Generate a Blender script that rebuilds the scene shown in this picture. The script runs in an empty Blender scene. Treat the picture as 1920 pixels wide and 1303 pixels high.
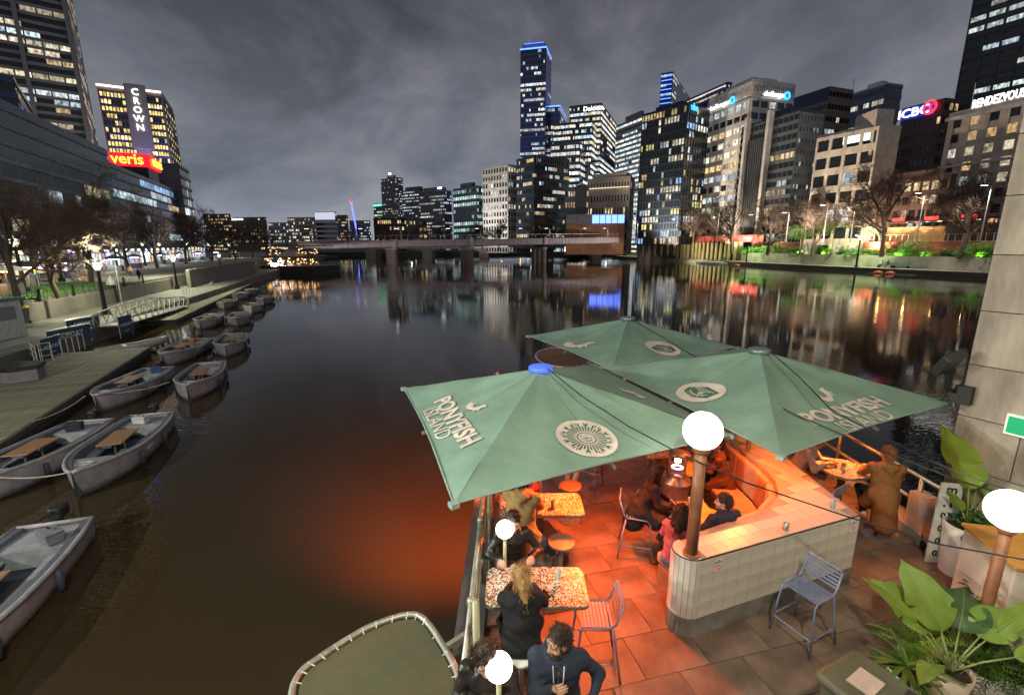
import bpy, math, random
import numpy as np
from mathutils import Vector, Matrix
S = bpy.context.scene
COL = S.collection
R = math.radians
V = Vector
random.seed(11)
# ------------------------------------------------------------------ camera
LENS_PX, CX, CY, PITCH, EYE = 868.0, 960.0, 651.5, R(12.4), 7.5
CP, SP = math.cos(PITCH), math.sin(PITCH)
cam = bpy.data.cameras.new('camera')
cam.sensor_fit = 'HORIZONTAL'; cam.sensor_width = 36.0
cam.lens = LENS_PX * 36.0 / 1920.0
cam.clip_start = 0.05; cam.clip_end = 6000
camo = bpy.data.objects.new('camera', cam); COL.objects.link(camo)
camo.location = (0, 0, EYE); camo.rotation_euler = (R(90) - PITCH, 0, 0)
S.camera = camo
# ------------------------------------------------------------------ render look
S.view_settings.view_transform = 'Standard'; S.view_settings.look = 'None'
S.view_settings.exposure = 0.46; S.view_settings.gamma = 1.0
S.render.engine = 'CYCLES'
S.cycles.use_denoising = True
S.cycles.max_bounces = 6; S.cycles.diffuse_bounces = 3; S.cycles.glossy_bounces = 3
S.cycles.transmission_bounces = 4; S.cycles.transparent_max_bounces = 6
S.cycles.sample_clamp_indirect = 4.0; S.cycles.sample_clamp_direct = 0.0
S.cycles.caustics_reflective = False; S.cycles.caustics_refractive = False
S.cycles.blur_glossy = 0.3
# ------------------------------------------------------------------ night sky: low cloud lit by the city
W = bpy.data.worlds.new('World'); S.world = W; W.use_nodes = True
nt = W.node_tree; N = nt.nodes; L = nt.links; N.clear()
def wn(t, **k):
    n = N.new(t)
    for a, b in k.items(): setattr(n, a, b)
    return n
out = wn('ShaderNodeOutputWorld'); bg = wn('ShaderNodeBackground'); bg2 = wn('ShaderNodeBackground'); add = wn('ShaderNodeAddShader')
tc = wn('ShaderNodeTexCoord'); sep = wn('ShaderNodeSeparateXYZ'); L.new(tc.outputs['Generated'], sep.inputs[0])
zz = wn('ShaderNodeMath', operation='MAXIMUM'); L.new(sep.outputs['Z'], zz.inputs[0]); zz.inputs[1].default_value = 0.0
za = wn('ShaderNodeMath', operation='ADD'); L.new(zz.outputs[0], za.inputs[0]); za.inputs[1].default_value = 0.5
dx = wn('ShaderNodeMath', operation='DIVIDE'); L.new(sep.outputs['X'], dx.inputs[0]); L.new(za.outputs[0], dx.inputs[1])
dy = wn('ShaderNodeMath', operation='DIVIDE'); L.new(sep.outputs['Y'], dy.inputs[0]); L.new(za.outputs[0], dy.inputs[1])
cmb = wn('ShaderNodeCombineXYZ'); L.new(dx.outputs[0], cmb.inputs[0]); L.new(dy.outputs[0], cmb.inputs[1])
mp = wn('ShaderNodeMapping'); L.new(cmb.outputs[0], mp.inputs[0]); mp.inputs['Location'].default_value = (3.1, 0.7, 0); mp.inputs['Scale'].default_value = (0.9, 1.1, 1)
nz = wn('ShaderNodeTexNoise'); nz.inputs['Scale'].default_value = 2.1; nz.inputs['Detail'].default_value = 9; nz.inputs['Roughness'].default_value = 0.6; nz.inputs['Distortion'].default_value = 0.5
L.new(mp.outputs[0], nz.inputs['Vector'])
cr = wn('ShaderNodeValToRGB'); L.new(nz.outputs['Fac'], cr.inputs[0])
e = cr.color_ramp.elements
e[0].position = 0.36; e[0].color = (0.025, 0.026, 0.031, 1)
e[1].position = 0.66; e[1].color = (0.094, 0.087, 0.094, 1)
m_ = e.new(0.5); m_.color = (0.050, 0.051, 0.062, 1)
hg = wn('ShaderNodeValToRGB'); L.new(zz.outputs[0], hg.inputs[0])
h = hg.color_ramp.elements
h[0].position = 0.0; h[0].color = (0.082, 0.094, 0.116, 1)
h[1].position = 0.42; h[1].color = (0.0, 0.0, 0.0, 1)
m2 = h.new(0.12); m2.color = (0.034, 0.042, 0.050, 1)
mx = wn('ShaderNodeMixRGB', blend_type='ADD'); mx.inputs[0].default_value = 1.0
L.new(cr.outputs[0], mx.inputs[1]); L.new(hg.outputs[0], mx.inputs[2])
L.new(mx.outputs[0], bg.inputs[0]); bg.inputs[1].default_value = 1.6
sky = wn('ShaderNodeTexSky', sky_type='NISHITA'); sky.sun_disc = False; sky.sun_elevation = R(-4); sky.sun_rotation = R(200)
L.new(sky.outputs[0], bg2.inputs[0]); bg2.inputs[1].default_value = 0.05
L.new(bg.outputs[0], add.inputs[0]); L.new(bg2.outputs[0], add.inputs[1]); L.new(add.outputs[0], out.inputs[0])
# ------------------------------------------------------------------ lamps that stand on the footbridge beside the viewer
def light(name, kind, loc, power, col, size=0.2, aim=None, spot=None, blend=0.6):
    l = bpy.data.lights.new(name, kind); l.energy = power; l.color = col
    if kind in ('POINT', 'SPOT'): l.shadow_soft_size = size
    if kind == 'AREA': l.shape = 'DISK'; l.size = size
    if spot: l.spot_size = R(spot); l.spot_blend = blend
    o = bpy.data.objects.new(name, l); COL.objects.link(o); o.location = loc
    if aim is not None: o.rotation_euler = (V(aim) - V(loc)).to_track_quat('-Z', 'Y').to_euler()
    return o
light('bridge_lamp', 'POINT', (-5.4, 2.4, 7.45), 950, (0.90, 1.0, 0.93), 0.12)
light('bridge_lamp', 'POINT', (1.0, -1.5, 12.5), 2300, (1.0, 0.90, 0.66), 0.2)
light('bridge_lamp', 'POINT', (-22.0, 1.0, 9.5), 6500, (1.0, 0.98, 0.88), 0.15)
# ------------------------------------------------------------------ helpers
def ray(px, py):
    x = (px - CX) / LENS_PX; y = (py - CY) / LENS_PX
    return x, CP - y * SP, CP * y + SP
def gz(px, py, z=0.0):                      # a place seen at that spot of the photograph, on the level z
    x, f, d = ray(px, py); t = (EYE - z) / d
    return V((x * t, f * t, z))
def gy(px, py, Y):                          # the same, at the distance Y
    x, f, d = ray(px, py); t = Y / f
    return V((x * t, Y, EYE - d * t))
_unit = {}
def rz2(x, y, a): return (x * math.cos(a) - y * math.sin(a), x * math.sin(a) + y * math.cos(a))
class MB:
    def __init__(s): s.v = []; s.f = []; s.m = []; s.c = []; s.cur = 0; s.col = None
    def face(s, idx):
        s.f.append(idx); s.m.append(s.cur)
        s.c.append(s.col if s.col else (1, 1, 1))
    def pts(s, ps):
        b = len(s.v); s.v.extend([tuple(p) for p in ps]); return b
    def quad(s, a, b, c, d):
        i = s.pts((a, b, c, d)); s.face((i, i+1, i+2, i+3)); return s
    def poly(s, ps):
        i = s.pts(ps); s.face(tuple(range(i, i+len(ps)))); return s
    def box(s, c, sz, rz=0.0, M=None):
        i = len(s.v)
        for k in range(8):
            x = (k & 1) - .5; y = ((k >> 1) & 1) - .5; z = ((k >> 2) & 1) - .5
            p = V((x*sz[0], y*sz[1], z*sz[2]))
            if M is not None: p = M @ p
            X, Y = rz2(p.x, p.y, rz)
            s.v.append((c[0]+X, c[1]+Y, c[2]+p.z))
        for q in ((0,2,3,1),(4,5,7,6),(0,1,5,4),(2,6,7,3),(0,4,6,2),(1,3,7,5)): s.face(tuple(i+k for k in q))
        return s
    def bar(s, p, q, w, h=None):            # a square bar from p to q
        p, q = V(p), V(q); h = h or w; d = (q-p)
        if d.length < 1e-6: return s
        d.normalize(); up = V((0,0,1)) if abs(d.z) < .95 else V((0,1,0))
        a = d.cross(up).normalized(); b = a.cross(d).normalized()
        i = len(s.v)
        for o in (p, q):
            for sx, sy in ((-1,-1),(1,-1),(1,1),(-1,1)): s.v.append(tuple(o + a*(sx*w/2) + b*(sy*h/2)))
        for k in range(4): s.face((i+k, i+4+k, i+4+(k+1)%4, i+(k+1)%4))
        s.face((i, i+1, i+2, i+3)); s.face((i+7, i+6, i+5, i+4)); return s
    def tube(s, ps, r, n=6, closed=False, caps=True):
        ps = [V(p) for p in ps]; m = len(ps); rr = r if isinstance(r, (list, tuple)) else [r]*m
        rings = []; prev = None
        for k in range(m):
            if closed: d = ps[(k+1) % m] - ps[k-1]
            else: d = ps[min(k+1, m-1)] - ps[max(k-1, 0)]
            if d.length < 1e-9: d = V((0,0,1))
            d.normalize()
            if prev is None:
                up = V((0,0,1)) if abs(d.z) < .9 else V((1,0,0)); a = d.cross(up).normalized()
            else:
                a = prev - d * prev.dot(d)
                a = a.normalized() if a.length > 1e-6 else d.orthogonal().normalized()
            prev = a; b = d.cross(a)
            i = len(s.v); rings.append(i)
            for j in range(n):
                t = 2*math.pi*j/n
                s.v.append(tuple(ps[k] + a*(rr[k]*math.cos(t)) + b*(rr[k]*math.sin(t))))
        for k in range(m if closed else m-1):
            i, o = rings[k], rings[(k+1) % m]
            for j in range(n): s.face((i+j, i+(j+1)%n, o+(j+1)%n, o+j))
        if caps and not closed:
            s.face(tuple(rings[0]+j for j in reversed(range(n)))); s.face(tuple(rings[-1]+j for j in range(n)))
        return s
    def lathe(s, prof, n=16, c=(0,0,0), cap=True):
        st = len(s.v)
        for r, z in prof:
            for j in range(n):
                t = 2*math.pi*j/n; s.v.append((c[0]+r*math.cos(t), c[1]+r*math.sin(t), c[2]+z))
        for k in range(len(prof)-1):
            for j in range(n): s.face((st+k*n+j, st+k*n+(j+1)%n, st+(k+1)*n+(j+1)%n, st+(k+1)*n+j))
        if cap:
            s.face(tuple(st+j for j in reversed(range(n)))); s.face(tuple(st+(len(prof)-1)*n+j for j in range(n)))
        return s
    def prism(s, poly, z0, z1):
        n = len(poly); i = len(s.v)
        for p in poly: s.v.append((p[0], p[1], z0 if not callable(z0) else z0(p)))
        for p in poly: s.v.append((p[0], p[1], z1 if not callable(z1) else z1(p)))
        for k in range(n): s.face((i+k, i+(k+1)%n, i+n+(k+1)%n, i+n+k))
        s.face(tuple(i+k for k in reversed(range(n)))); s.face(tuple(i+n+k for k in range(n))); return s
    def loft(s, rings, closed=True):
        n = len(rings[0]); st = len(s.v)
        for r in rings: s.v.extend([tuple(p) for p in r])
        for k in range(len(rings)-1):
            for j in range(n if closed else n-1):
                s.face((st+k*n+j, st+k*n+(j+1)%n, st+(k+1)*n+(j+1)%n, st+(k+1)*n+j))
        return s
    def shift(s, o):
        o = V(o); s.v = [(a-o.x, b-o.y, c-o.z) for a, b, c in s.v]; return s
    def mesh(s, name, mats, smooth=False, col=False):
        me = bpy.data.meshes.new(name); me.from_pydata(s.v, [], s.f)
        for m in (mats if isinstance(mats, (list, tuple)) else [mats]): me.materials.append(m)
        if any(s.m): me.polygons.foreach_set('material_index', s.m)
        if smooth: me.polygons.foreach_set('use_smooth', [True]*len(s.f))
        if col:
            at = me.attributes.new('Col', 'FLOAT_COLOR', 'CORNER'); arr = []
            for fi, f in enumerate(s.f):
                arr.extend((*s.c[fi], 1.0) * len(f))
            at.data.foreach_set('color', arr)
        me.update(); return me
    def build(s, name, mats, parent=None, smooth=False, col=False, at=None):
        if at is not None: s.shift(at)
        o = bpy.data.objects.new(name, s.mesh(name, mats, smooth, col)); COL.objects.link(o)
        if parent is not None: o.parent = parent
        elif at is not None: o.location = at
        return o
def tag(o, label, cat, group=None):
    o['label'] = label; o['category'] = cat
    if group: o['group'] = group
    return o
def thing(name, label, cat, loc=(0,0,0), rz=0.0, group=None):
    o = bpy.data.objects.new(name, None); COL.objects.link(o); o.empty_display_size = .2
    o.location = loc; o.rotation_euler = (0, 0, rz); return tag(o, label, cat, group)
def struct(o): o['kind'] = 'structure'; return o
def stuff(o): o['kind'] = 'stuff'; return o
def inst(name, me, parent, loc, rot=(0,0,0), sc=(1,1,1), color=None):
    o = bpy.data.objects.new(name, me); COL.objects.link(o); o.parent = parent
    o.location = loc; o.rotation_euler = rot; o.scale = sc
    if color: o.color = (*color, 1)
    return o
def copy_tree(o, parent=None):
    c = o.copy(); COL.objects.link(c)
    if parent is not None: c.parent = parent
    for ch in list(o.children): copy_tree(ch, c)
    return c
def again(o, loc, rz, label, sc=None):
    c = copy_tree(o); c.location = loc; c.rotation_euler = (0, 0, rz); c['label'] = label
    if sc: c.scale = (sc, sc, sc) if not isinstance(sc, tuple) else sc
    return c
def bevel(o, w=.01, seg=2):
    b = o.modifiers.new('bevel', 'BEVEL'); b.width = w; b.segments = seg; b.limit_method = 'ANGLE'; return o
def frame(o, u, v):                        # matrix with local x along u, y along v
    u = V(u).normalized(); w = u.cross(V(v)).normalized(); v = w.cross(u)
    return Matrix(((u.x, v.x, w.x, o[0]), (u.y, v.y, w.y, o[1]), (u.z, v.z, w.z, o[2]), (0,0,0,1)))
def lettering(name, body, size, mt, parent, M, width=None, ext=.01, bold=0.0, align='CENTER', shear=0.0, space=1.0):
    c = bpy.data.curves.new(name, 'FONT'); c.body = body; c.size = size; c.extrude = ext; c.offset = bold
    c.align_x = align; c.align_y = 'CENTER'; c.resolution_u = 3; c.shear = shear; c.space_character = space
    tmp = bpy.data.objects.new(name, c); COL.objects.link(tmp); me = bpy.data.meshes.new_from_object(tmp); bpy.data.objects.remove(tmp); bpy.data.curves.remove(c)
    me.materials.clear(); me.materials.append(mt); o = bpy.data.objects.new(name, me); COL.objects.link(o)
    sx = 1.0
    if width:
        xs = [v.co.x for v in me.vertices]; wd = max(xs)-min(xs); sx = width/wd
    m = M @ Matrix.Diagonal((sx, 1, 1, 1))
    if parent is not None: o.parent = parent
    o.matrix_basis = m
    return o
# ------------------------------------------------------------------ materials
MT = {}
def mat(name, col, rough=.6, metal=0.0, var=.25, scale=4.0, bump=0.0, bscale=None, emit=None, es=0.0, col2=None, spec=.5, trans=0.0, alpha=None, stretch=None, coord='Object'):
    if name in MT: return MT[name]
    m = bpy.data.materials.new(name); m.use_nodes = True; MT[name] = m
    n = m.node_tree.nodes; l = m.node_tree.links; b = n['Principled BSDF']
    b.inputs['Roughness'].default_value = rough; b.inputs['Metallic'].default_value = metal
    b.inputs['Specular IOR Level'].default_value = spec
    t = n.new('ShaderNodeTexCoord'); mpn = n.new('ShaderNodeMapping'); l.new(t.outputs[coord], mpn.inputs[0])
    if stretch: mpn.inputs['Scale'].default_value = stretch
    nzn = n.new('ShaderNodeTexNoise'); nzn.inputs['Scale'].default_value = scale; nzn.inputs['Detail'].default_value = 5; nzn.inputs['Roughness'].default_value = .6
    l.new(mpn.outputs[0], nzn.inputs['Vector'])
    r = n.new('ShaderNodeValToRGB'); l.new(nzn.outputs['Fac'], r.inputs[0])
    c2 = col2 or tuple(x*(1-var) for x in col); c1 = tuple(min(1, x*(1+var*.4)) for x in col)
    r.color_ramp.elements[0].position = .32; r.color_ramp.elements[0].color = (*c2, 1)
    r.color_ramp.elements[1].position = .68; r.color_ramp.elements[1].color = (*c1, 1)
    l.new(r.outputs[0], b.inputs['Base Color'])
    rm = n.new('ShaderNodeMapRange'); l.new(nzn.outputs['Fac'], rm.inputs[0])
    rm.inputs[3].default_value = max(.02, rough-.12); rm.inputs[4].default_value = min(1, rough+.12); l.new(rm.outputs[0], b.inputs['Roughness'])
    if bump:
        bn = n.new('ShaderNodeBump'); bn.inputs['Strength'].default_value = bump; bn.inputs['Distance'].default_value = .02
        n2 = n.new('ShaderNodeTexNoise'); n2.inputs['Scale'].default_value = bscale or scale*6; n2.inputs['Detail'].default_value = 4
        l.new(mpn.outputs[0], n2.inputs['Vector']); l.new(n2.outputs['Fac'], bn.inputs['Height']); l.new(bn.outputs[0], b.inputs['Normal'])
    if emit:
        b.inputs['Emission Color'].default_value = (*emit, 1); b.inputs['Emission Strength'].default_value = es
    if trans: b.inputs['Transmission Weight'].default_value = trans
    if alpha is not None: b.inputs['Alpha'].default_value = alpha
    return m
def glow(name, col, s, sample=False):
    if name in MT: return MT[name]
    m = bpy.data.materials.new(name); m.use_nodes = True; MT[name] = m
    b = m.node_tree.nodes['Principled BSDF']; b.inputs['Base Color'].default_value = (*[c*.6 for c in col], 1); b.inputs['Roughness'].default_value = .4
    b.inputs['Emission Color'].default_value = (*col, 1); b.inputs['Emission Strength'].default_value = s
    if not sample: m.cycles.emission_sampling = 'NONE'
    return m
def lit_window_material(name, source):
    m = bpy.data.materials.new(name); m.use_nodes = True; MT[name] = m
    n = m.node_tree.nodes; l = m.node_tree.links; b = n['Principled BSDF']
    b.inputs['Base Color'].default_value = (.03, .035, .04, 1); b.inputs['Roughness'].default_value = .12
    if source == 'object': s = n.new('ShaderNodeObjectInfo').outputs['Color']
    else:
        a = n.new('ShaderNodeAttribute'); a.attribute_name = 'Col'; s = a.outputs['Color']
    t = n.new('ShaderNodeTexCoord'); g = n.new('ShaderNodeNewGeometry')
    mpn = n.new('ShaderNodeMapping'); l.new(g.outputs['Position'], mpn.inputs[0]); mpn.inputs['Scale'].default_value = (.9, .9, .55)
    z = n.new('ShaderNodeTexNoise'); z.inputs['Scale'].default_value = 1.0; z.inputs['Detail'].default_value = 3; l.new(mpn.outputs[0], z.inputs['Vector'])
    r = n.new('ShaderNodeMapRange'); l.new(z.outputs['Fac'], r.inputs[0]); r.inputs[1].default_value = .33; r.inputs[2].default_value = .68; r.inputs[3].default_value = .18; r.inputs[4].default_value = 1.35
    l.new(s, b.inputs['Emission Color']); l.new(r.outputs[0], b.inputs['Emission Strength'])
    m.cycles.emission_sampling = 'NONE'; return m
LITO = lit_window_material('lit_window_single', 'object')
LITA = lit_window_material('lit_window_band', 'attr')
GLASS = mat('dark_glass', (.012, .016, .022), .12, var=.4, scale=.3, spec=.8)
CONC = mat('concrete_pale', (.42, .40, .37), .8, scale=.5, bump=.1)
CONCD = mat('concrete_dark', (.10, .10, .10), .8, scale=.5, bump=.1)
STEEL = mat('galvanised_steel', (.42, .43, .40), .42, .85, scale=9, bump=.05)
DARKM = mat('dark_painted_metal', (.022, .024, .026), .45, .3, scale=6)
WHITE = mat('white_paint', (.72, .71, .68), .5, scale=5)
WHITEG = glow('white_sign_light', (.85, .92, 1.0), 2.2)
# ------------------------------------------------------------------ city
WARM = [(1.0, .74, .40), (1.0, .66, .30), (1.0, .82, .55)]
OFFC = [(1.0, .90, .70), (1.0, .96, .86), (.86, .96, 1.0), (1.0, .84, .58)]
COOL = [(.72, .90, 1.0), (.85, 1.0, .97), (1.0, .95, .85)]
GOLD = [(1.0, .74, .22), (1.0, .80, .34), (1.0, .68, .2)]
MIXC = [(1.0, .9, .7), (1.0, .7, .35), (.7, .9, 1.0), (1.0, .95, .3), (.35, .6, 1.0)]
_ub = MB().box((0, 0, 0), (1, 1, 1))
WIN_LIT = _ub.mesh('window_lit', LITO); WIN_DARK = _ub.mesh('window_dark', GLASS)
def ratio(px, py=460.0):
    x, f, d = ray(px, py); return x / f
def foot(c, Y, l=None, r=None, th=75.0, sl=None, sr=None):
    t = R(th); dl = V((-math.cos(t), math.sin(t))); dr = V((math.sin(t), math.cos(t)))
    r0 = ratio(*c); p0 = V((r0 * Y, Y))
    if sl is None:
        q = ratio(*l); sl = (q * p0.y - p0.x) / (dl.x - q * dl.y)
    if sr is None:
        q = ratio(*r); sr = (q * p0.y - p0.x) / (dr.x - q * dr.y)
    if sl < 2 or sl > 200: print('LEFT?', c, sl); sl = 20
    if sr < 2 or sr > 200: print('RIGHT?', c, sr); sr = 20
    return [p0, p0 + dr*sr, p0 + dr*sr + dl*sl, p0 + dl*sl]
def shrink(poly, k):
    cx = sum(p[0] for p in poly)/len(poly); cy = sum(p[1] for p in poly)/len(poly)
    return [(cx+(p[0]-cx)*k, cy+(p[1]-cy)*k) for p in poly]
class Building:
    def __init__(s, label, poly, z0, z1, wall, glass=GLASS, name='building', cat='building', frame_mat=None):
        s.poly = [V((p[0], p[1])) for p in poly]; s.z0, s.z1 = z0, z1
        c = sum(s.poly, V((0, 0))) / len(poly); s.o = V((c.x, c.y, z0))
        s.t = thing(name, label, cat, s.o); s.wall = wall; s.fm = frame_mat or wall; s.glass = glass
        s.fr = MB(); s.dk = MB(); s.lt = MB()
        MB().prism([(p.x, p.y) for p in s.poly], z0, z1).build('wall', wall, s.t, at=s.o)
    def facade(s, e, nf, nc, wf=.7, hf=.55, bd=.3, pd=.0, lit=.3, pal=OFFC, gain=1.0, each=False, z0=None, z1=None, u0=0., u1=1., corr=.6, bw=None, darkw=True):
        p, q = s.poly[e], s.poly[(e+1) % len(s.poly)]
        p, q = p + (q-p)*u0, p + (q-p)*u1
        z0 = s.z0 if z0 is None else z0; z1 = s.z1 if z1 is None else z1
        d = (q-p); ln = d.length; d /= ln; n = V((d.y, -d.x)); fh = (z1-z0)/nf; cw = ln/nc
        a = math.atan2(d.y, d.x); c3 = lambda u, z, o: (p.x+d.x*u+n.x*o, p.y+d.y*u+n.y*o, z)
        if bd:
            hb = fh*(1-hf)
            for i in range(nf+1):
                zc = z0 + fh*i; hh = hb if 0 < i < nf else hb*.5
                if i == 0: zc += hb*.25
                if i == nf: zc -= hb*.25
                s.fr.box(c3(ln/2, zc, bd/2-.02), (ln+.02, bd, hh), a)
        if pd:
            wb = cw*(1-wf)
            for j in range(nc+1):
                ww = wb if 0 < j < nc else wb*.6
                uu = cw*j + (0 if 0 < j < nc else (ww/2 if j == 0 else -ww/2))
                s.fr.box(c3(uu, (z0+z1)/2, pd/2-.03), (ww, pd, (z1-z0)-.04), a)
        for i in range(nf):
            fl = lit * random.choice((.35, .7, 1.0, 1.3, 1.7)); on = random.random() < fl; tone = random.choice(pal)
            fg = gain*random.uniform(.6, 1.25)
            for j in range(nc):
                if random.random() > corr: on = random.random() < fl; tone = random.choice(pal) if random.random() < .4 else tone
                u = cw*(j+.5); z = z0+fh*(i+.5); w = cw*wf; h_ = fh*hf
                if on:
                    g = fg*random.uniform(.45, 1.2); colr = tuple(k*g for k in tone)
                if each:
                    o = inst('window', WIN_LIT if on else WIN_DARK, s.t, V(c3(u, z, .04))-s.o, (0, 0, a), (w, .1, h_), colr if on else None)
                elif on:
                    s.lt.col = colr; s.lt.quad(c3(u-w/2, z-h_/2, .09), c3(u+w/2, z-h_/2, .09), c3(u+w/2, z+h_/2, .09), c3(u-w/2, z+h_/2, .09))
                elif darkw:
                    s.dk.quad(c3(u-w/2, z-h_/2, .08), c3(u+w/2, z-h_/2, .08), c3(u+w/2, z+h_/2, .08), c3(u-w/2, z+h_/2, .08))
        return s
    def box_on(s, name, e, u, z, w, h, dep, mt, out_=0.0):
        p, q = s.poly[e], s.poly[(e+1) % len(s.poly)]; d = (q-p); ln = d.length; d /= ln; n = V((d.y, -d.x))
        w = -w*ln if w < 0 else w
        m = MB().box((p.x+d.x*u*ln+n.x*(out_+dep/2-.02), p.y+d.y*u*ln+n.y*(out_+dep/2-.02), z), (w, dep, h), math.atan2(d.y, d.x))
        return m.build(name, mt, s.t, at=s.o)
    def sign(s, text, e, u, z, size, mt, width=None, out_=.6, bold=.0, vertical=False):
        p, q = s.poly[e], s.poly[(e+1) % len(s.poly)]; d = (q-p); ln = d.length; d /= ln; n = V((d.y, -d.x))
        o = V((p.x+d.x*u*ln+n.x*out_, p.y+d.y*u*ln+n.y*out_, z)) - s.o
        return lettering('sign_lettering', text, size, mt, s.t, frame(o, (d.x, d.y, 0), (0, 0, 1)), width, .12, bold)
    def roof(s, h=1.0, plant=.5, ph=4.0, mt=None, plant_mat=None):
        r = MB().prism(shrink([(p.x, p.y) for p in s.poly], 1.012), s.z1, s.z1+h); ro = r.build('roof', mt or s.wall, s.t, at=s.o)
        if plant: MB().prism(shrink([(p.x, p.y) for p in s.poly], plant), s.z1+h, s.z1+h+ph).build('plant_room', plant_mat or s.wall, s.t, at=s.o)
        return s
    def uplight(s, e, u, dist, power, col=(1.0, .82, .62), zt=.55):
        p, q = s.poly[e], s.poly[(e+1) % len(s.poly)]; d = (q-p).normalized(); n = V((d.y, -d.x)); c = p+(q-p)*u
        light('facade_fill_light', 'SPOT', (c.x+n.x*dist, c.y+n.y*dist, s.z0+4), power, col, .5, (c.x, c.y, s.z0+(s.z1-s.z0)*zt), 130, .9); return s  # added spot with no fitting, brightens the facade
    def done(s):
        if s.fr.f: s.fr.build('facade_frame', s.fm, s.t, at=s.o)
        if s.dk.f: stuff(s.dk.build('dark_windows', s.glass, s.t, at=s.o))
        if s.lt.f: stuff(s.lt.build('lit_windows', LITA, s.t, col=True, at=s.o))
        return s
def top(c, Y): return gy(c[0], c[1], Y).z
WS = mat('stone_white', (.62, .59, .55), .75, scale=.4, bump=.1)
CREAM = mat('render_cream', (.56, .49, .41), .8, scale=.5, bump=.1)
DKFR = mat('dark_facade', (.075, .098, .135), .35, .1, scale=.6)
BLACKF = mat('black_facade', (.035, .048, .07), .3, .2, scale=.6)
BRICK = mat('red_brown_facade', (.10, .055, .05), .8, scale=.6)
TAN = mat('tan_facade', (.20, .155, .11), .8, scale=.5)
GREYF = mat('grey_facade', (.20, .21, .22), .7, scale=.5)
BLUEG = mat('blue_black_glass', (.03, .06, .15), .15, .1, scale=.4, spec=.8)
BLUEL = glow('blue_led', (.05, .13, 1.0), 5.0)
BLUES = glow('blue_wash_led', (.03, .10, .8), 1.1)
REDL = glow('red_led', (1.0, .02, .03), 2.6)
CYANL = glow('cyan_led', (.05, .45, .9), 1.5)
WHT = glow('white_led', (1.0, .97, .92), 1.9)
YELL = glow('yellow_led', (1.0, .62, .05), 2.0)
GREENL = glow('green_led', (.1, 1.0, .45), 1.6)
G0 = 3.0
def simple(label, c, Y, l, r, th, wall, nf, ncl, ncr, lit=.35, pal=OFFC, wf=.8, hf=.55, bd=.3, pd=0., gain=.8, roofh=.8, plant=.5, ph=3., each=False, corr=.6, frame_mat=None, z0=G0, litr=None):
    b = Building(label, foot(c, Y, l, r, th), z0, top(c, Y), wall, frame_mat=frame_mat)
    b.facade(3, nf, ncl, wf, hf, bd, pd, lit, pal, gain, each, corr=corr)
    if ncr: b.facade(0, nf, ncr, wf, hf, bd, pd, lit if litr is None else litr, pal, gain, each, corr=corr)
    if roofh: b.roof(roofh, plant, ph)
    return b
# --- the tall blue-lit tower and its lower twin
b = Building('tallest dark glass tower with a glowing blue crown', foot((1024, 90), 420, (976, 90), (1034, 96), 14), G0, top((1020, 90), 420), BLUEG)
for k, (za, zb, lt_) in enumerate(((G0, 75, .75), (75, 105, .55), (105, 140, .45), (140, 165, .25), (165, b.z1-6, .4))):
    n_ = int((zb-za)/3.7); b.facade(3, n_, 22, .86, .5, .22, 0, lt_*1.25, COOL+OFFC, .85, z0=za, z1=zb); b.facade(0, n_, 6, .86, .5, .22, 0, lt_*.4, COOL, .5, z0=za, z1=zb)
b.fm = BLUEG; b.done()
MB().prism(shrink([(p.x, p.y) for p in b.poly], 1.03), b.z1, b.z1+.9).build('crown_light', BLUEL, b.t, at=b.o)
MB().prism(shrink([(p.x, p.y) for p in b.poly], .9), b.z1+.9, b.z1+4.5).build('roof_drum', GREYF, b.t, at=b.o); light('tower_crown_light', 'POINT', (b.o.x, b.o.y, b.z1+10), 80000, (.05, .12, 1.0), 2.0)
MB().prism(shrink([(p.x, p.y) for p in b.poly], .78), b.z1+4.5, b.z1+5.4).build('crown_light', BLUEL, b.t, at=b.o)
for k in range(7):
    p_ = b.poly[3] + (b.poly[0]-b.poly[3])*(.25+.09*k) + V((2, 6)); m = MB().tube([(p_.x, p_.y, b.z1+4), (p_.x, p_.y, b.z1+random.uniform(8, 12))], .16, 4); m.build('antenna', STEEL, b.t, at=b.o)
b.uplight(0, .5, 22, 200000, (.03, .08, 1.0), .9).uplight(3, .5, 40, 260000, (.04, .10, 1.0), .95)
b.box_on('side_strip_light', 3, .012, 60, .7, 26, .3, glow('strip_blue', (.5, .6, 1.0), 1.6), .3)
b = simple('shorter blue-topped twin tower beside the tallest tower', (1050, 200), 432, (1024, 200), (1062, 202), 14, BLUEG, 26, 8, 4, .5, COOL+OFFC, gain=.6, roofh=0); b.done()
MB().prism(shrink([(p.x, p.y) for p in b.poly], 1.03), b.z1, b.z1+.8).build('crown_light', BLUEL, b.t, at=b.o)
# --- stepped office tower with sign
c = (1128, 195); b = simple('stepped dark office tower with small white roof sign', c, 330, (1068, 205), (1160, 200), 22, DKFR, 27, 38, 16, .85, OFFC+COOL[:1], .9, .5, .25, 0, 1.25, .6, 0)
b.sign('Deloitte.', 3, .78, b.z1-2.4, 4.0, WHT, 14, .7); b.uplight(3, .5, 26, 90000, (.95, .95, 1.0)); b.done()
c = (1110, 228); b = simple('lower shoulder block in front of the stepped office tower', c, 318, (1038, 246), (1150, 232), 22, DKFR, 23, 38, 16, .9, OFFC+COOL[:1], .9, .5, .25, 0, 1.3, .6, 0); b.done()
c = (1088, 268); b = simple('lowest front block of the stepped office tower', c, 306, (1033, 280), (1140, 270), 22, DKFR, 17, 30, 18, .85, COOL+OFFC, .9, .5, .25, 0, 1.15, .6, 0); b.done()
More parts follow.
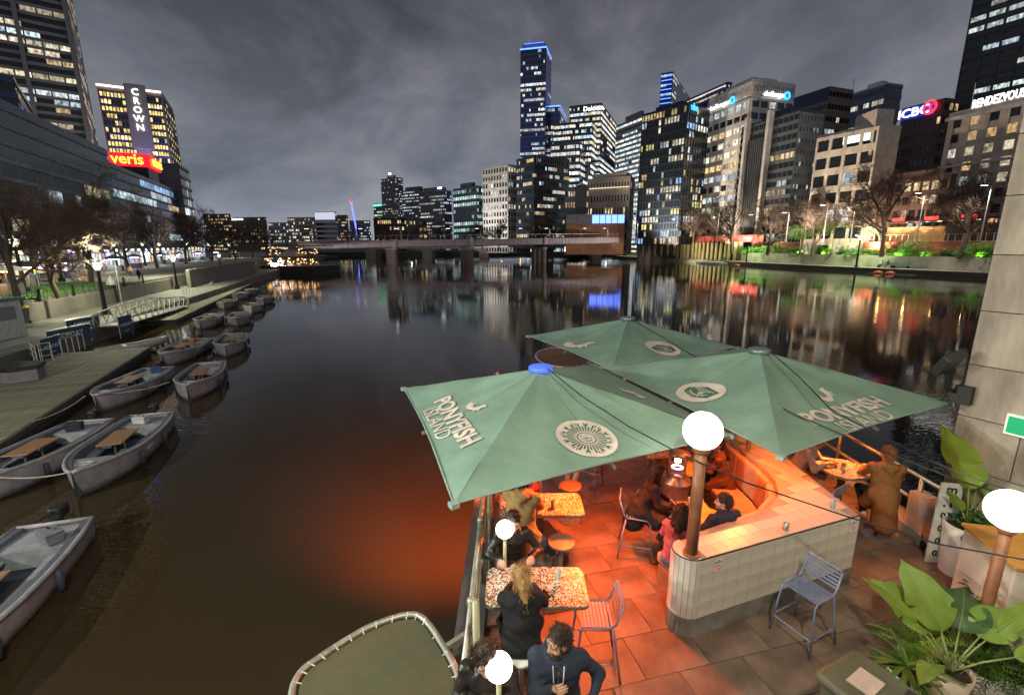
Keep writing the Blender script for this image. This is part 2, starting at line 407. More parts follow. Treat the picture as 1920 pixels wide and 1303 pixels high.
# --- behind the hotel
b = simple('distant tower with blue lattice lights above the rooftops', (1262, 136), 480, (1240, 138), (1297, 145), 30, BLUEG, 40, 4, 9, .3, OFFC, gain=.7, roofh=.6, plant=.6); b.done()
for k in range(8): b.box_on('lattice_light', 3, .5, b.z1-2-k*4, -.9, .5, .3, BLUEL, .3)
b = simple('long dark slab tower rising behind the hotel', (1362, 156), 345, (1168, 222), (1372, 158), 72, BLACKF, 34, 60, 3, .4, OFFC+WARM, .85, .4, .25, 0, .7, .5, 0); b.done()
b.box_on('roof_edge_light', 3, .5, b.z1-1.5, -.98, .6, .3, glow('warm_dim', (1, .8, .5), .8), .3)
b = simple('white ribbed office block left of the glass hotel', (1216, 214), 268, (1156, 236), (1226, 216), 68, GREYF, 28, 26, 3, .9, COOL, .88, .45, .25, 0, 1.2, .6, .5); b.uplight(3, .5, 18, 50000, (.9, .95, 1.0)); b.done()
b = Building('dark glass hotel with blue vibe sign', foot((1290, 188), 222, (1206, 192), (1332, 190), 52), 8.0, top((1290, 196), 222), BLACKF)
b.facade(3, 18, 15, .74, .74, .3, .34, .32, MIXC, 1.0, True, corr=.25); b.facade(0, 18, 8, .74, .74, .3, .34, .4, MIXC, 1.0, True, corr=.25); b.roof(.7, .6, 2.5)
b.box_on('roof_sign_panel', 0, .2, b.z1-1.2, -.4, 5, .3, mat('sign_blue_black', (.01, .02, .03), .4), .4); b.sign('vibe', 0, .22, b.z1-.8, 4.4, CYANL, 5.5, 1.0, .02); b.done()
for k in range(7):
    p_ = b.poly[3] + (b.poly[0]-b.poly[3])*(.04+.15*k); MB().box((p_.x+.6, p_.y+1, 5.5), (.7, .7, 5)).build('column', TAN, b.t, at=b.o)
# --- challenger
b = Building('white ribbed office block with two round-logo roof signs', foot((1412, 150), 214, (1331, 186), (1490, 166), 75), G0, top((1412, 152), 214), WS)
zt = b.z1 - 6.5
b.facade(3, 14, 6, .84, .55, .5, .62, .6, WARM+OFFC, .9, True, z1=zt, corr=.5); b.facade(0, 14, 5, .84, .55, .5, .62, .22, OFFC, .75, True, z1=zt, corr=.5)
b.facade(3, 1, 26, .5, .5, .3, .5, 0, z0=zt+1.2); b.facade(0, 1, 20, .5, .5, .3, .5, 0, z0=zt+1.2); b.roof(.6, .6, 3)
for e_, u_, ul in ((3, .3, .62), (0, .5, .80)):
    b.sign('challenger', e_, u_, zt+1.8, 2.8, WHT, 11 if e_ == 0 else 15, 1.0)
    p, q = b.poly[e_], b.poly[(e_+1) % 4]; d = (q-p); ln = d.length; d /= ln; n = V((d.y, -d.x)); o_ = p+d*(ul*ln)+n*1.0
    m = MB(); ring = [(o_.x+d.x*1.3*math.cos(t), o_.y+d.y*1.3*math.cos(t), zt+1.8+1.3*math.sin(t)) for t in [k*math.pi/8 for k in range(16)]]; m.tube(ring, .38, 6, True); m.build('round_logo', CYANL, b.t, at=b.o)
b.uplight(3, .5, 34, 110000, zt=.9).uplight(0, .5, 30, 80000, zt=.9); b.done()
# --- dark ribbed glass block with white fins
b = Building('black glass office block with two tall white fins', foot((1502, 206), 186, (1392, 236), (1546, 216), 72), G0, top((1500, 208), 186), BLACKF)
b.facade(3, 16, 12, .9, .6, .2, .3, .25, COOL+WARM, .6, False, corr=.4); b.fm = mat('fin_grey', (.10, .11, .12), .6)
b.facade(0, 13, 7, .35, .36, .0, .0, .12, COOL, .7, False, corr=.2); b.roof(.6, .5, 3)
for u_ in (.16, .56): b.box_on('white_fin', 3, u_, (b.z0+b.z1)/2+1.5, 1.3, b.z1-b.z0+3, 2.4, WS, .2)
for k in range(9): b.box_on('vertical_rib', 3, .2+.04*k, (b.z0+b.z1)/2-2, .45, b.z1-b.z0-8, 1.0, mat('fin_grey', (.10, .11, .12), .6), .2)
b.box_on('concrete_side_wall', 0, .5, (b.z0+b.z1)/2, -1.0, b.z1-b.z0-.5, .05, mat('cold_concrete', (.16, .17, .18), .8, scale=.4)); b.uplight(3, .5, 14, 40000); b.done()
# --- behind
b = simple('brown office block with a dark blue lit top storey', (1556, 164), 262, (1490, 182), (1600, 172), 70, TAN, 14, 10, 7, .16, OFFC, .8, .4, .3, 0, .6, .5, 0); b.uplight(3, .5, 16, 40000); b.done()
b.box_on('blue_top_storey', 3, .5, b.z1-3, -1.0, 6, .3, mat('blue_light_glass', (.012, .02, .10), .25), .32)  # blue light on the top storey is put into the glass colour
b = simple('white edged tower with rows of bright office floors', (1662, 158), 282, (1597, 182), (1692, 166), 74, mat('white_edge', (.55, .53, .5), .7), 16, 12, 3, .55, OFFC, .9, .45, .3, 0, .6, .8, .4, litr=0., frame_mat=DKFR); b.uplight(3, .5, 18, 60000, (1, .95, .9), .8); b.done()
MB().tube([(*b.poly[3], b.z1), (*b.poly[3], b.z1+9)], .2, 4).build('mast', STEEL, b.t, at=b.o)
b = simple('dark red block carrying the blue ICBC sign', (1772, 186), 222, (1692, 212), (1800, 190), 74, BRICK, 12, 8, 3, .12, WARM, .6, .5, .25, 0, .5, .5, 0)
b.box_on('sign_backing', 3, .42, b.z1-2.6, -.8, 5.2, .3, glow('sign_blue_back', (.01, .03, .4), .5), .4); b.sign('ICBC', 3, .32, b.z1-2.6, 5.2, WHITEG, 13, .9, .06)
p, q = b.poly[3], b.poly[0]; d = (q-p).normalized(); n = V((d.y, -d.x)); o_ = p+(q-p)*.72+n*1.2
m = MB(); m.tube([(o_.x+d.x*2.6*math.cos(t), o_.y+d.y*2.6*math.cos(t), b.z1-2.2+2.6*math.sin(t)) for t in [k*math.pi/9 for k in range(18)]], .42, 6, True)
for zz_ in (-1.0, 0, 1.0): m.box((o_.x, o_.y, b.z1-2.2+zz_), (2.2 if zz_ else 1.2, .4, .4), math.atan2(d.y, d.x))
m.build('round_logo', REDL, b.t, at=b.o); b.done()
# --- cream grid office by the river
b = Building('cream concrete office with wide windows and lit top floor', foot((1652, 234), 150, (1535, 252), (1690, 240), 66), G0, top((1652, 236), 150), CREAM)
b.facade(3, 7, 4, .80, .62, .5, .6, .3, COOL+WARM, .8, True, corr=.3); b.roof(.8, 0); b.box_on('lit_top_floor_room', 3, .66, b.z1-2.4, -.42, 2.2, .2, glow('office_cool', (.75, .92, 1.0), 1.1), .02)
MB().prism([(b.poly[0].x-1, b.poly[0].y+1), (b.poly[0].x+5, b.poly[0].y+2), (b.poly[0].x+5, b.poly[0].y+10), (b.poly[0].x-1, b.poly[0].y+10)], b.z1-8, b.z1+5).build('lift_tower', CREAM, b.t, at=b.o); b.uplight(3, .25, 20, 34000, zt=.9).uplight(3, .75, 20, 34000, zt=.9); b.done()
b = Building('low brick office wing between the cream office and hotel', foot((1790, 300), 138, (1640, 330), (1800, 300), 72), G0, top((1790, 330), 138), BRICK)
b.facade(3, 6, 9, .7, .6, .3, .3, .2, WARM+COOL, .7, True, corr=.3); b.roof(.6, .5, 2); b.box_on('pale_podium', 3, .5, 7.5, -1.0, 8, .4, CREAM, .2); b.uplight(3, .5, 12, 22000, (1.0, .7, .45)); b.done()
# --- hotel at the right edge
b = Building('cream art-deco hotel with roof lettering and warm windows', [gy(1782, 222, 156).xy, V(gy(1782, 222, 156).xy)+V((14, -55)), V(gy(1782, 222, 156).xy)+V((40, -49)), V(gy(1782, 222, 156).xy)+V((26, 6))], G0, gy(1780, 222, 156).z, CREAM)
b.facade(0, 10, 12, .5, .56, .0, .5, .6, WARM+OFFC, .7, True, corr=.2); b.roof(1.4, .8, 2.5)
b.box_on('cornice', 0, .5, b.z0+(b.z1-b.z0)*.66, 57, .7, 1.2, WS); b.box_on('cornice', 0, .5, b.z1-.6, 57.6, 1.0, 1.5, WS)
b.box_on('sign_backing', 0, .21, b.z1+2.2, 13, 2.9, .3, DARKM, -.6); b.sign('RENDEZVOUS', 0, .205, b.z1+2.3, 3.2, WHT, 12.2, .3, .05); b.uplight(0, .15, 22, 60000, (1.0, .82, .62), .95).uplight(0, .45, 22, 50000, (1.0, .8, .58), .95); b.done()
MB().tube([(*(b.poly[0]+V((3, -3))), b.z1), (*(b.poly[0]+V((3, -3))), b.z1+9)], .12, 4).build('flagpole', WHITE, b.t, at=b.o)
for k in range(5):
    b.box_on('arched_window_light', 0, .05+.1*k, 8.2, 2.2, 3.8, .2, glow('amber_arch', (1.0, .45, .08), 1.4), .1)
b = Building('very tall dark grid tower cut by the frame', [gy(1790, 190, 232).xy, V(gy(1790, 190, 232).xy)+V((22, -44)), V(gy(1790, 190, 232).xy)+V((70, -20)), V(gy(1790, 190, 232).xy)+V((48, 24))], G0, 150, mat('slate_facade', (.05, .055, .06), .6, scale=.4))
b.facade(0, 34, 8, .86, .46, .5, .6, .24, COOL, .7, True, corr=.5); b.roof(1, 0); b.done()
# --- centre and far left of the right bank
b = simple('black office block with a crown of thin fins', (1003, 292), 272, (969, 305), (1068, 296), 55, BLACKF, 13, 16, 24, .32, WARM+COOL, .85, .45, .25, 0, .7, .5, 0)
for k in range(16): b.box_on('roof_fin', 0, .03+.062*k, b.z1-2, .3, 5, .6, GREYF, .3)
b.done()
b = simple('white apartment block with square windows beside the black block', (952, 310), 288, (905, 322), (972, 313), 42, WS, 12, 9, 4, .25, OFFC, .6, .58, .25, .3, .7, .7, 0); b.uplight(3, .5, 34, 70000, (1, .93, .85), .9); b.done()
b = simple('green tinted office block with lit floors', (893, 350), 330, (850, 370), (906, 354), 48, DKFR, 10, 10, 3, .75, [(.6, 1.0, .85), (.8, 1, .95)], .9, .5, .3, .3, .6, .6, .5); b.done()
b = simple('round topped office tower with white roof light', (832, 358), 420, (785, 366), (846, 360), 35, GREYF, 18, 14, 5, .55, OFFC+COOL, .75, .45, .25, .2, .7, .8, .7, 3); b.done(); b.box_on('roof_light', 3, .85, b.z1+2.6, 5, 1.4, .3, WHITEG, 0)
b = simple('blue grey office tower with slanted top', (790, 356), 470, (753, 360), (800, 358), 35, DKFR, 20, 12, 4, .4, COOL, .8, .4, .25, 0, .8, .6, .7); b.done()
b = simple('tall slender apartment tower with scattered lights', (746, 334), 520, (714, 336), (755, 337), 35, GREYF, 30, 12, 4, .35, OFFC, .6, .45, .3, .3, .9, .8, .4, corr=.1); b.done(); b.box_on('roof_beacon', 3, .55, b.z1+5.2, 4, 2.0, .3, WHITEG, 0)
b = simple('small far tower with green crown light', (716, 382), 560, (700, 384), (722, 384), 35, DKFR, 14, 8, 3, .6, [(.7, 1, .6)], .8, .5, .25, 0, .8, .5, 0); b.done(); b.box_on('crown_light', 3, .5, b.z1-1.5, -.95, 2, .3, GREENL, .2)
far = [('low dark hotel block with tiny rooftop lettering far upstream', (495, 408), 480, 432, 499, TAN, 9, 16, .3, WARM),
       ('cream low block right of the dark far hotel', (536, 418), 520, 503, 540, WS, 8, 12, .3, OFFC),
       ('grey stone office block left of the white slab', (588, 408), 540, 538, 592, CREAM, 9, 14, .35, OFFC),
       ('bright white office slab with dark window bands', (628, 398), 520, 590, 630, mat('white_slab', (.75, .74, .76), .6), 8, 1, .12, OFFC),
       ('narrow brown block beside the white office slab', (648, 404), 600, 630, 652, DKFR, 12, 6, .5, WARM),
       ('dim grey tower in the far gap behind the crane', (690, 414), 640, 655, 694, GREYF, 10, 9, .35, OFFC),
       ('low dark block under the slender tower', (752, 410), 400, 700, 762, BRICK, 5, 14, .3, WARM),
       ('small tan block behind the bridge lamps', (784, 412), 390, 764, 800, TAN, 5, 7, .35, WARM),
       ('far brown apartment block behind the left trees', (425, 402), 420, 380, 432, TAN, 11, 10, .35, WARM)]
for lb, c, Y, l, r, w_, nf, nc, lt_, pal in far:
    b = simple(lb, c, Y, (l, c[1]), (r, c[1]), 12, w_, nf, nc, 2, lt_, pal, .62 if nc > 1 else .98, .5, .25, 0, .9, .5, .0, corr=.2); b.done()
    if 'lettering' in lb: b.sign('Crowne', 3, .18, b.z1-1.2, 3.6, WHITEG, 16, .6)
    if lb.startswith('bright white office slab'): b.box_on('white_sign_band', 3, .5, b.z1-4, -.97, 7.5, .4, glow('slab_glow', (.8, .8, 1), .55), .3)
b = simple('heritage stone building with rounded cornice and small windows', (1182, 334), 252, (1102, 340), (1190, 336), 30, CREAM, 6, 14, 3, .1, WARM, .45, .5, .12, .2, .8, 1.0, .8, 2.2); b.uplight(3, .5, 14, 30000); b.done(); b.box_on('cornice_light', 3, .5, b.z1-4.2, -.98, .4, .3, glow('warm_dim', (1, .8, .5), .8), .4)
b = simple('low grey building with blank end wall by the heritage block', (1100, 352), 250, (1060, 354), (1104, 353), 22, GREYF, 6, 8, 1, .12, WARM, .6, .45, .2, 0, .6, .6, 0); b.box_on('blank_wall', 3, .75, (b.z0+b.z1)/2+1, 5, b.z1-b.z0+1, .5, mat('blank_grey', (.13, .14, .14), .8), .2); b.done()
b = Building('low orange lit station building with long blue screen', foot((1172, 404), 238, (1062, 408), (1178, 405), 12), G0, gy(1172, 406, 238).z, mat('terracotta_wall', (.36, .17, .08), .8, scale=.4))
b.box_on('blue_screen', 3, .72, b.z1-1.2, -.54, 4.0, .4, glow('screen_blue', (.12, .22, 1.0), 3.0), .3); b.box_on('upper_wall', 3, .5, b.z1-1.0, -1.0, 4.6, .2, GREYF, .05)
for k in range(4): b.box_on('screen_mullion', 3, .575+.1*k, b.z1-1.2, .3, 4.0, .45, DARKM, .3)
b.facade(3, 1, 10, .5, .6, 0, 0, .3, WARM, .8, z1=b.z1-5, darkw=False); b.roof(.5, 0); b.done()
# --- left bank
b = Building('huge apartment tower with white ribs cut by the top edge', foot((172, 265), 255, th=-38, sl=120, sr=70), 4, 215, BLACKF, frame_mat=mat('rib_white', (.22, .21, .20), .7))
b.facade(3, 25, 12, .90, .62, .6, 0, .30, WARM+OFFC+COOL[:1], .9, True, z0=60, z1=150, u0=.42, corr=.45); b.facade(3, 25, 9, .9, .62, .6, 0, .3, WARM, .8, False, z0=60, z1=150, u1=.42); b.facade(3, 16, 20, .9, .6, .6, 0, .3, WARM, .8, False, z0=4, z1=60); b.facade(3, 18, 20, .9, .6, .6, 0, .3, WARM, .8, False, z0=150, z1=215); b.facade(0, 58, 12, .95, .5, .15, 0, .4, GOLD+WARM, .6, False, corr=.5)
for k in range(6): b.box_on('vertical_rib', 3, 1-.008-.15*k, 109, 1.6, 210, 1.8, mat('rib_white', (.22, .21, .20), .7), .2)
b.box_on('blue_side_light', 0, .6, 146, 22, 6, .2, BLUEL, .2); b.uplight(3, .85, 45, 25000, (1.0, .93, .85), .6); b.done()
b = Building('curved hotel tower with vertical roof lettering and gold windows', foot((302, 168), 285, (178, 146), (322, 190), -28), 4, gy(302, 172, 285).z, mat('hotel_stone', (.30, .26, .24), .7, scale=.4), frame_mat=mat('hotel_band', (.06, .07, .12), .6))
zc_ = b.z0 + (b.z1-b.z0)*.48; zs_ = b.z0+(b.z1-b.z0)*.36
b.facade(3, 12, 8, .7, .6, .25, .3, .8, GOLD, 1.5, True, z0=zc_, z1=b.z1-3, u0=.02, u1=.46, corr=.2); b.facade(3, 12, 6, .7, .6, .25, .3, .8, GOLD, 1.5, True, z0=zc_, z1=b.z1-3, u0=.70, u1=.98, corr=.2)
b.facade(3, 9, 2, .6, .5, .0, .0, .95, GOLD, 1.0, True, z0=zs_-6, z1=zc_+8, u0=.56, u1=.62, corr=.2)
b.facade(0, 12, 5, .6, .55, .25, .3, .6, GOLD, .9, False, z0=zc_, z1=b.z1-3, corr=.2)
for k in range(9): b.box_on('pink_uplit_pier' if k < 5 else 'blue_uplit_pier', 3, (.04+.09*k) if k < 5 else (.72+.08*(k-5)), (zs_+zc_)/2-3, 2.4, zc_-zs_+4, .5, mat('hotel_stone', (.30, .26, .24)), .3)
b.box_on('central_shaft', 3, .585, (b.z1+zc_)/2+8, 9.5, (b.z1-zc_)*.72, 1.6, mat('shaft_grey', (.24, .23, .24), .7), .3)
for k, ch in enumerate('CROWN'): b.sign(ch, 3, .585, b.z1-2.6-4.5*k, 4.7, WHT, None, 2.4, .04)
for u0_, cc_, pw_c in ((.22, (1.0, .25, .8), 26000), (.84, (.12, .22, 1.0), 60000)):
    p, q = b.poly[3], b.poly[0]; d = (q-p).normalized(); n = V((d.y, -d.x)); c_ = p+(q-p)*u0_+n*7; light('hotel_wash_light', 'SPOT', (c_.x, c_.y, zs_-4), pw_c, cc_, .5, (c_.x-n.x*6, c_.y-n.y*6, zc_), 100, .7)
for u0_, w_ in ((.25, -.5), (.85, -.28)): b.box_on('roof_edge_light', 3, u0_, b.z1-.6, w_, .9, .5, glow('crown_peach', (1.0, .72, .55), 2.2), .3)
b.uplight(3, .5, 30, 45000, (1, .9, .8)); b.done()
# the long glass podium along the left promenade
PA, PD = V((-75.0, 70.0)), V((-.398, .917)); PN = V((.917, .398))
def on_podium(px, py):
    q = ratio(px, py); s_ = (q*PA.y-PA.x)/(PD.x-q*PD.y); p = PA+PD*s_; return s_, p, gy(px, py, p.y).z
zr = on_podium(120, 255)[2]; s_end = on_podium(372, 420)[0]
def podium(label, s0, s1, z1, lit, pal, gain, nf, nc, step=0.0, **k):
    a_, b_ = PA+PD*s0+PN*step, PA+PD*s1+PN*step
    bb = Building(label, [a_, b_, b_-PN*34, a_-PN*34], 4.0, z1, DKFR, frame_mat=mat('podium_frame', (.13, .14, .15), .4, .3))
    bb.poly = bb.poly; return bb
sv = on_podium(198, 285)[0]; se = on_podium(340, 312)[0]
def flip(bb, *a, **k):                       # river face is edge 0 read from the far end
    bb.poly = [bb.poly[1], bb.poly[0], bb.poly[3], bb.poly[2]]; return bb
b = podium('long glass office podium on the left promenade, nearest block', -40, sv, zr, .1, COOL, .6, 8, 30); b.poly = [b.poly[0], b.poly[1], b.poly[2], b.poly[3]]
b.facade(0, 9, 33, .95, .76, .35, .12, .22, COOL+MIXC+WARM[:1], .5, True, corr=.55); b.roof(1.2, 0, mt=mat('parapet_glass', (.05, .06, .07), .2)); b.uplight(0, .35, 20, 3500, (.9, .95, 1.0)).uplight(0, .75, 20, 3500, (.9, .95, 1.0)); b.done()
b2 = podium('glass office podium block under the red roof sign', sv+.5, se, zr-1.0, .1, COOL, .6, 8, 20, -3); b2.facade(0, 9, 16, .95, .76, .35, .12, .3, COOL+MIXC, .7, True, corr=.7); b2.roof(1.0, 0, mt=mat('parapet_glass', (.05, .06, .07), .2))
p0_, p1_ = b2.poly[0], b2.poly[1]; s2_ = on_podium(296, 300)[0]; uu_ = (s2_-sv)/(se-sv); p0_ = p0_+(p1_-p0_)*uu_; zs = b2.z1+4.6; MB().prism([p0_+PD*11, p0_+PD*11-PN*9, p0_-PN*9, p0_][::-1], b2.z1+.9, zs).build('sign_plinth', BLACKF, b2.t, at=b2.o)
MB().box((*(p0_+PD*6.0), zs+1.9), (12.0, 1.6, 3.9), math.atan2(*(reversed((p1_-p0_))))).build('red_sign_box', glow('sign_red_face', (.85, .015, .03), 1.0), b2.t, at=b2.o)
q0_ = p0_-PN*9.5; MB().bar((q0_.x, q0_.y, zs+1.9), (p0_.x, p0_.y, zs+1.9), 1.2, 3.9).build('red_sign_box', glow('sign_red_face', (.85, .015, .03), 1.0), b2.t, at=b2.o)
lettering('sign_lettering', 'veris', 4.4, YELL, b2.t, frame(V((*((q0_+p0_)/2-PD*.8), zs+2.0))-b2.o, (PN.x, PN.y, 0), (0, 0, 1)), 8.2, .12, .04); ll_ = (b2.poly[1]-b2.poly[0]).length; b2.sign('veris', 0, uu_+3.4/ll_, zs+2.0, 4.2, YELL, 5, 1.3, .02); b2.sign('veris', 0, uu_+8.6/ll_, zs+2.0, 4.2, YELL, 5, 1.3, .02)
b2.done()
b3 = podium('far end block of the glass podium with thin louvres', se+.5, s_end, on_podium(350, 318)[2], .1, COOL, .6, 9, 16, -1); b3.facade(0, 9, 14, .95, .72, .5, .12, .35, COOL+MIXC, .7, True, corr=.6); b3.roof(.8, 0); b3.done()
b = Building('blue lit glass corner building at the left edge', foot((26, 160), 96, th=-40, sl=30, sr=26), 4, gy(24, 150, 96).z, BLUEG); b.facade(3, 12, 8, .9, .6, .3, 0, .25, [(.2, .45, 1.0), (.4, .9, 1)], .6, True); b.facade(0, 12, 6, .9, .6, .3, 0, .2, [(.2, .45, 1.0)], .6, False); b.roof(.6, 0); b.done()
# ------------------------------------------------------------------ water
def water_material():
    m = bpy.data.materials.new('river_water'); m.use_nodes = True; n = m.node_tree.nodes; l = m.node_tree.links; b = n['Principled BSDF']
    b.inputs['Base Color'].default_value = (.036, .025, .010, 1); b.inputs['Roughness'].default_value = .012; b.inputs['IOR'].default_value = 1.33
    g = n.new('ShaderNodeNewGeometry')
    def nz(sc, scale, det):
        mp_ = n.new('ShaderNodeMapping'); l.new(g.outputs['Position'], mp_.inputs[0]); mp_.inputs['Scale'].default_value = sc
        t = n.new('ShaderNodeTexNoise'); t.inputs['Scale'].default_value = scale; t.inputs['Detail'].default_value = det; l.new(mp_.outputs[0], t.inputs['Vector']); return t.outputs['Fac']
    a = nz((.55, 1.5, 1), 1.6, 2.0); c = nz((.7, 1.3, 1), 6.0, 2.0); w = nz((1, .6, 1), .055, 2.0)
    wr = n.new('ShaderNodeMapRange'); l.new(w, wr.inputs[0]); wr.inputs[1].default_value = .42; wr.inputs[2].default_value = .62; wr.inputs[3].default_value = .25; wr.inputs[4].default_value = 1.0
    ad = n.new('ShaderNodeMath'); ad.operation = 'MULTIPLY_ADD'; l.new(c, ad.inputs[0]); ad.inputs[1].default_value = .6; l.new(a, ad.inputs[2])
    mu = n.new('ShaderNodeMath'); mu.operation = 'MULTIPLY'; l.new(ad.outputs[0], mu.inputs[0]); l.new(wr.outputs[0], mu.inputs[1])
    bp = n.new('ShaderNodeBump'); bp.inputs['Strength'].default_value = .16; bp.inputs['Distance'].default_value = .05; l.new(mu.outputs[0], bp.inputs['Height']); l.new(bp.outputs[0], b.inputs['Normal'])
    return m
struct(MB().quad((-700, -60, 0), (700, -60, 0), (700, 1500, 0), (-700, 1500, 0)).build('river_water', water_material()))
PAVE = mat('promenade_paving', (.20, .19, .165), .7, scale=.8, bump=.2)
STONE = mat('quay_stone', (.26, .24, .20), .8, scale=.7, bump=.3, bscale=6)
GRASS = mat('lawn', (.07, .16, .03), .9, scale=3, bump=.6, bscale=40)
ASPH = mat('asphalt', (.05, .05, .05), .9, scale=2)
# far land
struct(MB().prism([(-1400, 330), (-90, 330), (10, 400), (90, 330), (1400, 330), (1400, 1490), (-1400, 1490)], -2, 3.0).build('ground', ASPH))
# left bank
def xe(Y): return -21.0 - .33*Y           # water edge of the lower promenade
def xw(Y): return -27.5 - .33*Y           # retaining wall
struct(MB().prism([(xe(-40), -40), (xe(150), 150), (xe(330), 330), (-260, 331), (-260, -40)], -2, 1.2).build('lower_promenade', PAVE))
struct(MB().prism([(xw(-40)-.4, -40), (xw(120)-.4, 120), (xw(330)-.4, 331), (-420, 331), (-420, -40)], 1.0, 3.0).build('upper_promenade', PAVE))
YW = [-10, 14, 38, 69]
for k in range(3):
    a, c = YW[k], YW[k+1]
    o_ = MB().prism([(xw(a), a), (xw(c), c), (xw(c)-.45, c), (xw(a)-.45, a)], 1.2, 2.75).build('retaining_wall', STONE)
    tag(o_, ['stone retaining wall at the near left edge', 'stone retaining wall below the lawn behind the yellow bin', 'stone retaining wall behind the gangway'][k], 'wall')
o_ = MB().prism([(xw(71)+2, 71), (xw(118)+5, 112), (xw(118)+4, 113), (xw(71)+1.4, 71)], 1.2, 3.9).build('retaining_wall', STONE); tag(o_, 'tall smooth stone quay wall beyond the gangway', 'wall')
struct(MB().prism([(xw(16)-.5, 16), (xw(58)-.5, 58), (xw(58)-9, 60), (xw(16)-16, 22)], 2.9, 3.06).build('lawn', GRASS))
# grass blades on the lawn
m = MB()
for k in range(7000):
    Y = random.uniform(17, 57); x = xw(Y)-.7-random.random()*(8+4*(57-Y)/40); hgt = random.uniform(.05, .14); a = random.uniform(0, 6.28); dx_, dy_ = .03*math.cos(a), .03*math.sin(a)
    i = m.pts(((x-dx_, Y-dy_, 3.05), (x+dx_, Y+dy_, 3.05), (x+random.uniform(-.04, .04), Y, 3.05+hgt))); m.face((i, i+1, i+2))
go = stuff(m.build('grass', mat('grass_blade', (.08, .22, .03), .8, scale=2))); tag(go, 'bright green lit lawn behind the left wall', 'grass')
# right bank: low quay, planted terrace, upper walk
RB = [(112.5, 104), (111, 110), (95.9, 156.4), (79.5, 234), (64, 300), (60, 400)]
def rb(Y, off=0.0):
    for (x0, y0), (x1, y1) in zip(RB, RB[1:]):
        if y0 <= Y <= y1: return x0+(x1-x0)*(Y-y0)/(y1-y0)+off
    return RB[0][0]+off - (Y-104)*.25 if Y < 104 else RB[-1][0]+off
def quay_at(px, off, z=1.2):
    q = ratio(px, 490); Y = min((abs(rb(y_*.5, off)-q*y_*.5), y_*.5) for y_ in range(160, 600))[1]; return V((rb(Y, off), Y, z))
def strip(name, o0, o1, z0, z1, mt, Ys=(20, 60, 104, 130, 156.4, 180, 208, 234, 300)):
    l_ = [(rb(y, o0), y) for y in Ys]; r_ = [(rb(y, o1), y) for y in reversed(Ys)]
    return MB().prism(r_[::-1][:0] + [(x, y) for x, y in reversed(l_)] + [(x, y) for x, y in reversed(r_)], z0, z1).build(name, mt)
struct(strip('quay', 0, 8.5, -2, 1.2, STONE)); struct(strip('quay_edge', -.35, .25, .2, 1.26, CONCD))
struct(strip('terrace', 8.0, 14.0, -1, 4.3, mat('soil', (.05, .035, .02), .95, scale=3)))
struct(strip('upper_walk', 13.6, 40, -1, 8.5, PAVE)); struct(strip('street', 39, 600, -1, 8.2, ASPH))
o_ = strip('quay_wall', 7.7, 8.2, 1.2, 4.6, mat('quay_wall_concrete', (.42, .42, .34), .8, scale=.4, bump=.2), (84, 104, 130, 156.4, 180, 196)); tag(o_, 'pale concrete wall behind the benches on the far quay', 'wall')
o_ = strip('red_brick_wall', 13.2, 13.7, 4.0, 8.6, mat('red_wall', (.23, .045, .035), .8, scale=.6, bump=.2), (84, 104, 130, 156.4, 180, 200)); tag(o_, 'dark red retaining wall behind the shrubs on the far quay', 'wall')
# ------------------------------------------------------------------ red viaduct girder and timber piles on the far quay
A, B_ = V((rb(238, 6), 238, 0)), V((rb(187, 10), 187, 0))
t = thing('red_girder', 'red painted steel viaduct girder above the timber piles', 'girder', (A.x, A.y, 9.0)); d = B_-A
MB().bar((0, 0, 1.3), (d.x, d.y, 1.3), 1.0, 2.8).build('beam', mat('red_steel', (.30, .03, .03), .6, scale=1), t)
for k in range(24):
    p = d*(k/23.); MB().box((p.x-.55, p.y, 1.3), (.18, .2, 2.6)).build('stiffener', mat('red_steel', (.3, .03, .03)), t)
PILE = mat('timber_pile', (.38, .31, .17), .85, scale=3, bump=.3, stretch=(1, 1, .15))
t = thing('pile_wall', 'row of pale timber piles lit yellow below the red girder', 'pile wall', (A.x, A.y, 1.2))
pm = MB().lathe([(.75, 0), (.75, 7.4), (.62, 7.7)], 8).mesh('pile', PILE, True)
for k in range(15):
    p = d*(.02+.052*k); inst('pile', pm, t, (p.x-1.6+random.uniform(-.3, .3), p.y, 0), (0, 0, k), (1, 1, random.uniform(.93, 1.04)))
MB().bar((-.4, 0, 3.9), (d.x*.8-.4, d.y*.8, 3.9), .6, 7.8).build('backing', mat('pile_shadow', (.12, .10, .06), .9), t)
o_ = MB().box((rb(240, -3), 246, 5.6), (16, 10, 11.2), .4).build('bridge_abutment', STONE); tag(o_, 'weathered stone abutment at the right end of the girder bridge', 'abutment')
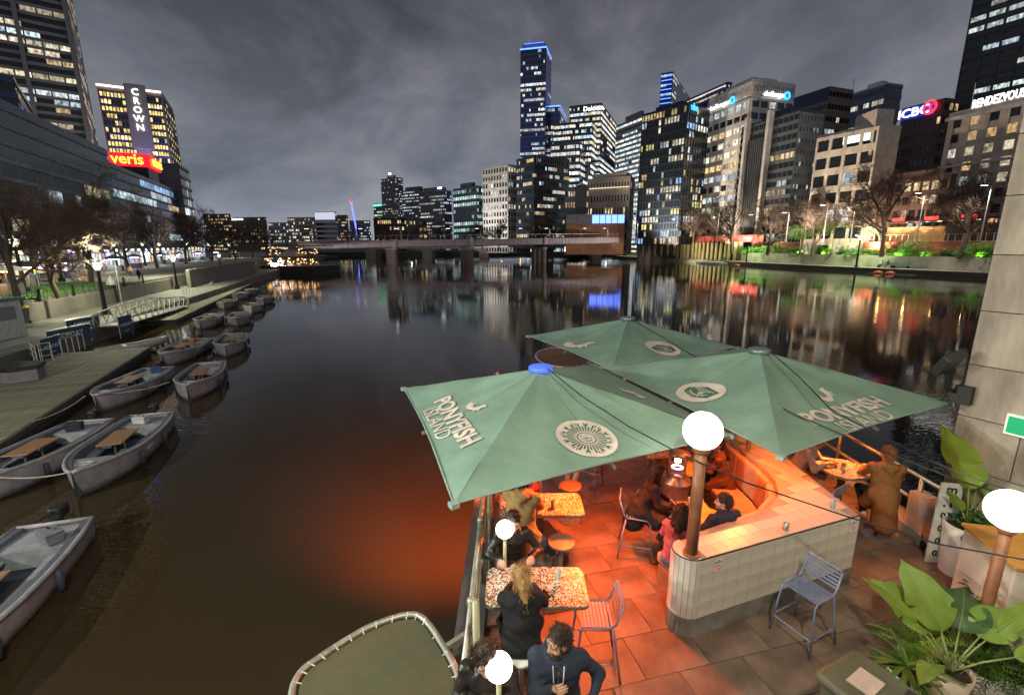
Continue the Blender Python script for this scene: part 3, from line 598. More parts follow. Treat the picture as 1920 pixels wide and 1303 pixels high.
# ------------------------------------------------------------------ girder bridge
BL, BR = V((-76, 170, 0)), V((52, 232, 0)); bd_ = BR-BL; bl = bd_.length; bu = bd_/bl; bn = V((bu.y, -bu.x, 0))
GIR = mat('grey_purple_steel', (.40, .34, .35), .6, .2, scale=.8, stretch=(1, 1, .3))
t = thing('girder_bridge', 'long grey steel girder bridge crossing the river', 'bridge', (BL.x, BL.y, 0)); ba = math.atan2(bd_.y, bd_.x)
def bz(f): return 6.6 + 2.4*f
spans = [0, .235, .46, .71, 1.0]
for k in range(4):
    f0, f1 = spans[k], spans[k+1]; a, c = bd_*f0, bd_*f1
    g = MB().bar((a.x, a.y, bz(f0)+1.1), (c.x, c.y, bz(f1)+1.1), .5, 2.3); go = g.build('girder', GIR, t)
    ns = int((f1-f0)*bl/1.6); st = MB()
    for j in range(ns):
        f = f0+(f1-f0)*(j+.5)/ns; p = bd_*f + bn*.32
        inst('stiffener', _unit.setdefault('stf', MB().box((0, 0, 0), (.22, .28, 1)).mesh('stiffener', GIR)), t, (p.x, p.y, bz(f)+1.1), (0, 0, ba), (1, 1, 2.2))
    for dz in (-.56, 1.80):
        q0, q1 = a+bn*.2, c+bn*.2; MB().bar((q0.x, q0.y, bz(f0)+.5+dz), (q1.x, q1.y, bz(f1)+.5+dz), .9, .16).build('flange', GIR, t)
MB().bar((0-bn.x*7, -bn.y*7, 6.5), (bd_.x-bn.x*7, bd_.y-bn.y*7, 8.9), 13.4, .8).build('deck', CONCD, t)
pier_m = MB().lathe([(1.35, -2), (1.35, 5.6), (1.7, 5.7), (1.7, 6.9)], 14).mesh('pier', mat('iron_pier', (.30, .27, .25), .6, .3, scale=1), True)
for f in spans[1:4]:
    for dv in (1.2, 5.5, 10.0):
        p = bd_*f - bn*dv; inst('pier', pier_m, t, (p.x, p.y, 0))
for f in (.0, .235, .46, .71): p = bd_*f + bn*.5; MB().box((p.x, p.y, bz(f)+1.2), (1.5, 1.0, 3.0), ba).build('end_panel', GIR, t)
rail = MB().bar((0, 0, bz(0)+4.2), (bd_.x, bd_.y, bz(1)+4.2), .1, .12); rail.build('handrail', STEEL, t)
for k in range(64):
    f = (k+.5)/64; p = bd_*f; inst('baluster', _unit.setdefault('bal', MB().box((0, 0, .6), (.07, .07, 1.2)).mesh('baluster', STEEL)), t, (p.x, p.y, bz(f)+2.2), (0, 0, 0), (1.4, 1.4, 1.65))
# ------------------------------------------------------------------ second bridge seen through the piers
t = thing('arched_bridge', 'low arched road bridge seen behind the girder bridge', 'bridge', (0, 300, 0))
m = MB()
for k in range(5):
    x0 = -90+k*36; n_ = 12; z_ = lambda u: 3.9+1.5*math.sqrt(max(0, 1-(2*u-1)**2))
    for j in range(n_):
        u, v_ = j/n_, (j+1)/n_; xa, xb = x0+3+30*u, x0+3+30*v_
        for yo in (0,): m.quad((xa, yo, z_(u)), (xb, yo, z_(v_)), (xb, yo, 6.0), (xa, yo, 6.0))
        m.quad((xa, 0, z_(u)), (xa, 14, z_(u)), (xb, 14, z_(v_)), (xb, 0, z_(v_)))
    m.box((x0, 7, 2.2), (6, 14, 7.8))
m.build('arches', STONE, t); MB().box((0, 7, 6.4), (190, 15, .9)).build('road_deck', CONC, t)
for k in range(7): MB().box((-80+k*22, -.1, 6.4), (1.0, .2, .5)).build('deck_light', glow('bridge_amber', (1.0, .75, .35), 4.0), t)
# ------------------------------------------------------------------ lamp posts
LAMPG = glow('lamp_white', (1.0, .96, .9), 4.0); LAMPD = glow('lamp_dim', (.9, 1.0, .8), 1.6)
def tall_lamp(loc, h, label, side=1, rz=0., power=0, col=(1, .93, .82), group='tall street lamps'):
    t = thing('street_lamp', label, 'street lamp', loc, rz, group)
    MB().tube([(0, 0, 0), (0, 0, h)], [.16, .09], 6).build('pole', mat('pole_pale', (.45, .45, .43), .5, .3), t)
    MB().tube([(0, 0, h-.1), (side*.9, 0, h+.05), (side*1.9, 0, h+.1)], .07, 5).build('arm', mat('pole_pale', (.45, .45, .43)), t)
    hd = MB().box((side*1.7, 0, h+.08), (1.6, .4, .14)).build('lamp_head', DARKM, t); MB().box((side*1.7, 0, h-.02), (1.4, .34, .07)).build('lens', LAMPG, hd)
    if power: lp = V(loc)+V((side*1.7*math.cos(rz), side*1.7*math.sin(rz), h-.15)); light('street_lamp_light', 'SPOT', lp, power, col, .25, lp-V((0, 0, 5)), 145, .5)
    return t
for k, (f, pw) in enumerate(((.03, 900), (.14, 0), (.26, 1500), (.385, 0), (.5, 1500), (.62, 0), (.74, 1500), (.86, 0), (.97, 1800))):
    p = BL+bd_*f-bn*3; tall_lamp((p.x, p.y, bz(f)-.2), 7.0, '%s tall lamp from the left along the girder bridge' % ['first', 'second', 'third', 'fourth', 'fifth', 'sixth', 'seventh', 'eighth', 'ninth'][k], 1 if k % 2 else -1, 0, pw, group='lamps on the girder bridge')
for k, (px, Y, h_, pw) in enumerate(((1195, 222, 8, 5000), (1268, 205, 8, 5000), (1345, 186, 8, 6000), (1413, 176, 8, 0), (1475, 165, 8, 5000), (1545, 150, 9, 0), (1596, 142, 8, 5000), (1720, 128, 10, 6000), (1840, 112, 10, 6000))):
    p = gy(px, 440, Y); tall_lamp((p.x, p.y, 8.5), h_*1.25, '%s tall lamp from the abutment on the far upper walk' % ['first', 'second', 'third', 'fourth', 'fifth', 'sixth', 'seventh', 'eighth', 'ninth'][k], -1, 0, pw, (1.0, .86, .7), 'lamps on the far upper walk')
def lily_lamp(loc, h, label, power=0, s=1.0, col=(1.0, 1.0, .70), group='flower headed promenade lamps'):
    t = thing('promenade_lamp', label, 'lamp', loc, 0, group)
    MB().tube([(0, 0, 0), (0, 0, h)], [.13*s, .08*s], 8).build('post', DARKM, t); MB().lathe([(.24*s, 0), (.22*s, .4), (.14*s, .5)], 8).build('foot', DARKM, t)
    hd = MB()
    for k in range(8):
        a = k*math.pi/4; c_, s_ = math.cos(a), math.sin(a)
        hd.tube([(0, 0, h-.15), (c_*.18*s, s_*.18*s, h+.3*s), (c_*.62*s, s_*.62*s, h+.62*s)], [.05*s, .045*s, .03*s], 4)
    hh = hd.build('flared_head', mat('lamp_arm', (.55, .56, .5), .5, .2), t)
    MB().lathe([(.10*s, h), (.22*s, h+.25*s), (.2*s, h+.42*s), (.02, h+.48*s)], 8).build('bulb_housing', LAMPD, hh, True)
    if power: lp = V(loc)+V((.3, 0, h+2.2*s)); light('promenade_lamp_light', 'SPOT', lp, power, col, .2, lp-V((0, 0, 5)), 158, .5)
    return t
for k, (px, py, h_, pw, s_) in enumerate(((199, 590, 4.1, 3800, 1.5), (333, 542, 4.0, 4200, 1.4), (416, 520, 4.0, 0, 1.3))):
    p = gz(px, py, 1.2); lily_lamp(p, h_, ['nearest flower headed lamp by the blue boat hire signs', 'flower headed lamp beside the white gangway', 'farthest flower headed lamp on the low left quay'][k], pw, s_)
for k, (px, Y, pw) in enumerate(((30, 46, 1400), (105, 60, 0), (155, 75, 1600), (215, 92, 0), (268, 108, 1800), (300, 124, 0), (352, 140, 1800), (392, 160, 0), (430, 176, 1800))):
    p = gy(px, 470, Y); lily_lamp((p.x, p.y, 3.0), 4.4, '%s flower headed lamp from the left edge on the upper promenade' % ['first', 'second', 'third', 'fourth', 'fifth', 'sixth', 'seventh', 'eighth', 'ninth'][k], pw, 1.6)
for k, (px, py) in enumerate(((1172, 487), (1262, 488), (1400, 490), (1606, 498))):
    p = quay_at(px, 4.0); lily_lamp(p, 8.0, '%s lamp from the bridge along the low far quay' % ['first', 'second', 'third', 'fourth'][k], 14000, 2.2, (.80, 1.0, .50), 'lamps on the far quay')

# added floodlights on both quays, put in to brighten the girder faces
for k, (lc, am, lb) in enumerate((((-66, 128, 1.2), (-35, 188, 6), 'floodlight on the left quay aimed at the bridge'), ((66, 196, 1.2), (25, 218, 6), 'floodlight on the far quay aimed at the bridge'))):
    t = thing('added_floodlight', lb, 'floodlight', lc, 0, 'floodlights for the girder bridge'); MB().tube([(0, 0, 0), (0, 0, 1.0)], .06, 6).build('stand', DARKM, t); MB().box((0, 0, 1.15), (.5, .3, .36), .4).build('lamp_body', DARKM, t)
    light('girder_fill_light', 'SPOT', V(lc)+V((0, 0, 1.6)), 60000 if k == 0 else 36000, (1.0, .86, .8), .3, am, 100, .8)

for k in range(12):
    x = -86+k*15.5; t = thing('riverside_lamp', '%s small far lamp from the left on the quay behind the bridges' % ['first', 'second', 'third', 'fourth', 'fifth', 'sixth', 'seventh', 'eighth', 'ninth', 'tenth', 'eleventh', 'twelfth'][k], 'lamp', (x, 331 if abs(x-10) > 75 else 396-abs(x-10)*.85, 3.0), 0, 'far quay lamps behind the bridges'); MB().tube([(0, 0, 0), (0, 0, 2.2)], .12, 5).build('post', DARKM, t)
    MB().box((0, 0, 2.5), (1.2, .8, .8)).build('lamp_head', glow('far_amber_%d' % (k % 3), ((1.0, .8, .45), (.85, .95, 1.0), (1.0, .62, .3))[k % 3], 7.0), t)
# ------------------------------------------------------------------ trees
BARK = mat('bark', (.12, .09, .065), .9, scale=5, bump=.4); TWIG = mat('twig', (.15, .098, .072), .9, scale=3); BARKL = mat('pale_bark', (.22, .19, .13), .9, scale=4, bump=.4)
def bare_tree_meshes(seed, h=9.0, spread=1.0, dens=1.0):
    rnd = random.Random(seed); tr = MB(); tw = MB()
    def grow(p, d, ln, r, lev):
        n_ = 3; pts = [p]; q = p.copy(); dd = d.copy()
        for k in range(n_):
            dd = (dd + V((rnd.uniform(-.16, .16), rnd.uniform(-.16, .16), rnd.uniform(-.04, .12 if lev else .05)))).normalized(); q = q + dd*(ln/n_); pts.append(q.copy())
        rs = [r*(1-.45*k/n_) for k in range(n_+1)]
        (tr if lev < 3 else tw).tube(pts, rs, 7 if lev == 0 else (5 if lev < 3 else 3), caps=False)
        if lev >= 5 or ln < .25: return
        nb = int({0: 5, 1: 5, 2: 5, 3: 6, 4: 5}[lev]*dens+.5)
        for k in range(nb):
            f = .3+.7*(k+rnd.random()*.6)/nb; i_ = min(n_-1, int(f*n_)); b_ = pts[i_].lerp(pts[i_+1], f*n_-i_)
            a = rnd.uniform(0, 6.283); e = rnd.uniform(.55, 1.0)*spread; o = dd.orthogonal().normalized(); o2 = dd.cross(o)
            nd = (dd*math.cos(e)+(o*math.cos(a)+o2*math.sin(a))*math.sin(e)).normalized()
            if lev == 0: nd.z = max(nd.z, .35)
            grow(b_, nd, ln*rnd.uniform(.48, .72)*(1.15 if lev == 0 else 1), r*{0: .5, 1: .5, 2: .5, 3: .6, 4: .7}[lev], lev+1)
    grow(V((0, 0, 0)), V((0, 0, 1)), h*.42, h*.022, 0)
    return tr, tw
BT = []
for sd, dn, sp in ((3, 1.0, 1.0), (8, .9, 1.1), (21, 1.0, .9)):
    a, b_ = bare_tree_meshes(sd, 9.0, sp, dn); BT.append((a.mesh('trunk', BARK, True), b_.mesh('twigs', TWIG)))
def bare_tree(k, loc, s, rz, label, group):
    t = thing('bare_tree', label, 'tree', loc, rz, group); t.scale = (s, s, s)
    inst('trunk', BT[k % 3][0], t, (0, 0, 0)); inst('crown', BT[k % 3][1], t, (0, 0, 0)); return t
ORD = ['first', 'second', 'third', 'fourth', 'fifth', 'sixth', 'seventh', 'eighth', 'ninth', 'tenth', 'eleventh', 'twelfth']
for k, (px, Y, s_) in enumerate(((14, 36, 1.05), (92, 41, .95), (160, 58, 1.25), (55, 66, 1.4), (235, 78, 1.4), (290, 98, 1.45), (345, 118, 1.5), (395, 140, 1.5), (440, 158, 1.5), (472, 176, 1.5), (120, 84, 1.6), (500, 200, 1.4))):
    p = gy(px, 470, Y); bare_tree(k, (p.x, p.y, 2.95), s_*1.24, k*1.7, '%s leafless brown tree from the left on the left promenade' % ORD[sorted([14, 92, 160, 55, 235, 290, 345, 395, 440, 472, 120, 500]).index(px)], 'leafless trees on the left promenade')
for k, (px, Y, s_) in enumerate(((1372, 190, 1.75), (1440, 170, 1.6), (1524, 158, 1.5), (1655, 138, 2.0), (1802, 121, 1.9), (1300, 215, 1.5))):
    p = gy(px, 465, Y); bare_tree(k, (p.x, p.y, 4.25), s_*1.75, k*2.1+.4, ['bare tree just right of the red girder', 'bare tree with pale lit trunk by the far quay lamp', 'slim bare tree among the shrubs between two green crowns', 'largest bare tree spreading in front of the cream office', 'bare tree nearest the stone pylon on the far quay', 'bare tree behind the red girder and timber piles'][k], 'leafless trees on the far quay')
for k, (px, Y, s_) in enumerate(((828, 240, 1.1), (880, 250, 1.2), (935, 250, 1.2), (1000, 255, 1.6), (1040, 258, 1.7), (905, 262, 1.1), (660, 330, 1.2), (720, 320, 1.2), (770, 300, 1.2))):
    p = gy(px, 450, Y); bare_tree(k, (p.x, p.y, 5.0), s_*1.7, k*1.3, '%s street tree from the left behind the girder bridge' % ORD[[660, 720, 770, 828, 880, 905, 935, 1000, 1040].index(px)], 'street trees behind the girder bridge')
LEAFG = mat('leaf_green', (.07, .16, .025), .6, var=.5, scale=1.5); LEAFL = mat('leaf_lime', (.10, .26, .03), .55, var=.5, scale=1.5)
def leaf_cloud(rnd, n_, rad, size, zc=0., flat=1.0, lobes=7):
    m = MB(); cs = [(rnd.gauss(0, rad[0]*.45), rnd.gauss(0, rad[1]*.45), zc+rnd.uniform(-.6, .7)*rad[2], rnd.uniform(.35, .62)) for _ in range(lobes)]
    for k in range(n_):
        c = rnd.choice(cs); a = rnd.uniform(0, 6.283); u = rnd.uniform(-1, 1); rr = rnd.random()**.4*c[3]; s_ = math.sqrt(1-u*u)
        p = V((c[0]+rad[0]*rr*s_*math.cos(a), c[1]+rad[1]*rr*s_*math.sin(a), c[2]+rad[2]*rr*u*flat))
        d = V((rnd.gauss(0, 1), rnd.gauss(0, 1), rnd.gauss(.1, .8))).normalized(); w = d.orthogonal().normalized(); ln = size*rnd.uniform(.6, 1.4)
        m.quad(p, p+d*ln*.5+w*ln*.22, p+d*ln, p+d*ln*.5-w*ln*.22)
    return m
for k, (px, Y, s_) in enumerate(((1502 , 160, 1.0), (1562, 154, 1.15))):
    rnd = random.Random(60+k); p = gy(px, 450, Y); t = thing('leafy_tree', ['smaller green leafy tree left of the walking couple', 'larger green leafy tree above the far railing'][k], 'tree', (p.x, p.y, 4.3), 0, 'green leafy trees on the far quay')
    MB().tube([(0, 0, 0), (.1, 0, 3), (0, .2, 6.6*s_)], [.3, .2, .1], 6).build('trunk', BARKL, t, True); leaf_cloud(rnd, 3000, (4.2*s_, 4.2*s_, 2.3), .42, 7.6*s_).build('crown', LEAFG, t)
k = 0
for px, Y, w_, h_ in ((1345, 194, 3.2, 1.4), (1392, 182, 3.4, 1.5), (1440, 172, 3.6, 1.5), (1468, 166, 3.4, 1.8), (1500, 160, 3.2, 1.4), (1560, 151, 3.2, 1.1), (1600, 146, 2.8, 1.0), (1648, 138, 3.4, 2.2), (1680, 134, 3.2, 2.3), (1795, 121, 2.8, 1.6), (1828, 118, 3.0, 2.0), (1745, 126, 2.4, 1.0), (1320, 200, 3.0, 1.6)):
    rnd = random.Random(90+k); x = rb(Y, 10.3); t = thing('shrub', '%s green strap leaved shrub from the piles along the quay terrace' % (ORD+['thirteenth'])[sorted([1345, 1392, 1440, 1468, 1500, 1560, 1600, 1648, 1680, 1795, 1828, 1745, 1320]).index(px)], 'shrub', (x, Y, 4.25), 0, 'shrubs on the quay terrace')
    leaf_cloud(rnd, 1500, (w_*.9, w_*1.6, h_*1.5), .55, h_*.8, 1.0, 10).build('foliage', LEAFL if k not in (5, 6, 11) else LEAFG, t)
    m = MB()
    for j in range(5): a = rnd.uniform(0, 6.28); m.tube([(0, 0, 0), (math.cos(a)*.4, math.sin(a)*.4, h_*.5)], .04, 4)
    m.build('stems', BARK, t); k += 1
for k, (px, py, Y, col) in enumerate(((1448, 460, 168, 900), (1490, 462, 158, 900), (1650, 470, 136, 1000), (1700, 472, 130, 600), (1380, 458, 184, 700), (1815, 480, 118, 700))):
    x = rb(Y, 8.8); t = thing('garden_light', '%s green garden spotlight from the piles behind the quay wall' % ORD[sorted([1448, 1490, 1650, 1700, 1380, 1815]).index(px)], 'garden light', (x, Y, 4.35), 0, 'garden lights on the terrace')
    MB().lathe([(.1, 0), (.12, .25), (.1, .28)], 8).build('housing', DARKM, t); MB().lathe([(.08, .285), (.01, .30)], 8).build('lens', glow('green_garden', (.4, 1.0, .2), 2.0), t)
    light('garden_light_lamp', 'SPOT', (x-.9, Y, 5.4), col*2.4, (.55, 1.0, .25), .2, (x+2.4, Y, 4.4), 120, .8)
light('pile_flood', 'SPOT', (A.x-9, A.y-28, 2.2), 12000, (1.0, .95, .55), .3, (A.x+3, A.y-24, 5.0), 130, .8)
# ------------------------------------------------------------------ pontoons of separate planks
PLANK = mat('weathered_plank', (.30, .28, .18), .75, var=.45, scale=1.2, bump=.4, bscale=14, stretch=(1, 1, 1))
def pontoon(label, e0, e1, wid, z, pl, mt=PLANK):
    e0, e1 = V((*e0, 0)), V((*e1, 0)); d = e1-e0; ln = d.length; d /= ln; n = V((-d.y, d.x, 0)); t = thing('pontoon', label, 'pontoon', (e0.x, e0.y, z-.12))
    c = d*(ln/2)+n*(wid/2); a = math.atan2(d.y, d.x)
    MB().box((c.x, c.y, -.28), (ln, wid-.1, .55), a).build('float', mat('pontoon_side', (.05, .05, .045), .8), t)
    for o in (.06, wid-.06): q = d*(ln/2)+n*o; MB().box((q.x, q.y, .0), (ln, .12, .22), a).build('edge_beam', mat('pontoon_edge', (.10, .095, .08), .8), t)
    k = int(wid/pl); me = MB().box((0, 0, 0), (ln/3-.03, pl-.018, .06)).mesh('plank', mt)
    for i in range(k):
        for j in range(3):
            q = d*(ln*(j+.5)/3)+n*(.12+(i+.5)*(wid-.24)/k); inst('plank', me, t, (q.x, q.y, .10+random.uniform(-.006, .006)), (random.uniform(-.006, .006), 0, a))
    return t, d, n
pontoon('weathered plank pontoon at the near left with boats moored', (-13.5, 4.0), (-25.6, 32.0), 5.0, .5, .15)
pontoon('far plank pontoon beyond the white gangway', (-32.6, 44.5), (-49.0, 88.0), 3.6, .5, .3)
pontoon('low jetty behind the far moored boats', (-52.5, 92.0), (-58.5, 112.0), 3.0, .5, .5)
# ------------------------------------------------------------------ hire boats
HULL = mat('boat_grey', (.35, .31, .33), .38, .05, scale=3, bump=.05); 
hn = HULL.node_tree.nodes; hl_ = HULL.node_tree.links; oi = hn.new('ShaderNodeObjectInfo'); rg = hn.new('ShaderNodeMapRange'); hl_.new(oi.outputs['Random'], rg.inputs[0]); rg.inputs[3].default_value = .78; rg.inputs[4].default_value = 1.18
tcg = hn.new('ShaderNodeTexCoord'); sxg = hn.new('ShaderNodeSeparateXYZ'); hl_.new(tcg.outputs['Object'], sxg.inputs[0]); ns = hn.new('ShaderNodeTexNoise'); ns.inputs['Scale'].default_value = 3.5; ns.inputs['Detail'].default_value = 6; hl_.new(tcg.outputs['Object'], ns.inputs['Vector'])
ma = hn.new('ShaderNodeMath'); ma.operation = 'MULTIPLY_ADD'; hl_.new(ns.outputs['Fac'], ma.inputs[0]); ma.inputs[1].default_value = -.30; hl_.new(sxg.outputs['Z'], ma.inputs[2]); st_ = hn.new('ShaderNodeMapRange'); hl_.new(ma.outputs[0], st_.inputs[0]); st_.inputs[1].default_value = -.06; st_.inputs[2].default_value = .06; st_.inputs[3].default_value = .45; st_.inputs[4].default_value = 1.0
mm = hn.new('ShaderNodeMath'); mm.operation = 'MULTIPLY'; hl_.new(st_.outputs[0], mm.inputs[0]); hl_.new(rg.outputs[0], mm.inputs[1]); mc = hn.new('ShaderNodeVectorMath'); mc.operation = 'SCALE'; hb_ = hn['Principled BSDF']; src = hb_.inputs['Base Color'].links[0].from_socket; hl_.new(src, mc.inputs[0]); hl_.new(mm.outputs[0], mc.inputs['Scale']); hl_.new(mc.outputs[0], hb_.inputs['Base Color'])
DECKB = mat('boat_inside', (.11, .12, .15), .5, scale=3); GUN = mat('boat_gunwale', (.38, .36, .36), .4, scale=4)
TEAK = mat('teak', (.33, .18, .085), .5, scale=3, stretch=(1, 8, 1), bump=.1); BLACKP = mat('black_plastic', (.02, .02, .022), .4, scale=5); SEAT = mat('boat_seat', (.30, .31, .32), .6)
BLN, BW = 5.7, 1.02
def bw(u): return BW*min(1.0, (1-abs(2*u-1)**2.6)*1.08+.0) if u < .5 else BW*(1-.30*((u-.5)/.5)**2.4)   # half width, bow at u=0
def hb(u): return BW*(math.sin(min(u/.42, 1)*math.pi/2)**.72)*(1-.22*max(0, (u-.5)/.5)**2)
def sheer(u): return .62+.26*(1-u)**2.2+.08*max(0, u-.7)
def section(u, inset=0.0, zb=None):
    w = max(hb(u)-inset, .01); zt = sheer(u); y = -BLN*u; rake = .55*(1-u)**8
    out_ = []
    for s_ in range(-6, 7):
        f = s_/6; a = abs(f); x = w*math.copysign(1-(1-a)**2.4, f) if a < 1 else w*f; z = -.22+(zt+.22)*a**2.6
        out_.append((x, y + rake*(.45-.45*a**2)*-1.0 + .25*(1-u)**6*a, z))
    return out_
def rail_line(side, inset=0., dz=0.):
    return [(side*max(hb(u)-inset, .012), -BLN*u+.25*(1-u)**6, sheer(u)+dz) for u in [0, .015, .04, .08, .14, .22, .32, .44, .58, .72, .86, 1.0]]
def make_boat():
    t = thing('hire_boat', 'x', 'boat', (0, 0, 0), 0, 'grey hire boats moored at the left bank')
    us = [0, .012, .03, .06, .10, .16, .24, .34, .46, .6, .74, .87, 1.0]
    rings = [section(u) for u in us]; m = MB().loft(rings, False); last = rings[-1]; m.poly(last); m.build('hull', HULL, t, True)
    g = MB()
    for s_ in (-1, 1): g.tube(rail_line(s_, 0, .01), .055, 8)
    g.tube([(-hb(1), -BLN, sheer(1)), (hb(1), -BLN, sheer(1))], .055, 8); g.build('gunwale', GUN, t, True)
    k = MB(); 
    for s_ in (-1, 1):                                     # side deck
        a, b_ = rail_line(s_, .02, .03), rail_line(s_, .20, .02)
        for i in range(len(a)-1): k.quad(a[i], a[i+1], b_[i+1], b_[i])
        c_ = rail_line(s_, .20, .02)
        for i in range(len(c_)-1): p, q = c_[i], c_[i+1]; k.quad(p, q, (q[0]*.86, q[1], .05), (p[0]*.86, p[1], .05))
    k.build('inner_lining', DECKB, t)
    MB().prism([(hb(u)*.82, -BLN*u) for u in (.16, .3, .5, .7, .9)]+[(-hb(u)*.82, -BLN*u) for u in (.9, .7, .5, .3, .16)], .0, .06).build('floor', mat('boat_floor', (.06, .07, .09), .6), t)
    bow = MB().poly([(x*.93, -BLN*u+.25*(1-u)**6, sheer(u)-.03) for u, x in [(u, hb(u)) for u in (.01, .04, .08, .14, .22)]]+[(-x*.93, -BLN*u+.25*(1-u)**6, sheer(u)-.03) for u, x in [(u, hb(u)) for u in (.22, .14, .08, .04, .01)]]); bow.build('bow_deck', SEAT, t)
    for s_ in (-1, 1): MB().prism([(s_*hb(u)*.80, -BLN*u) for u in (.26, .4, .6, .8)][::s_]+[(s_*hb(u)*.45, -BLN*u) for u in (.8, .6, .4, .26)][::s_], .38, .44).build('bench', SEAT, t)
    MB().prism([(hb(.88)*.9, -BLN*.82), (-hb(.88)*.9, -BLN*.82), (-hb(1)*.93, -BLN*.985), (hb(1)*.93, -BLN*.985)], .1, .55).build('stern_locker', SEAT, t)
    bevel(MB().box((0, -BLN*.48, .82), (.74, 1.5, .045)).build('table_top', TEAK, t), .015)
    for y in (-.36, .36): MB().tube([(0, -BLN*.48+y, .05), (0, -BLN*.48+y, .8)], .035, 8).build('table_leg', STEEL, t)
    mo = bevel(MB().box((0, -BLN-.22, .86), (.3, .42, .32)).build('motor', BLACKP, t), .07, 3)
    MB().tube([(0, -BLN-.2, .7), (0, -BLN-.26, -.2)], .07, 6).build('motor_leg', BLACKP, mo); MB().tube([(0, -BLN-.1, .92), (.05, -BLN+.45, .98)], .025, 6).build('tiller', BLACKP, mo)
    MB().tube([(0, .02, sheer(0)+.02), (0, -.10, .35), (0, -.24, -.05)], .03, 6).build('stem_band', GUN, t)
    for u, s_ in ((.3, -1), (.62, -1), (.45, 1)): MB().lathe([(.01, -.26), (.07, -.22), (.085, 0), (.07, .22), (.01, .26)], 8, (s_*(hb(u)+.09), -BLN*u, .36)).build('fender', mat('fender_dark', (.05, .06, .09), .6), t, True)
    MB().tube([((.10+.012*k)*math.cos(k*.9), -BLN*.09+(.10+.012*k)*math.sin(k*.9)*.6, sheer(.09)+.0) for k in range(16)], .014, 5).build('coiled_rope', mat('rope', (.5, .47, .40), .9), t)
    for x, y in ((-.42, .36), (.46, .52), (.40, .62)): bevel(MB().box((x, -BLN*y, .475), (.4, .55, .09), .1).build('cushion', mat('boat_cushion', (.13, .14, .17), .8), t), .03)
    return t
boat0 = make_boat()
NUMM = mat('number_black', (.02, .02, .02), .6); NUMW = mat('number_white', (.6, .6, .6), .6)
spots = [((143, 884), (285, 768), 'grey hire boat number 7 with wooden table in mid foreground', '7', '455689'), ((184, 741), (300, 682), 'grey hire boat number 17 with pale wooden table', '17', '455864'),
         ((352, 722), (392, 676), 'grey hire boat number 15 with red cushion and orange table', '15', ''), ((307, 664), (375, 632), 'grey hire boat with brown table before the fifteenth and gangway', '12', '455867'),
         ((423, 648), (440, 622), 'grey hire boat farthest out beside the open river', '9', ''), ((-60, 900), (170, 780), 'grey hire boat cut by the left edge beside number 7', '', ''),
         ((-150, 1190), (100, 968), 'nearest grey hire boat cut by the lower left corner', '', ''),
         ((376, 602), (417, 578), 'nearer dark hire boat at the far pontoon, bow turned right', '', ''), ((445, 597), (455, 572), 'hire boat bow-on at the far pontoon, outermost nearest', '', ''),
         ((420, 568), (440, 552), 'second row hire boat tied against the far pontoon', '', ''), ((472, 575), (480, 560), 'second row hire boat on the river side of the far group', '', ''),
         ((446, 552), (460, 542), 'third row hire boat against the far pontoon', '', ''), ((494, 560), (500, 548), 'third row hire boat on the river side, rightmost of all', '', ''),
         ((466, 545), (476, 536), 'last small hire boat at the end of the far pontoon', '', '')]
ends = {}
for i, (bp_, sp_, lb, num, reg) in enumerate(spots):
    p, q = gz(*bp_, .8), gz(*sp_, .8); d = (q-p); d.z = 0; p = q-d.normalized()*BLN if i in (5, 6) else p; rz = math.atan2(-d.y, -d.x)-math.pi/2
    t = boat0 if i == 0 else again(boat0, (p.x, p.y, 0), rz, lb)
    t.location = (p.x, p.y, 0); t.rotation_euler = (random.uniform(-.01, .01), random.uniform(-.015, .015), rz); t['label'] = lb; ends[i] = (p, d.normalized())
def on_hull(t, s, size, u, z, mt, side=1):
    s_ = 1 if side > 0 else -1; y = -BLN*u; x = hb(u); y2 = -BLN*(u+.06); x2 = hb(u+.06)
    uu = V((s_*(x2-x), y2-y, 0)).normalized()*(-s_ if s_ > 0 else 1)
    uu = uu if s_ > 0 else uu; nrm = V((s_, 0, .0)); u_ = V((s_*(x2-x), y2-y, 0)).normalized()
    if s_ > 0: u_ = -u_                                  # read from outside
    o = V((s_*x*(.985), y, z)) + V((s_*.02, 0, 0)); lettering('hull_number', s, size, mt, t, frame(o, u_, (s_*.25, 0, 1)), None, .004)
bs = [o for o in COL.objects if o.name.startswith('hire_boat')]
for i, (bp_, sp_, lb, num, reg) in enumerate(spots):
    t = bs[i] if len(bs) > i else None
    if num: on_hull(t, num, .26, .10, .60, NUMM, -1)
    if reg: on_hull(t, reg, .17, .42, .47, NUMW, -1)
b15 = bs[2]; q_ = Matrix.Translation(b15.location) @ Matrix.Rotation(b15.rotation_euler.z, 4, 'Z') @ V((-.45, -1.6, .52)); rc = bevel(tag(MB().box((0, 0, .07), (.5, .42, .16), .3).build('life_jacket', mat('red_cushion', (.75, .03, .03), .7)), 'bright red life jacket lying in boat number 15', 'life jacket'), .04, 3); rc.location = q_
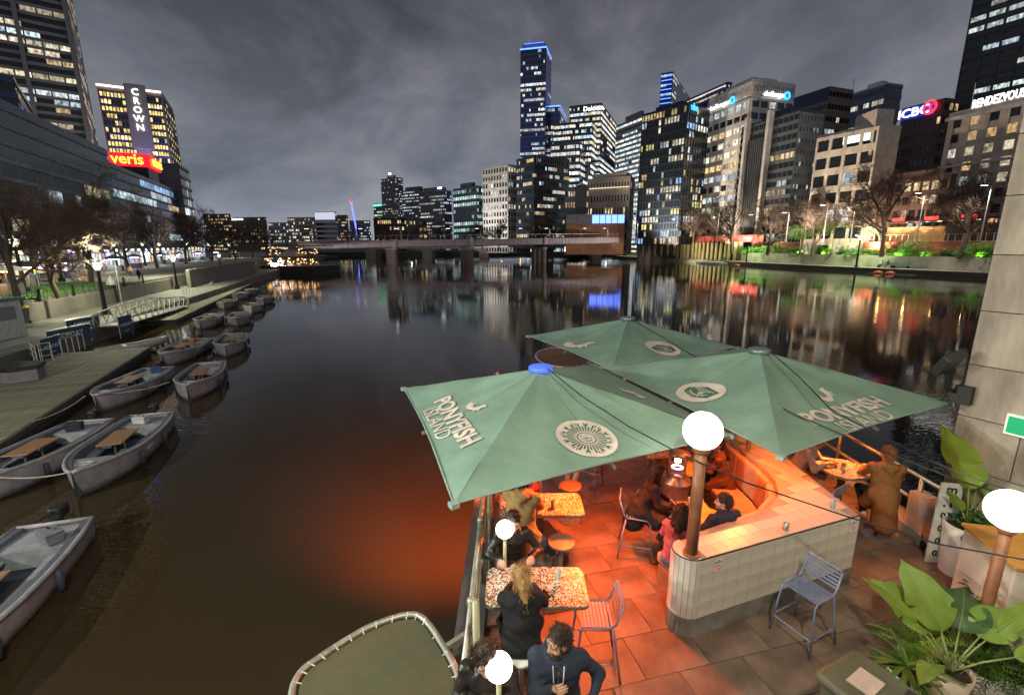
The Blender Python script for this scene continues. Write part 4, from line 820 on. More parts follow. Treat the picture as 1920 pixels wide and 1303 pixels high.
for k, (bi, x, y, lb, nm, cl) in enumerate(((0, .1, -4.9, 'white cooler box on the stern locker of boat number 7', 'cooler_box', (.6, .6, .58)), (1, -.2, -5.0, 'blue crate on the stern locker of boat number 17', 'crate', (.05, .12, .3)), (3, .2, -4.9, 'orange life jacket bundle in the boat before the gangway', 'life_jacket', (.6, .18, .03)), (6, -.3, -4.95, 'folded grey cover on the stern of the nearest boat', 'folded_cover', (.2, .21, .23)), (5, .1, -4.9, 'dark bag in the boat beside number 7', 'bag', (.03, .03, .04)))):
    b_ = bs[bi]; q_ = Matrix.Translation(b_.location) @ Matrix.Rotation(b_.rotation_euler.z, 4, 'Z') @ V((x, y, .555)); g_ = thing(nm, lb, nm.replace('_', ' '), q_, k*.9)
    bevel(MB().loft([[(-.24, -.16, 0), (.24, -.16, 0), (.24, .16, 0), (-.24, .16, 0)], [(-.26, -.18, .22), (.26, -.18, .22), (.26, .18, .22), (-.26, .18, .22)]]).poly([(-.26, -.18, .22), (.26, -.18, .22), (.26, .18, .22), (-.26, .18, .22)]).build('body', mat('gear_%d' % k, cl, .6), g_), .03); bevel(MB().box((0, 0, .25), (.5, .35, .05)).build('lid', mat('gear_%d' % k, cl), g_), .015); MB().tube([(-.12, 0, .27), (-.08, 0, .34), (.08, 0, .34), (.12, 0, .27)], .014, 5).build('handle', BLACKP, g_)
# rope lines
ROPE = mat('rope', (.5, .47, .40), .9)
def rope(label, a, b_, sag=.15, r=.018):
    a, b_ = V(a), V(b_); ps = [a.lerp(b_, k/10)-V((0, 0, sag*4*(k/10)*(1-k/10))) for k in range(11)]; tag(MB().tube(ps, r, 5).build('mooring_rope', ROPE, at=a), label, 'rope', 'mooring ropes')
rope('white rope from the bow of boat number 7 to the left edge', gz(150, 880, .85), gz(-20, 893, .85)); rope('white rope from boat number 17 down along the pontoon', gz(160, 742, .85), gz(60, 790, .55))
rope('white rope linking boats number 17 and 15', gz(190, 738, .85), gz(318, 716, .8)); rope('white rope linking the fourth boat to the farthest boat out', gz(345, 652, .8), gz(386, 645, .85))
# ------------------------------------------------------------------ inflatable dinghy on the pontoon edge
p, q = gz(185, 655, .6), gz(312, 634, .6); d = q-p; t = thing('inflatable_dinghy', 'grey inflatable dinghy lying between the pontoon and boats', 'dinghy', (p.x, p.y, .15), math.atan2(d.y, d.x)); L_ = d.length
MB().tube([(0, .5, .25), (L_*.6, .55, .25), (L_*.9, .35, .35), (L_, 0, .45), (L_*.9, -.35, .35), (L_*.6, -.55, .25), (0, -.5, .25)], .22, 8).build('tube', mat('grey_rubber', (.30, .30, .28), .6), t, True)
MB().box((L_*.4, 0, .15), (L_*.8, .8, .06)).build('floor', BLACKP, t); MB().box((L_*.35, 0, .4), (.3, .9, .06)).build('seat', TEAK, t)
# ------------------------------------------------------------------ gangway
G0_, G1_ = gz(203, 612, 1.15), gz(338, 574, .7); d = G1_-G0_; ln = d.length; t = thing('gangway', 'white metal truss gangway sloping along the quay', 'gangway', (G0_.x, G0_.y, G0_.z)); u = d.normalized(); nn = V((-u.y, u.x, 0)).normalized()
MB().bar(V((0, 0, 0)), d, 1.7, .12).build('ramp', mat('ramp_grey', (.3, .3, .28), .7), t)
GAL = mat('white_galvanised', (.55, .55, .5), .5, .3, scale=6)
for s_ in (-.9, .9):
    o = nn*s_; n_ = 12; top_ = [o+d*(k/n_)+V((0, 0, .95+.5*math.sin(math.pi*k/n_))) for k in range(n_+1)]
    MB().tube([o+V((0, 0, .1))]+top_+[o+d+V((0, 0, .1))], .05, 6).build('top_rail', GAL, t, True); MB().tube([o, o+d], .05, 6).build('bottom_rail', GAL, t)
    for k in range(n_):
        lo, lo1 = o+d*((k+.5)/n_), 0; MB().tube([top_[k], lo], .035, 5).build('diagonal', GAL, t); MB().tube([lo, top_[k+1]], .035, 5).build('diagonal', GAL, t)
# ------------------------------------------------------------------ blue banners, pen railings
BLUEB = mat('banner_blue', (.035, .075, .15), .6, scale=2); BANW = mat('banner_white', (.55, .6, .62), .6)
def banner(label, a, b_, z0, z1, text, size):
    a, b_ = V(a), V(b_); a.z = b_.z = 0; d = b_-a; ln = d.length; t = thing('banner', label, 'banner', (a.x, a.y, z0), 0, 'blue boat hire banners'); u = d/ln
    MB().bar((0, 0, (z1-z0)/2), (d.x, d.y, (z1-z0)/2), .05, z1-z0-.1).build('panel', BLUEB, t)
    MB().tube([(0, 0, -.2), (0, 0, z1-z0), (d.x, d.y, z1-z0), (d.x, d.y, -.2)], .03, 6).build('frame', STEEL, t)
    n = V((u.y, -u.x, 0)); o = d/2+n*.05; lettering('lettering', text, size, BANW, t, frame(V((o.x, o.y, (z1-z0)/2)), u, (0, 0, 1)), ln*.62 if size > .3 else ln*.8, .01, .012)
    MB().bar(V((d.x*.32, d.y*.32, (z1-z0)*.2))+n*.05, V((d.x*.68, d.y*.68, (z1-z0)*.2))+n*.05, .02, .05).build('underline', BANW, t)
banner('rear long blue banner reading GOBOAT by the gangway foot', gz(128, 628, .9), gz(188, 616, .9), .9, 2.0, 'GOBOAT', .62)
banner('front long blue banner reading GOBOAT beside the dinghy', gz(92, 652, .6), gz(172, 634, .6), .6, 1.75, 'GOBOAT', .62)
banner('narrow blue banner on the gangway head post', gz(226, 630, .6), gz(250, 622, .6), .6, 2.1, 'GOBOAT', .3)
banner('small blue banner on the pontoon pen railing', gz(80, 672, .55), gz(117, 660, .55), .55, 1.75, 'GOBOAT', .3)
def pen(label, pts, h, rails=3, post=1.2, z=.5, r=.03, name='railing', group='pontoon railings'):
    pts = [V(p) for p in pts]; o = pts[0].copy(); t = thing(name, label, 'railing', o, 0, group)
    for a, b_ in zip(pts, pts[1:]):
        for k in range(rails): zz_ = V((0, 0, h*(k+1)/rails)); MB().tube([a-o+zz_, b_-o+zz_], r, 6).build('rail', GAL, t)
        n_ = max(1, int((b_-a).length/post))
        for k in range(n_+1): p = a.lerp(b_, k/n_)-o; MB().tube([p, p+V((0, 0, h))], r, 6).build('post', GAL, t)
    return t
pen('railing round the near pontoon with diagonal brace', [gz(-20, 690, .55), gz(58, 672, .55), gz(72, 684, .55)], 1.05); pen('hooped railing behind the pontoon pen banner', [gz(78, 680, .55), gz(100, 676, .55)], 1.15, 3, .4)
pen('hooped railing between banners and dinghy', [gz(118, 668, .55), gz(160, 655, .55)], 1.1, 1, .5); pen('railing on the far pontoon near the pile', [gz(345, 560, .55), gz(392, 545, .55), gz(412, 530, .55)], 1.1, 2)
o_ = thing('planter_box', 'dark topped angular box on the near pontoon', 'box', gz(38, 712, .55)); 
MB().prism([(-1.0, -.6), (.3, -.8), (1.0, 0), (.6, .8), (-1.0, .8)], 0, .62).build('side', mat('box_grey', (.20, .19, .20), .7), o_); MB().prism([(-1.08, -.68), (.34, -.88), (1.08, 0), (.66, .88), (-1.08, .88)], .62, .82).build('top', BLACKP, o_)
t = thing('kiosk', 'white corrugated kiosk cut by the left edge', 'kiosk', gz(-10, 640, 1.2)); KM = mat('kiosk_white', (.5, .52, .5), .5)
MB().box((-1.2, .8, 1.3), (2.8, 2.4, 2.6)).build('wall', KM, t); MB().box((-1.2, .8, 2.68), (3.2, 2.8, .16)).build('roof', mat('kiosk_blue', (.1, .2, .25), .5), t)
for k in range(14): MB().box((.22, -.3+.17*k, 1.0), (.06, .08, 1.9)).build('corrugation', KM, t)
MB().box((.24, .7, 1.75), (.06, 1.5, .9)).build('shutter', GREYF, t)
def wheelie(loc, rz, label, body, lid, s=1.0):
    t = thing('wheelie_bin', label, 'bin', loc, rz); t.scale = (s, s, s)
    MB().loft([[(-.24, -.26, .12), (.24, -.26, .12), (.24, .26, .12), (-.24, .26, .12)], [(-.29, -.34, .95), (.29, -.34, .95), (.29, .36, .95), (-.29, .36, .95)]]).poly([(-.29, -.34, .95), (.29, -.34, .95), (.29, .36, .95), (-.29, .36, .95)]).build('body', body, t)
    l_ = bevel(MB().prism([(-.32, -.40), (.32, -.40), (.32, .40), (-.32, .40)], .955, 1.06).build('lid', lid, t), .05, 3); MB().tube([(-.26, .44, 1.0), (.26, .44, 1.0)], .025, 6).build('handle', BLACKP, t)
    for s_ in (-1, 1): MB().tube([(s_*.25, .27, .1), (s_*.31, .27, .1)], .1, 10).build('wheel', BLACKP, t)
    return t
YEL = mat('bin_yellow', (.62, .52, .02), .5)
t = wheelie(gz(42, 608, 1.2), .3, 'dark wheelie bin with bright yellow lid and panel by the wall', BLACKP, YEL, 1.35); MB().box((.0, -.36, .6), (.36, .02, .42)).build('front_panel', YEL, t)
def bench(loc, rz, label, mt, L_=1.9, sc=1.0):
    t = thing('park_bench', label, 'bench', loc, rz, 'park benches'); t.scale = (sc, sc, sc)
    for k in range(4): MB().box((0, -.22+.13*k, .45), (L_, .11, .04)).build('seat_slat', mt, t)
    for k in range(3): MB().box((0, .28+.03*k, .58+.14*k), (L_, .03, .11)).build('back_slat', mt, t)
    for s_ in (-1, 1): MB().box((s_*L_*.42, .02, .22), (.08, .5, .44)).build('leg', DARKM, t)
    return t
GRB = mat('bench_green', (.10, .22, .17), .6)
bench(gz(163, 576, 1.2), 1.9, 'dark bench against the left retaining wall', GRB); bench(gz(240, 556, 1.2), 1.9, 'second dark bench by the wall near the gangway pile', GRB)
def pile(loc, h, r, label):
    t = thing('mooring_pile', label, 'mooring pile', loc, 0, 'white capped mooring piles'); MB().lathe([(r, -2), (r, h)], 14).build('shaft', BLACKP, t, True); MB().lathe([(r*1.05, h), (r*1.05, h+.35), (r*.9, h+.4), (.02, h+1.0)], 14).build('cone_cap', WHITE, t)
pile(gz(218, 582, .3), 2.9, .42, 'tall black mooring pile with white cap by the gangway'); pile(gz(370, 540, .3), 2.6, .45, 'farther mooring pile with pointed white cap'); 
t = thing('slim_pole', 'tall slim pale pole standing by the gangway head', 'pole', gz(233, 590, .9)); MB().tube([(0, 0, 0), (0, 0, 4.6)], .06, 6).build('shaft', GREYF, t); MB().lathe([(.09, 4.6), (.02, 4.75)], 8).build('cap', GREYF, t)
# yellow giant chair frame, lawn fence, awnings and stalls on the upper promenade
t = thing('yellow_frame', 'tall bright yellow steel chair shaped frame on the lawn edge', 'sculpture', gz(95, 528, 3.0)); YS = mat('yellow_steel', (.75, .42, .01), .5)
for x in (-1.1, 1.1):
    for y in (-.6, .6): MB().box((x, y, 1.5 if y < 0 else 2.0), (.16, .16, 3.0 if y < 0 else 4.0)).build('leg', YS, t)
for z in (.35, 1.3, 2.2): MB().box((0, .6, z), (2.2, .12, .26)).build('cross_bar', YS, t); MB().box((0, -.6, z), (2.2, .12, .18)).build('cross_bar', YS, t)
MB().box((0, 0, 2.35), (2.5, 1.5, .2)).build('seat_board', YS, t); MB().box((0, .66, 3.6), (2.6, .14, 1.0)).build('back_board', YS, t)
t = thing('lawn_fence', 'low dark hooped fence along the lawn edge', 'fence', (xw(20), 20, 2.75))
for k in range(40):
    Y = 20+k*1.0; x = xw(Y)-.2; MB().tube([(x-xw(20), Y-20, 0), (x-xw(20)-.05, Y-19.75, .9), (x-xw(20)-.2, Y-19.4, .9), (x-xw(20)-.3, Y-19.1, 0)], .02, 4).build('hoop', DARKM, t)
for k in range(9): Y = 20+k*5; MB().box((xw(Y)-xw(20)-.15, Y-20, .55), (.14, .14, 1.1)).build('post', DARKM, t)
# shopfront arcade along the promenade
SHOPC = [(1, .75, .4), (.4, .6, 1.0), (1, .9, .75), (.85, .5, 1.0), (.5, .85, 1.0), (1, .55, .25), (.9, .95, 1.0), (1, .85, .6)]
AP = PA + PN*2.5
for k in range(26):
    s0 = -6+k*5.4; c_ = AP+PD*(s0+2.5); t = thing('shopfront', '%s lit shopfront bay from the left edge under the glass podium' % ((ORD+['thirteenth', 'fourteenth', 'fifteenth', 'sixteenth', 'seventeenth', 'eighteenth', 'nineteenth', 'twentieth', 'twenty-first', 'twenty-second', 'twenty-third', 'twenty-fourth', 'twenty-fifth', 'twenty-sixth'])[k]), 'shopfront', (c_.x, c_.y, 3.0), math.atan2(PD.y, PD.x), 'lit shopfronts along the promenade')
    rnd = random.Random(300+k)
    for j in range(4):
        cc = rnd.choice(SHOPC); g_ = rnd.uniform(.25, 1.5); o = inst('shop_window', WIN_LIT, t, (-1.95+1.3*j, 0, 1.7), (0, 0, 0), (1.15, .2, 2.7), tuple(v*g_ for v in cc))
    MB().box((0, -.1, 3.5), (5.2, .6, .7)).build('fascia', mat('fascia_dark', (.04, .04, .05), .5), t); MB().box((-2.6, -.4, 1.8), (.3, .3, 3.6)).build('column', WHITE, t)
    cc = rnd.choice(SHOPC); MB().box((rnd.uniform(-.8, .8), -.45, 3.5), (rnd.uniform(1.2, 3), .1, .5)).build('shop_sign', glow('shop_sign_%d' % (k % 8), SHOPC[k % 8], 2.2), t)
for k, (px, Y, cc) in enumerate(((0, 44, 5), (34, 52, 0), (70, 60, 1), (118, 66, 6), (160, 70, 5), (212, 84, 2), (250, 96, 3), (300, 118, 6), (336, 132, 1), (372, 150, 4), (405, 165, 6), (440, 180, 5))):
    p = gy(px, 478, Y); t = thing('stall', '%s small awning stall from the left on the upper promenade' % ORD[k], 'stall', (p.x, p.y, 3.0), k*.7, 'awning stalls on the promenade')
    for x in (-1.2, 1.2):
        for y in (-1, 1): MB().box((x, y, 1.1), (.08, .08, 2.2)).build('post', STEEL, t)
    MB().loft([[(-1.5, -1.3, 2.2), (1.5, -1.3, 2.2), (1.5, 1.3, 2.2), (-1.5, 1.3, 2.2)], [(-.1, -.1, 2.9), (.1, -.1, 2.9), (.1, .1, 2.9), (-.1, .1, 2.9)]]).build('awning', mat('awning_dark', (.06, .06, .07), .7) if k % 2 else mat('awning_grey', (.3, .28, .26), .7), t)
    MB().box((0, 0, .5), (2.0, 1.2, 1.0)).build('counter', GREYF, t); MB().box((0, 0, 2.1), (1.6, .1, .12)).build('lamp_strip', glow('stall_%d' % cc, SHOPC[cc], 6.0), t); light('stall_light', 'POINT', (p.x, p.y-1.2, 4.8), 160, SHOPC[cc], .2)
# floating bar far upstream with tent
p = gz(538, 512, .2); t = thing('floating_bar', 'floating bar with peaked white tent and amber lights', 'floating bar', (p.x, p.y, 0), -.25)
MB().box((0, 6, 1.0), (17, 12, 2.0)).build('hull', mat('bar_hull', (.05, .045, .04), .7), t); MB().box((0, 6, 4.4), (17.5, 12.5, .25)).build('upper_deck', mat('bar_wood', (.13, .08, .05), .7), t)
for k in range(7): MB().box((-7.8+2.6*k, .4, 3.2), (.2, .2, 2.3)).build('post', DARKM, t)
for k in range(60): o = inst('amber_light', WIN_LIT, t, (random.uniform(-7.8, 7.8), .6+random.random()*2, random.uniform(2.3, 4.1)), (0, 0, 0), (random.uniform(.12, .5), .2, random.uniform(.12, .4)), (3.0, random.uniform(1.2, 1.9), random.uniform(.3, .8)))
for k in range(40): o = inst('upper_light', WIN_LIT, t, (random.uniform(-8, 8), 1+random.random()*3, random.uniform(5.0, 7.2)), (0, 0, 0), (.25, .2, .2), (2.4, 1.3, .45))
MB().loft([[(-3.5, 0, 4.6), (3.0, 0, 4.6), (3.0, 6, 4.6), (-3.5, 6, 4.6)], [(-.3, 2.7, 6.6), (.3, 2.7, 6.6), (.3, 3.3, 6.6), (-.3, 3.3, 6.6)]]).build('tent', mat('tent_white', (.5, .47, .45), .7), t)
MB().box((0, 6, 7.4), (15, 9, .2)).build('top_roof', mat('bar_wood', (.13, .08, .05)), t)
for z in (2.3, 2.8): MB().tube([(-8.5, -.1, z), (8.5, -.1, z)], .06, 5).build('rail', GAL, t)
t = thing('crane', 'distant construction crane jib lit with blue lights', 'crane', gy(672, 450, 620)); pb, pt = V((0, 0, 0)), gy(658, 378, 620)-gy(672, 450, 620)
MB().bar(pb, pt, 1.6).build('jib', glow('crane_blue', (.15, .2, 1.0), 1.8), t); MB().box(pt, (2.2, 2.2, 2.2)).build('tip_light', REDL, t); MB().bar((0, 0, -10), (0, 0, 20), 2.0).build('mast', DARKM, t)
# ------------------------------------------------------------------ far quay furniture
for k, (px, py) in enumerate(((1660, 499), (1692, 502))): p = quay_at(px, 6.6); bench(p, -1.3, ['green bench with two people on the far quay', 'empty green bench on the far quay'][k], mat('bench_pale_green', (.20, .42, .32), .6), 2.6, 1.7)
t = thing('quay_railing', 'long steel railing along the far upper walk', 'railing', (rb(100, 14), 100, 8.5))
for k in range(70):
    Y = 100+k*1.55; q = V((rb(Y, 14)-rb(100, 14), Y-100, 0)); q2 = V((rb(Y+1.55, 14)-rb(100, 14), Y-98.45, 0)); MB().box((q.x, q.y, 1.05), (.12, .12, 2.1)).build('post', GAL, t)
    for z in (.15, 2.1): MB().bar(q+V((0, 0, z)), q2+V((0, 0, z)), .07).build('rail', GAL, t)
t = thing('dark_fence', 'dark blue corrugated hoarding on the upper walk', 'hoarding', (rb(118, 17), 118, 8.5)); dd = V((rb(133, 17)-rb(118, 17), 15, 0))
for k in range(26): q = dd*(k/26); MB().box((q.x, q.y, 2.4), (.25, .42, 4.8), .25).build('panel', mat('hoarding_blue', (.03, .035, .075), .6), t)
t = thing('bus_shelter_canopy', 'dark flat canopy on posts before the cream office', 'canopy', (rb(140, 22), 140, 8.5)); MB().box((0, 0, 6.2), (3.5, 34, .4), .25).build('roof', DARKM, t)
for k in range(5): MB().box((0+(-14+7*k)*-.25, -14+7*k, 3.0), (.3, .3, 6.0)).build('post', GREYF, t)
for k in range(10): inst('strip_light', WIN_LIT, t, (-.5-(-14+3*k)*.25, -14+3*k, 5.85), (0, 0, 0), (.3, 1.2, .1), (3.0, 2.2, 1.4) if k % 3 else (3.0, .5, .3))
for k in range(3): MB().box((-(-10+9*k)*.25-2, -10+9*k, 6.8), (.3, 3.5, .9), .25).build('red_sign', glow('red_dim', (1.0, .04, .04), 1.6), t)
o_ = strip('amber_lit_wall', 20, 20.5, 8.5, 13, mat('ochre_wall', (.42, .27, .12), .8, scale=.4), (108, 130, 150)); tag(o_, 'ochre lit street wall behind the far railing', 'wall')
for k in range(6): Y = 112+k*7; light('street_wall_light', 'POINT', (rb(Y, 17.5), Y, 11.6), 130, (1.0, .58, .2), .2)
o_ = strip('street_barrier', 24, 24.5, 8.5, 12.5, mat('pale_barrier', (.35, .34, .33), .7, scale=.4), (160, 180, 208, 234)); tag(o_, 'pale barrier wall behind the red girder', 'wall')
# rowing pontoon with shells and buoys
p = quay_at(1335, -4.2, 0); t = thing('rowing_pontoon', 'low pontoon with white rowing shells stacked on it', 'pontoon', p, 1.78); MB().box((0, 0, .2), (16, 4, .4)).build('deck', mat('raft_grey', (.22, .2, .2), .8), t)
for k in range(4): MB().tube([(-8+k, -1.4+.9*k, .75), (-4, -1.4+.9*k, .8), (4, -1.4+.9*k, .8), (9+k, -1.4+.9*k, .75)], [.05, .28, .28, .05], 6).build('rowing_shell', WHITE, t, True)
for k in range(4): MB().box((-4+2.6*k, 0, .55), (.1, 3.6, .3)).build('rack', STEEL, t)
for k, (px, py) in enumerate(((1224, 490), (1383, 494), (1651, 515), (1672, 515))):
    p = quay_at(px, -4.0 if k != 1 else -8.5, 0); t = thing('buoy', ['orange buoy by the timber piles', 'orange buoy beside the rowing pontoon', 'left orange buoy of the floating boom pair', 'right orange buoy of the floating boom pair'][k], 'buoy', p, -.3, 'orange river buoys'); MB().lathe([(.02, -.9), (.3, -.8), (.38, 0), (.3, .8), (.02, .9)], 10).build('float', mat('buoy_orange', (.75, .14, .05), .5), t, True)
    t.scale = (1.5, 1.5, 1.5); t.rotation_euler = (0, R(90), .3); t.location.z = .2; MB().lathe([(.4, -.06), (.4, .06)], 10).build('band', WHITE, t)
p, q = quay_at(1625, -4.2, .1), quay_at(1720, -4.2, .1); tag(MB().tube([p, q], .08, 5).build('boom', GREYF, at=p), 'thin floating boom line near the far quay', 'boom')
# ------------------------------------------------------------------ island deck
DZ = 2.6
PAV = mat('deck_paver', (.19, .125, .09), .5, var=.55, scale=1.6, bump=.25, bscale=25); GROUT = mat('deck_joint', (.125, .085, .066), .9)
deck = struct(MB().prism([(-.62, -3), (8.6, -3), (8.6, 4.2), (7.15, 6.95), (7.15, 18), (-.62, 18)], 1.2, DZ-.045).build('deck', GROUT))
pa_, pw_, ph_ = R(14), .86, .60; pm = MB().box((0, 0, 0), (pw_-.008, ph_-.008, .04)).mesh('paver', PAV); cnt = 0
for i in range(-14, 16):
    for j in range(-14, 34):
        x, y = rz2((i+.5*(j % 2))*pw_, j*ph_, pa_)
        if -.1 < x < 7.0 and 2.6 < y < 12.0 and cnt < 300 or (-.1 < x < 8 and 1.5 < y < 5.2):
            cnt += 1; o = inst('paver', pm, deck, (x, y, DZ-.02+random.uniform(-.003, .003)), (random.uniform(-.003, .003), random.uniform(-.003, .003), pa_))
KERB = mat('kerb_dark', (.09, .08, .075), .8, scale=3, bump=.3)
struct(MB().prism([(-.74, -3), (-.36, -3), (-.36, 18), (-.74, 18)], 1.6, DZ+.03).build('kerb', KERB)); struct(MB().prism([(6.86, 6.9), (7.3, 6.9), (7.3, 18), (6.86, 18)], 1.6, DZ+.16).build('kerb', mat('kerb_pale', (.28, .25, .22), .8, scale=3, bump=.3)))
RAILM = mat('rail_galvanised', (.42, .40, .33), .45, .6, scale=8, bump=.1)
t = thing('deck_railing', 'galvanised pipe railing along the left deck edge', 'railing', (-.45, 0, DZ))
for z in (.38, .72, 1.05): MB().tube([(0, 1.2, z), (0, 14, z)], .028 if z < 1 else .034, 8).build('rail', RAILM, t, True)
for k in range(9):
    y = 1.3+1.55*k; MB().tube([(0, y, 0), (0, y, 1.05)], .03, 8).build('post', RAILM, t, True)
    for z in (.38, .72, 1.05): MB().lathe([(.02, -.06), (.052, -.04), (.052, .04), (.02, .06)], 8, (0, y, z)).build('clamp', RAILM, t, True)
t = thing('deck_railing', 'two-pipe railing along the right deck edge', 'railing', (7.02, 6.9, DZ))
for z in (.58, 1.02): MB().tube([(0, 0, z), (0, 8.5, z)], .036, 8).build('rail', RAILM, t, True)
for k in range(5): MB().tube([(0, .35+2.0*k, 0), (0, .35+2.0*k, 1.02)], .036, 8).build('post', RAILM, t, True)
MB().box((0, .15, .42), (.26, .5, .7)).build('end_box', mat('rail_box', (.4, .33, .29), .7), t)
# ------------------------------------------------------------------ bridge pylon
PYL = mat('pylon_stone', (.41, .35, .285), .85, var=.5, scale=2.4, bump=.35, bscale=22, stretch=(1, 1, .3))
P0 = V((7.02, 6.9, 0)); du = V((.45, -.893, 0)); dn = V((.893, .45, 0))
t = thing('bridge_pylon', 'tall pale stone bridge pylon at the right edge', 'pylon', P0); core = [(0, 0), (du.x*6, du.y*6), (du.x*6+dn.x*3.4, du.y*6+dn.y*3.4), (dn.x*3.4, dn.y*3.4)]
MB().prism([(p[0]+dn.x*.1, p[1]+dn.y*.1) for p in core], -2, 16).build('core', mat('pylon_joint', (.10, .09, .08), .9), t)
bh, bl_ = .82, 1.45; pa2 = math.atan2(du.y, du.x); bk = MB().box((0, 0, 0), (bl_-.014, .2, bh-.014)).mesh('stone_block', PYL); bh_ = MB().box((0, 0, 0), (bl_/2-.014, .2, bh-.014)).mesh('stone_block', PYL)
ot = (-dn.x, -dn.y)
for r in range(18):
    z = .4+bh*r; off = .5*bl_*(r % 2); u = 0.
    while u < 5.9:
        w_ = bl_/2 if (u == 0 and r % 2) else bl_; c_ = u+w_/2; inst('stone_block', bh_ if w_ < bl_ else bk, t, (du.x*c_+dn.x*.1, du.y*c_+dn.y*.1, z), (0, 0, pa2)); u += w_
t2 = thing('floodlight', 'dark floodlight bracketed to the pylon edge', 'floodlight', P0+V((-.05, .0, 5.45)))
MB().box((.05, -.05, -.2), (.2, .24, .28), pa2).build('wall_plate', DARKM, t2); MB().tube([(0, 0, -.2), (-.25, -.06, -.1), (-.35, -.1, .15)], .03, 6).build('bracket', DARKM, t2)
Mh = Matrix.Rotation(R(35), 3, 'X') @ Matrix.Rotation(R(-25), 3, 'Y'); bevel(MB().box((-.38, -.12, .32), (.32, .13, .40), .4, Mh).build('lamp_body', mat('flood_black', (.03, .03, .032), .5), t2), .02)
p = gy(1908, 801, 5.0); t = thing('exit_sign', 'green and white running figure exit sign on the pylon', 'sign', P0+du*.92+V((-.03*.893, -.03*.45, 4.96)))
GRN = mat('exit_green', (.0, .32, .13), .5, emit=(0, .5, .2), es=.35); EXW = mat('exit_white', (.8, .85, .7), .5, emit=(.9, 1, .75), es=.45)
M_ = frame((0, 0, 0), du, (0, 0, 1)); 
def flat(polys, mt, name, parent, M, dz, th=.004):
    m = MB()
    for q in polys:
        i = m.pts([M @ V((x, y, dz)) for x, y in q]); m.face(tuple(range(i, i+len(q))))
    return m.build(name, mt, parent)
MB().box((0, 0, 0), (.74, .03, .30), pa2).build('panel', EXW, t); flat([[(-.35, -.125), (-.04, -.125), (-.04, .125), (-.35, .125)]], GRN, 'green_field', t, M_, .018)
flat([[(-.02, -.12), (.06, -.02), (.03, .0), (.10, .06), (.05, .08), (-.01, .05), (-.06, .0), (-.05, -.02), (0, .01), (.0, -.03), (-.08, -.10)]], EXW, 'running_figure', t, M_, .022); flat([[(.06+.028*math.cos(a), .115+.028*math.sin(a)) for a in [k*.785 for k in range(8)]]], GRN, 'figure_head', t, M_, .022)
flat([[(.12, -.12), (.18, -.02), (.15, .0), (.22, .06), (.17, .08), (.11, .05), (.06, 0), (.07, -.02), (.12, .01), (.12, -.03), (.05, -.10)]], GRN, 'figure_body', t, M_, .02)
# tide board
q0 = gz(1752, 1030, DZ); t = thing('tide_board', 'white tide gauge board with black numbers beside the pylon', 'gauge board', (6.72, 6.45, DZ), R(-10)); MB().box((0, 0, .68), (.30, .03, 1.36)).build('board', mat('board_white', (.62, .60, .55), .6), t)
for s_, z, sz in (('m', 1.26, .2), ('.1', 1.05, .24), ('0.8', .82, .14), ('0.6', .60, .14), ('0.4', .38, .14), ('0.2', .16, .14)): lettering('number', s_, sz, NUMM, t, frame((0, -.02, z), (1, 0, 0), (0, 0, 1)), None, .003, .004)
